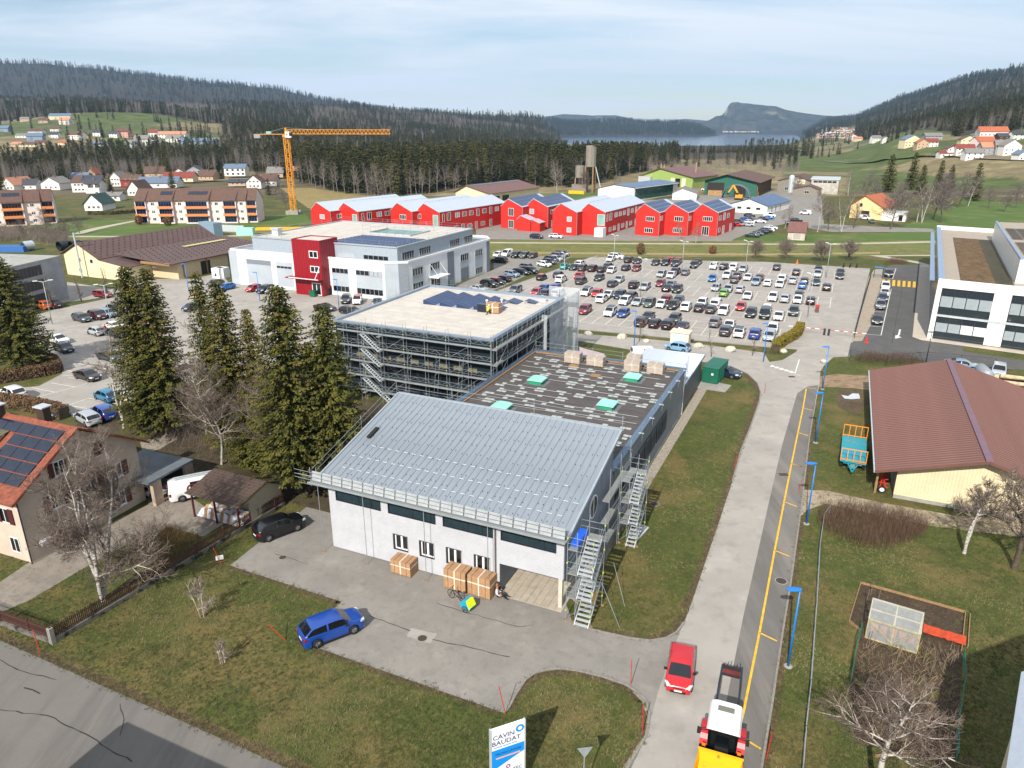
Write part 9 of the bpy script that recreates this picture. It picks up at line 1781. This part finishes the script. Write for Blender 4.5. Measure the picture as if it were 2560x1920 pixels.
for x,y,w_,h_,lb in((7.3,40.3,2.0,1.35,'leftmost wrapped pallet on the bitumen roof'),(10.3,40.4,2.1,1.2,'second wrapped pallet on the bitumen roof'),(14.8,42.0,1.7,1.5,'wrapped pallet tucked behind another at the roof corner'),(15.1,40.2,1.9,1.4,'wrapped pallet before the white annex roof, middle'),(17.9,40.5,1.9,1.25,'rightmost pallet with orange straps on the bitumen roof')):bxp(lb,x,y,5.8,w_,1.2,h_,wrap=True,straps=False)
bxp('cardboard box beside black panels on the pale roof',-6.3,45.3,9.84,1.9,1.2,1.4,straps=False)
o=MB().box(-.8,.8,-.3,.3,0,1.1).build('panel_stack',pv_m);o.location=W(-7.9,45.1,9.84);o.rotation_euler=(0,0,EA);tag(o,'stack of black solar panels standing beside the box on the pale roof','solar panels')
for x,y,z_,lb in((7.9,38.9,5.8,'empty timber pallet before the wrapped pallets'),(11.6,36.4,5.8,'timber pallet with stones in the middle of the bitumen roof'),(-4.6,21.5,.02,'timber pallets lying on the earth behind the zinc roof')):o=link('timber_pallet',MB().box(-.6,.6,-.4,.4,0,.14).mesh('timber_pallet',timber));o.location=W(x,y,z_);o.rotation_euler=(0,0,EA);tag(o,lb,'pallet')
KI=thing('kiosk','small cream transformer kiosk with pale doors beside the car park','kiosk',tuple(W(12.9,72.6)),EA);MB().box(0,3.0,0,2.3,0,2.3).build('wall',mat('kiosk_cream','cfc4ae',var=.05),KI);MB().box(-.15,3.15,-.15,2.45,2.3,2.42).build('roof',MATS['kiosk_cream'],KI)
for x in(.2,1.35):MB().box(x,x+1.1,-.04,0,.1,2.1).build('door',mat('kiosk_door','b5c4d4',var=.04),KI)
CN_=thing('skip_container','dark green steel container at the end of the grey annex','container',tuple(W(21.1,56.2)),EA-.12);cgm=mat('container_green','0f5a45',rough=.45,var=.1,scale=1);MB().box(0,2.2,0,5.2,.15,2.3).build('body',cgm,CN_);mb=MB()
for k in range(6):mb.box(2.2,2.28,.2+k*.9,.3+k*.9,.15,2.3)
for k in range(3):mb.box(.3+k*.75,.4+k*.75,-.07,0,.15,2.3)
mb.box(-.05,2.25,-.05,5.25,2.25,2.36);mb.build('ribs',cgm,CN_);MB().box(1.3,1.6,-.09,-.07,1.3,1.6).build('notice',fr_w,CN_);sheet('container_slab',[W(20.8,53.5),W(24.8,53.2),W(25.2,56.6),W(21,57.5)],.03,conc)
rk=mat('boulder_white','b8b2a4',var=.15,scale=3,bump=.5)
for k,(x,y,r) in enumerate(((1471,837,.75),(1554,845,.85),(1616,855,.6),(1746,868,.8),(1826,878,.85),(1958,881,.6),(2061,907,.6))):
 bm=bmesh.new();bmesh.ops.create_icosphere(bm,subdivisions=2,radius=r)
 for v in bm.verts:v.co*=1+.35*mz.noise(v.co*1.3+Vector((k*5,0,0)));v.co.z*=.65
 me=bpy.data.meshes.new('boulder');bm.to_mesh(me);bm.free();me.materials.append(rk);o=link('boulder',me,None,tuple(G(x,y)+Vector((0,0,r*.3))));tag(o,ORD[k]+' pale limestone boulder from the left on the verge below the car park','boulder')
for k,(x,y,h,ln_) in enumerate(((1264,1787,2.2,-.4),(1577,1712,2.0,-.05),(1607,1832,2.0,-.1),(100,1632,1.9,-.05),(1545,1620,0,0),(1911,985,1.6,.0),(1996,1235,1.5,.1),(1915,1900,2,.1),(555,1415,1.8,-.5),(715,1602,1.4,-1.1),(1838,1172,1.5,0))):
 if h:v=G(x,y);o=MB().tube((0,0,0),(ln_,0,h),.028,n=6).build('snow_pole',red_m);o.location=(v.x,v.y,0);tag(o,('leaning red snow pole at the lower tip of the yard','upright red snow pole at the grass island corner','red snow pole on the gravel edge of the island','red snow pole before the fence corner','','thin red pole at the road bend by the annex','red pole at the verge near the second blue lamp','red pole beside the tractor hopper at the bottom','red stake over the toppled sign in the lawn','fallen red stake beside the blue SUV','short red pole on the left verge of the road')[k],'snow pole')
def wfc(name,label,pts,h,m=None,sp_=2.6,rails=3):
 t=thing(name,label,'fence',(0,0,0));m=m or galv;mb=MB()
 for a,b in zip(pts,pts[1:]):
  d_=b-a;n_=max(1,int(d_.length/sp_))
  for k in range(n_+1):p_=a+d_*k/n_;MB().tube((p_.x,p_.y,0),(p_.x,p_.y,h),.03,n=6).build('post',m,t)
  for r_ in range(rails):z_=h*(r_+1)/rails-.04;mb.bar((a.x,a.y,z_),(b.x,b.y,z_),.025 if r_<rails-1 else .045)
 mb.build('wire',m,t);return t
wfc('wire_fence','long grey rail fence between road verge and vegetable garden',[G(*Yz(*v)) for v in((1020,290),(985,340),(962,500),(945,800),(912,1250),(885,1500),(870,1700))],1.0,rails=2)
wfc('security_fence','tall dark grey mesh fence along the right side of the car park',[W(44.5,150),W(41.8,106),W(40.9,90)],2.2,fr_d,2.5,9);wfc('security_fence','mesh fence behind the shrubs between the barn and the access road',[W(40.2,75.6),W(45.3,75.2),W(51,79.5),W(60,80)],1.8,fr_d,4.5,7);wfc('garden_fence','low green net fence with stakes around the vegetable plot',[G(*Rs(*v)) for v in((240,780),(205,880),(165,1150))]+[],.9,cgm,1.5,4);wfc('garden_fence','green net fence at the right side of the vegetable plot',[G(*Rs(*v)) for v in((895,960),(905,1110),(860,1400),(855,1640))],.9,cgm,1.5,4)
t=thing('barrier','white and red car park barrier arms on a dark double column','barrier',tuple(G(*EV(1440,965))),EA)
for s_ in(-1,1):
 MB().box(s_*.35-.18,s_*.35+.18,-.2,.2,0,1.15).build('column',fr_d,t)
 for k in range(8):MB().box(s_*(.5+k*.72),s_*(1.22+k*.72),-.04,.04,.95,1.05).build('arm_section',fr_w if k%2 else red_m,t)
t=thing('turnstile','tall grey turnstile gate with blue lintel between the lots','gate',tuple(G(*Ez(460,360))),EA);mb=MB()
for k in range(8):mb.box(-.8,.8,-.03,.03,.2+k*.25,.26+k*.25)
mb.build('bars',galv,t);mb=MB();[mb.box(x-.05,x+.05,-.4,.4,0,2.4) for x in(-.9,.9)];mb.build('frame',fr_d,t);MB().box(-1,1,-.5,.5,2.4,2.5).build('lintel',blue_pole,t)
GHS=thing('greenhouse','home-made greenhouse of clear sheeting on a timber frame in the garden','greenhouse',tuple(W(41.7,5.9)),EA+radians(-7));shm=mat('clear_sheet','c8cdcb',rough=.15,var=.1,scale=2,alpha=.35);A4=[(0,0,0),(3.2,0,0),(3.2,1.9,0),(0,1.9,0)]
mb=MB()
for x in(0,1.6,3.2):mb.bar((x,0,0),(x,0,1.6),.07);mb.bar((x,1.9,0),(x,1.9,2.1),.07);mb.bar((x,0,1.6),(x,1.9,2.1),.07)
for y,z_ in((0,1.6),(1.9,2.1),(.95,1.85),(0,.05)):mb.bar((0,y,z_),(3.2,y,z_),.07)
mb.bar((.1,0,1.5),(1.5,0,.3),.06);mb.bar((3.1,0,1.5),(1.7,0,.3),.06);mb.build('frame',mat('timber_pale','a89868',var=.2),GHS);mb=MB();mb.quad((0,-.03,0),(3.2,-.03,0),(3.2,-.03,1.6),(0,-.03,1.6));mb.build('front_sheet',shm,GHS);mb=MB();mb.quad((-.05,-.05,1.66),(3.25,-.05,1.66),(3.25,1.95,2.16),(-.05,1.95,2.16));mb.build('roof_sheet',shm,GHS)
for k in range(5):MB().box(.2+k*.6,.65+k*.6,1.0,1.6,0,.35).build('planter',mat('clay','8a4a30',var=.2),GHS)
mb=MB()
for i in range(12):mb.quad(*[(a*.22,b,.25+.1*mz.noise(Vector((a*.9,b*2,1)))) for a,b in((i,0),(i+1,0),(i+1,1.1),(i,1.1))])
o=mb.build('orange_netting',mat('netting_orange','b5401c',var=.2,scale=4));P_=W(45.4,7.9);o.location=(P_.x,P_.y,0);o.rotation_euler=(0,0,EA-.14);tag(o,'bright orange netting spread right of the greenhouse','netting')
old_w=mat('plank_grey','6e6355',var=.3)
t=thing('garden_border','weathered plank border around the vegetable plot','planks',(0,0,0))
for a,b in(((238,465),(420,515)),((420,515),(915,655)),((238,465),(162,712)),((162,712),(240,780)),((915,655),(890,900)),((945,670),(930,880)),((330,1590),(560,1560))):p0,p1=G(*Rs(*a)),G(*Rs(*b));MB().bar((p0.x,p0.y,.1),(p1.x,p1.y,.1),.06,.2).build('plank',timber,t)
for k,(x,y) in enumerate(((470,970),(640,985),(690,1050),(770,1030),(805,1040),(830,1010),(285,880),(270,600),(300,540),(345,590))):v=G(*Rs(x,y));o=MB().tube((0,0,0),(.15,.1,1.3),.025,n=5).build('garden_stake',old_w);o.location=v;tag(o,'thin wooden stake stuck in the vegetable plot','stake','stakes in the vegetable plot')
t=thing('tank_trailer','galvanised round tank trailer behind the barn roof','tank',tuple(G(*VY(1310,640))),radians(-105));mb=MB();mb.rev([(.05,-1.9),(.6,-1.8),(.85,-1.5),(.85,1.5),(.6,1.8),(.05,1.9)],18);mb.v=[(v[2],v[0],v[1]+1.35) for v in mb.v];mb.build('barrel',galv,t,smooth=True);MB().box(-1.5,2.6,-.4,.4,.35,.55).build('frame',galv,t);wheel(t,0,.9,.4,.3);wheel(t,0,-.9,.4,.3);MB().box(1.88,1.95,-.35,.35,1.2,1.45).build('notice',fr_w,t)
logm=mat('log_pale','b7a184',var=.25,scale=2,stc=(1,1,1))
for k,(a,b) in enumerate((((1400,625),(1800,655)),((1400,660),(1800,705)),((1450,640),(1800,680)))):p0,p1=G(*VY(*a)),G(*VY(*b));o=MB().tube((p0.x,p0.y,.35+(.45 if k==2 else 0)),(p1.x,p1.y,.35+(.45 if k==2 else 0)),.33,.26,n=10).build('log',logm);tag(o,('rear long peeled log behind the barn','front long peeled log behind the barn','top peeled log lying over the other two')[k],'log')
for k in range(3):t=thing('refuse_bin',('left green','middle black','right black')[k]+' waste container before the red stair tower','bin',tuple(G(*VD(1240+k*100,560-k*12))),EA);MB().box(-.7,.7,-.55,.55,.1,1.2).build('body',cgm if k==0 else blk,t);MB().box(-.75,.75,-.6,.6,1.2,1.32).build('lid',blk if k else cgm,t)
for k in range(2):t=thing('white_tank',('left','right')[k]+' white tank with black triangles at the white building corner','tank',tuple(G(548+k*11,694-k)),EA);MB().box(-1.2,1.2,-1.0,1.0,0,2.4).build('body',fr_w,t);mb=MB();mb.extr([(-.4,.5),(.4,.5),(0,1.5)],'y',-1.03,-1.0);mb.build('triangle',fr_d,t)
skin=mat('skin','b98468',var=0)
def person(label,loc,rz,top,legs,pose='stand',hair='3a281c',helmet=None,vest=None,h=1.75,group=None):
 t=thing('person',label,'person',tuple(loc),rz,group)
 J={'stand':[(0,0,.95),(0,0,1.25),(0,0,1.45),(0,.02,1.62),(.18,0,1.42),(.26,.05,1.12),(.24,.16,.88),(-.18,0,1.42),(-.26,.02,1.12),(-.25,.12,.88),(.1,0,.9),(.12,.06,.5),(.12,.0,.08),(.13,.16,.04),(-.1,0,.9),(-.12,-.02,.5),(-.13,-.1,.08),(-.13,.06,.04)],'sit':[(0,0,.22),(0,.0,.5),(0,-.02,.74),(0,.03,.92),(.18,0,.7),(.28,.12,.45),(.2,.34,.42),(-.18,0,.7),(-.28,.12,.45),(-.2,.34,.42),(.1,.05,.2),(.14,.45,.42),(.14,.8,.08),(.14,.95,.07),(-.1,.05,.2),(-.16,.5,.3),(-.18,.92,.08),(-.18,1.06,.1)],'kneel':[(0,0,.55),(0,.12,.8),(0,.25,.95),(0,.38,1.08),(.18,.22,.93),(.26,.42,.72),(.2,.62,.6),(-.18,.22,.93),(-.26,.42,.72),(-.2,.62,.6),(.1,.02,.5),(.14,.38,.4),(.14,.3,.06),(.14,.45,.05),(-.1,0,.5),(-.12,.1,.08),(-.12,-.3,.07),(-.12,-.42,.1)]}[pose]
 E_=[(0,1),(1,2),(2,3),(2,4),(4,5),(5,6),(2,7),(7,8),(8,9),(0,10),(10,11),(11,12),(12,13),(0,14),(14,15),(15,16),(16,17)];R_=[.15,.15,.12,.06,.07,.05,.035,.07,.05,.035,.1,.07,.045,.04,.1,.07,.045,.04]
 me=bpy.data.meshes.new('body');me.from_pydata(J,E_,[]);o=link('body',me,t);sk=o.modifiers.new('s','SKIN')
 for v,r in zip(me.skin_vertices[0].data,R_):v.radius=(r,r)
 me.skin_vertices[0].data[0].use_root=True;o.modifiers.new('u','SUBSURF').levels=1;bpy.context.view_layer.update();dg=bpy.context.evaluated_depsgraph_get();m2=bpy.data.meshes.new_from_object(o.evaluated_get(dg));o.modifiers.clear();o.data=m2;m2.materials.clear()
 for c_ in(top,legs,'skin'):m2.materials.append(skin if c_=='skin' else mat('cloth_'+c_,c_,var=.12,scale=6))
 hips=J[0];
 for p_ in m2.polygons:
  c_=p_.center;near=min(range(18),key=lambda i:(Vector(J[i])-c_).length);p_.material_index=2 if near in(6,9,3) else(1 if near>=10 or near==0 and c_.z<hips[2] else 0);p_.use_smooth=True
 hd=Vector(J[3])+Vector((0,.01,.11));bm=bmesh.new();bmesh.ops.create_icosphere(bm,subdivisions=2,radius=.11);[setattr(v,'co',Vector((v.co.x*.85,v.co.y*.95,v.co.z*1.15))+hd) for v in bm.verts];m3=bpy.data.meshes.new('head');bm.to_mesh(m3);bm.free();m3.materials.append(skin);link('head',m3,t)
 bm=bmesh.new();bmesh.ops.create_icosphere(bm,subdivisions=2,radius=.12);bmesh.ops.delete(bm,geom=[v for v in bm.verts if v.co.z<-.01 and v.co.y>-.06],context='VERTS');[setattr(v,'co',v.co+hd+Vector((0,-.012,.03))) for v in bm.verts];m4=bpy.data.meshes.new('hair');bm.to_mesh(m4);bm.free();m4.materials.append(fr_w if helmet else mat('hair_'+hair,hair,var=0));link('helmet' if helmet else 'hair',m4,t);return t
person('person in a pale shirt and dark trousers sitting against the last crate',W(15.95,-.75,.03),EA-pi*.42,'c9ccd2','1c1d22','sit',hair='8a5a2c');person('person in black sitting in the gate corner with legs stretched out',W(15.75,-.35,.03),EA-pi*.55,'1a1b1f','3a3c3a','sit')
person('worker in white helmet and yellow vest kneeling by the box on the roof',W(-6.6,43.9,9.85),EA,'b8c41e','23282e','kneel',helmet=1);person('person walking between the cars in dark jacket and light trousers',G(*VB(303,400)),.3,'2a2c38','8f97a6');person('person in dark clothes beside the white van in the car park',G(*VB(370,245)),1.2,'1d2230','23263a')
person('person in a red jacket standing by the second left lamp',G(265,835),.5,'b02018','2a2c30');person('person on the annex side beside a white van behind the pallets',W(13.6,62.6),2,'35506a','22252a')
c=W(11.0,64.0);car('van','white',(c.x,c.y,.03),EA+.5,'white-blue van standing behind the long bitumen roof');
def spoked(root,c,r,ang,name='wheel'):
 mb=MB();n_=20
 for k in range(n_):a0,a1=2*pi*k/n_,2*pi*(k+1)/n_;mb.tube((cos(a0)*r,0,sin(a0)*r),(cos(a1)*r,0,sin(a1)*r),.022,n=5,cap=False)
 for k in range(0,n_,2):a0=2*pi*k/n_;mb.bar((0,0,0),(cos(a0)*r,0,sin(a0)*r),.008)
 o=mb.build(name,blk,root);o.location=(c[0],c[1],r);o.rotation_euler=(0,0,ang);return o
BI=thing('bicycle','black city bicycle leaning towards the crates','bicycle',tuple(W(13.25,-2.25,.02)),EA-radians(12));spoked(BI,(-.55,0),.35,0);spoked(BI,(.55,0),.35,0);mb=MB()
for a,b in(((-.55,0,.35),(-.35,0,.85)),((-.35,0,.85),(-.4,0,1.0)),((-.38,0,.75),(.25,0,.7)),((-.38,0,.7),(.05,0,.3)),((.05,0,.3),(.25,0,.85)),((.05,0,.3),(.55,0,.35)),((.22,0,.75),(.55,0,.35)),((-.42,-.25,1.02),(-.42,.25,1.02))):mb.tube(a,b,.022,n=6)
mb.build('frame',blk,BI);mb=MB();mb.obox((.26,0,.9),(.26,.14,.07));mb.build('saddle',blk,BI)
CT_=thing('bike_trailer','turquoise and neon yellow child bicycle trailer behind the bicycle','bicycle trailer',tuple(W(14.6,-2.9,.02)),EA-radians(12));mb=MB();mb.extr([(-.5,.25),(.35,.22),(.45,.5),(.2,.92),(-.25,.9),(-.55,.5)],'y',-.33,.33);mb.build('body',mat('trailer_cyan','1592b0',var=.05),CT_);mb=MB();mb.extr([(.36,.3),(.47,.5),(.22,.95),(.05,.95),(.2,.6)],'y',-.34,.34);mb.build('cover',mat('neon_yellow','c9e60a',var=.1,scale=8),CT_);spoked(CT_,(0,-.42),.25,0);spoked(CT_,(0,.42),.25,0);mb=MB();mb.tube((-.5,0,.35),(-1.0,.05,.35),.02);mb.build('tow_bar',galv,CT_)
for k in range(3):
 t=thing('motorcycle',('leftmost','middle','rightmost')[k]+' motorcycle parked at the far right corner of the car park','motorcycle',tuple(G(*VB(1630+k*72,215+k*2))),EA+1.4,'motorcycles in the car park corner');wheel(t,-.65,0,.3,.14);wheel(t,.65,0,.3,.14);mb=MB();mb.box(-.45,.35,-.14,.14,.4,.75);mb.obox((.25,0,.9),(.5,.26,.25));mb.bar((.62,0,.3),(.45,0,1.05),.07);mb.bar((.45,-.35,1.05),(.45,.35,1.05),.04);mb.build('body',[fr_d,PAINT['navy'],PAINT['navy']][k],t)
for k,(v,lb) in enumerate(((G(*VB(1118,170)),'orange traffic cone on the grass beyond the car park'),(G(482,737),'orange cone at the entrance of the white building yard'),(G(*VY(350,320)),'red and white marker post beside the access road gate'))):o=MB().rev([(.3,0),(.3,.05),(.16,.06),(.04,.8)],10).build('traffic_cone',MATS['orange_lens'] if k<2 else red_m);o.location=v;o.scale=(1.4,)*3;tag(o,lb,'cone')
t=thing('ticket_machine','red parking machine standing at the right of the marked rows','machine',tuple(G(*VB(1335,712))),EA);MB().box(-.35,.35,-.3,.3,0,1.1).build('body',mat('machine_dark','5a4444',var=.1),t);MB().box(-.4,.4,-.35,.35,1.1,1.5).build('hood',red_m,t)
t=thing('material_tubs','bright blue tubs piled on the stair tower platform','tubs',tuple(W(21.75,-.6,6.05)),EA);MB().box(0,.6,0,1.0,0,.35).build('tub',mat('tub_blue','1257c4',var=.1),t);MB().box(0,.6,1.1,2.0,0,.4).build('tub',MATS['tub_blue'],t)
t=thing('fallen_sign','small toppled board with sticks lying in the front lawn','sign',tuple(G(550,1402)),.4);MB().box(-.3,.3,-.02,.02,.1,.5).build('board',fr_w,t);mb=MB();mb.bar((-.8,0,.05),(.8,.1,.05),.03);mb.bar((-.5,-.3,.05),(.9,-.2,.05),.03);mb.build('stick',timber,t)
t=thing('warning_flag','yellow cloth hanging on the stair tower','cloth',tuple(W(23.4,-.3,1.4)),EA);mb=MB();mb.quad((0,0,0),(.1,.6,-.1),(.15,.6,.9),(0,.1,.8));mb.build('cloth',yellow_m,t)
t=thing('deck_bundle','stacked scaffold rails lying on the lawn beside the second stair tower','scaffold parts',tuple(W(23.6,11.6)),EA+pi/2-.15)
for k in range(4):d=MB().box(0,2.6,k*.25-.09,k*.25+.09,.02+.04*(k%2),.1+.04*(k%2)).build('plank',alu,t)
rw_=MATS['roof_white_ribbed']
nb0,nb1=G(2540,1915,9),G(2572,1690,9);NB=house('neighbour_hall','tall hall with white ribbed roof cut by the bottom right picture corner','building',(0,0,0),0,11,22,9,14,'y',.5,'cream','white',.3);nbd=(nb1-nb0).normalized();NB.location=(nb1.x-nbd.x*22,nb1.y-nbd.y*22,0);NB.rotation_euler=(0,0,atan2(nbd.y,nbd.x)-pi/2)
NC=house('neighbour_house','house just below the picture whose shade falls on the main road','house',(-30,17.5,0),0,15,9,6.5,9.5,'x',.5,'cream','brown',.5)
a,b,d,n=MRD
rnd2=random.Random(9)
def tuft(name,m,seed,n=9):
 r_=random.Random(seed);mb=MB()
 for _ in range(n):a=r_.uniform(0,6.28);x,y=r_.uniform(-.07,.07),r_.uniform(-.07,.07);h=r_.uniform(.04,.10);mb.tri((x-.012*sin(a),y+.012*cos(a),0),(x+.012*sin(a),y-.012*cos(a),0),(x+h*.6*cos(a),y+h*.6*sin(a),h))
 return mb.mesh(name,m,fix=False)
TF=[(tuft('grass_tuft',mat('tuft_green',(.05,.065,.014),var=.4,scale=9),1),'short green grass tufts in the near lawns'),(tuft('grass_tuft',mat('tuft_straw',(.20,.165,.075),var=.3,scale=9),2),'straw-coloured grass tufts in the near lawns'),(tuft('grass_tuft',mat('tuft_olive',(.09,.085,.025),var=.4,scale=9),3),'olive grass tufts in the near lawns')]
hard=[[tuple(v[:2]) for v in pp_] for pp_ in(yard,[q2(*v) for v in rl+rtop+rr],[a_+Vector((0,0,0)) for a_ in(a-d*40,b+d*18,b+d*18+n*9,a-d*40+n*9)],[W(-.5,-.5),W(21.5,-.5),W(22.3,44),W(22.4,57),W(-1,57),W(-1,10)],[G(*Rs(*v)) for v in((238,465),(915,655),(850,1800),(162,1400),(162,712))],[W(44,29.5),W(59,29.5),W(59,60),W(44,60)],[W(-36,-12),W(-21,-12),W(-21,4),W(-36,4)],[G(*hp(*v)) for v in((-300,1300),(30,1250),(170,1190),(560,960),(800,830),(1000,750),(1200,810),(1350,720),(1150,590),(1230,420),(880,620),(160,970),(0,1080))])]
pts=[[],[],[]];c_=0
while c_<46000:
 py=rnd2.uniform(1080,1925);px=rnd2.uniform(0,2560);v=G(px,py)
 if any(inp(v.x,v.y,h_) for h_ in hard):
  if rnd2.random()<.55:c_+=.4
  continue
 c_+=1;nz=mz.noise(Vector((v.x*.14,v.y*.14,0)))+.5*mz.noise(Vector((v.x*.7,v.y*.7,4)));k=1 if nz>.12 else(0 if nz<-.12 else 2)
 if rnd2.random()<.25:k=rnd2.randrange(3)
 pts[k].append((v.x,v.y,.0,rnd2.uniform(.7,1.5),rnd2.uniform(0,6)))
for ed in([q2(*v) for v in((497,1222),(737,1300),(650,1387),(1090,1541))],[q2(*v) for v in((1238,1350),(1300,1366),(1405,1385),(1462,1366),(1500,1285),(1556,1120),(1600,975),(1643,848))],[q2(*v) for v in((1100,1528),(1135,1470),(1180,1448),(1245,1449),(1350,1479),(1396,1515),(1396,1590),(1350,1670))],[q2(*v) for v in rr[1:]],[a-d*10,b+d*18]):
 for a_,b_ in zip(ed,ed[1:]):
  dd=b_-a_;t_=dd.normalized();s_=Vector((-t_.y,t_.x,0))
  for _ in range(int(dd.length*9)):q_=a_+dd*rnd2.random()+s_*rnd2.gauss(0,.16);pts[rnd2.choice((1,2,2,0))].append((q_.x,q_.y,.01,rnd2.uniform(.7,1.5),rnd2.uniform(0,6)))
for k in range(3):
 v=G(600+k*30,1650);so=tag(link('grass_tuft',TF[k][0],None,(v.x,v.y,0)),('single green','single straw-coloured','single olive')[k]+' grass tuft in the front lawn','grass',kind='stuff');scatter('lawn_grass',TF[k][1],'grass',pts[k],so)
for q_ in SCQ:dsc(*q_)
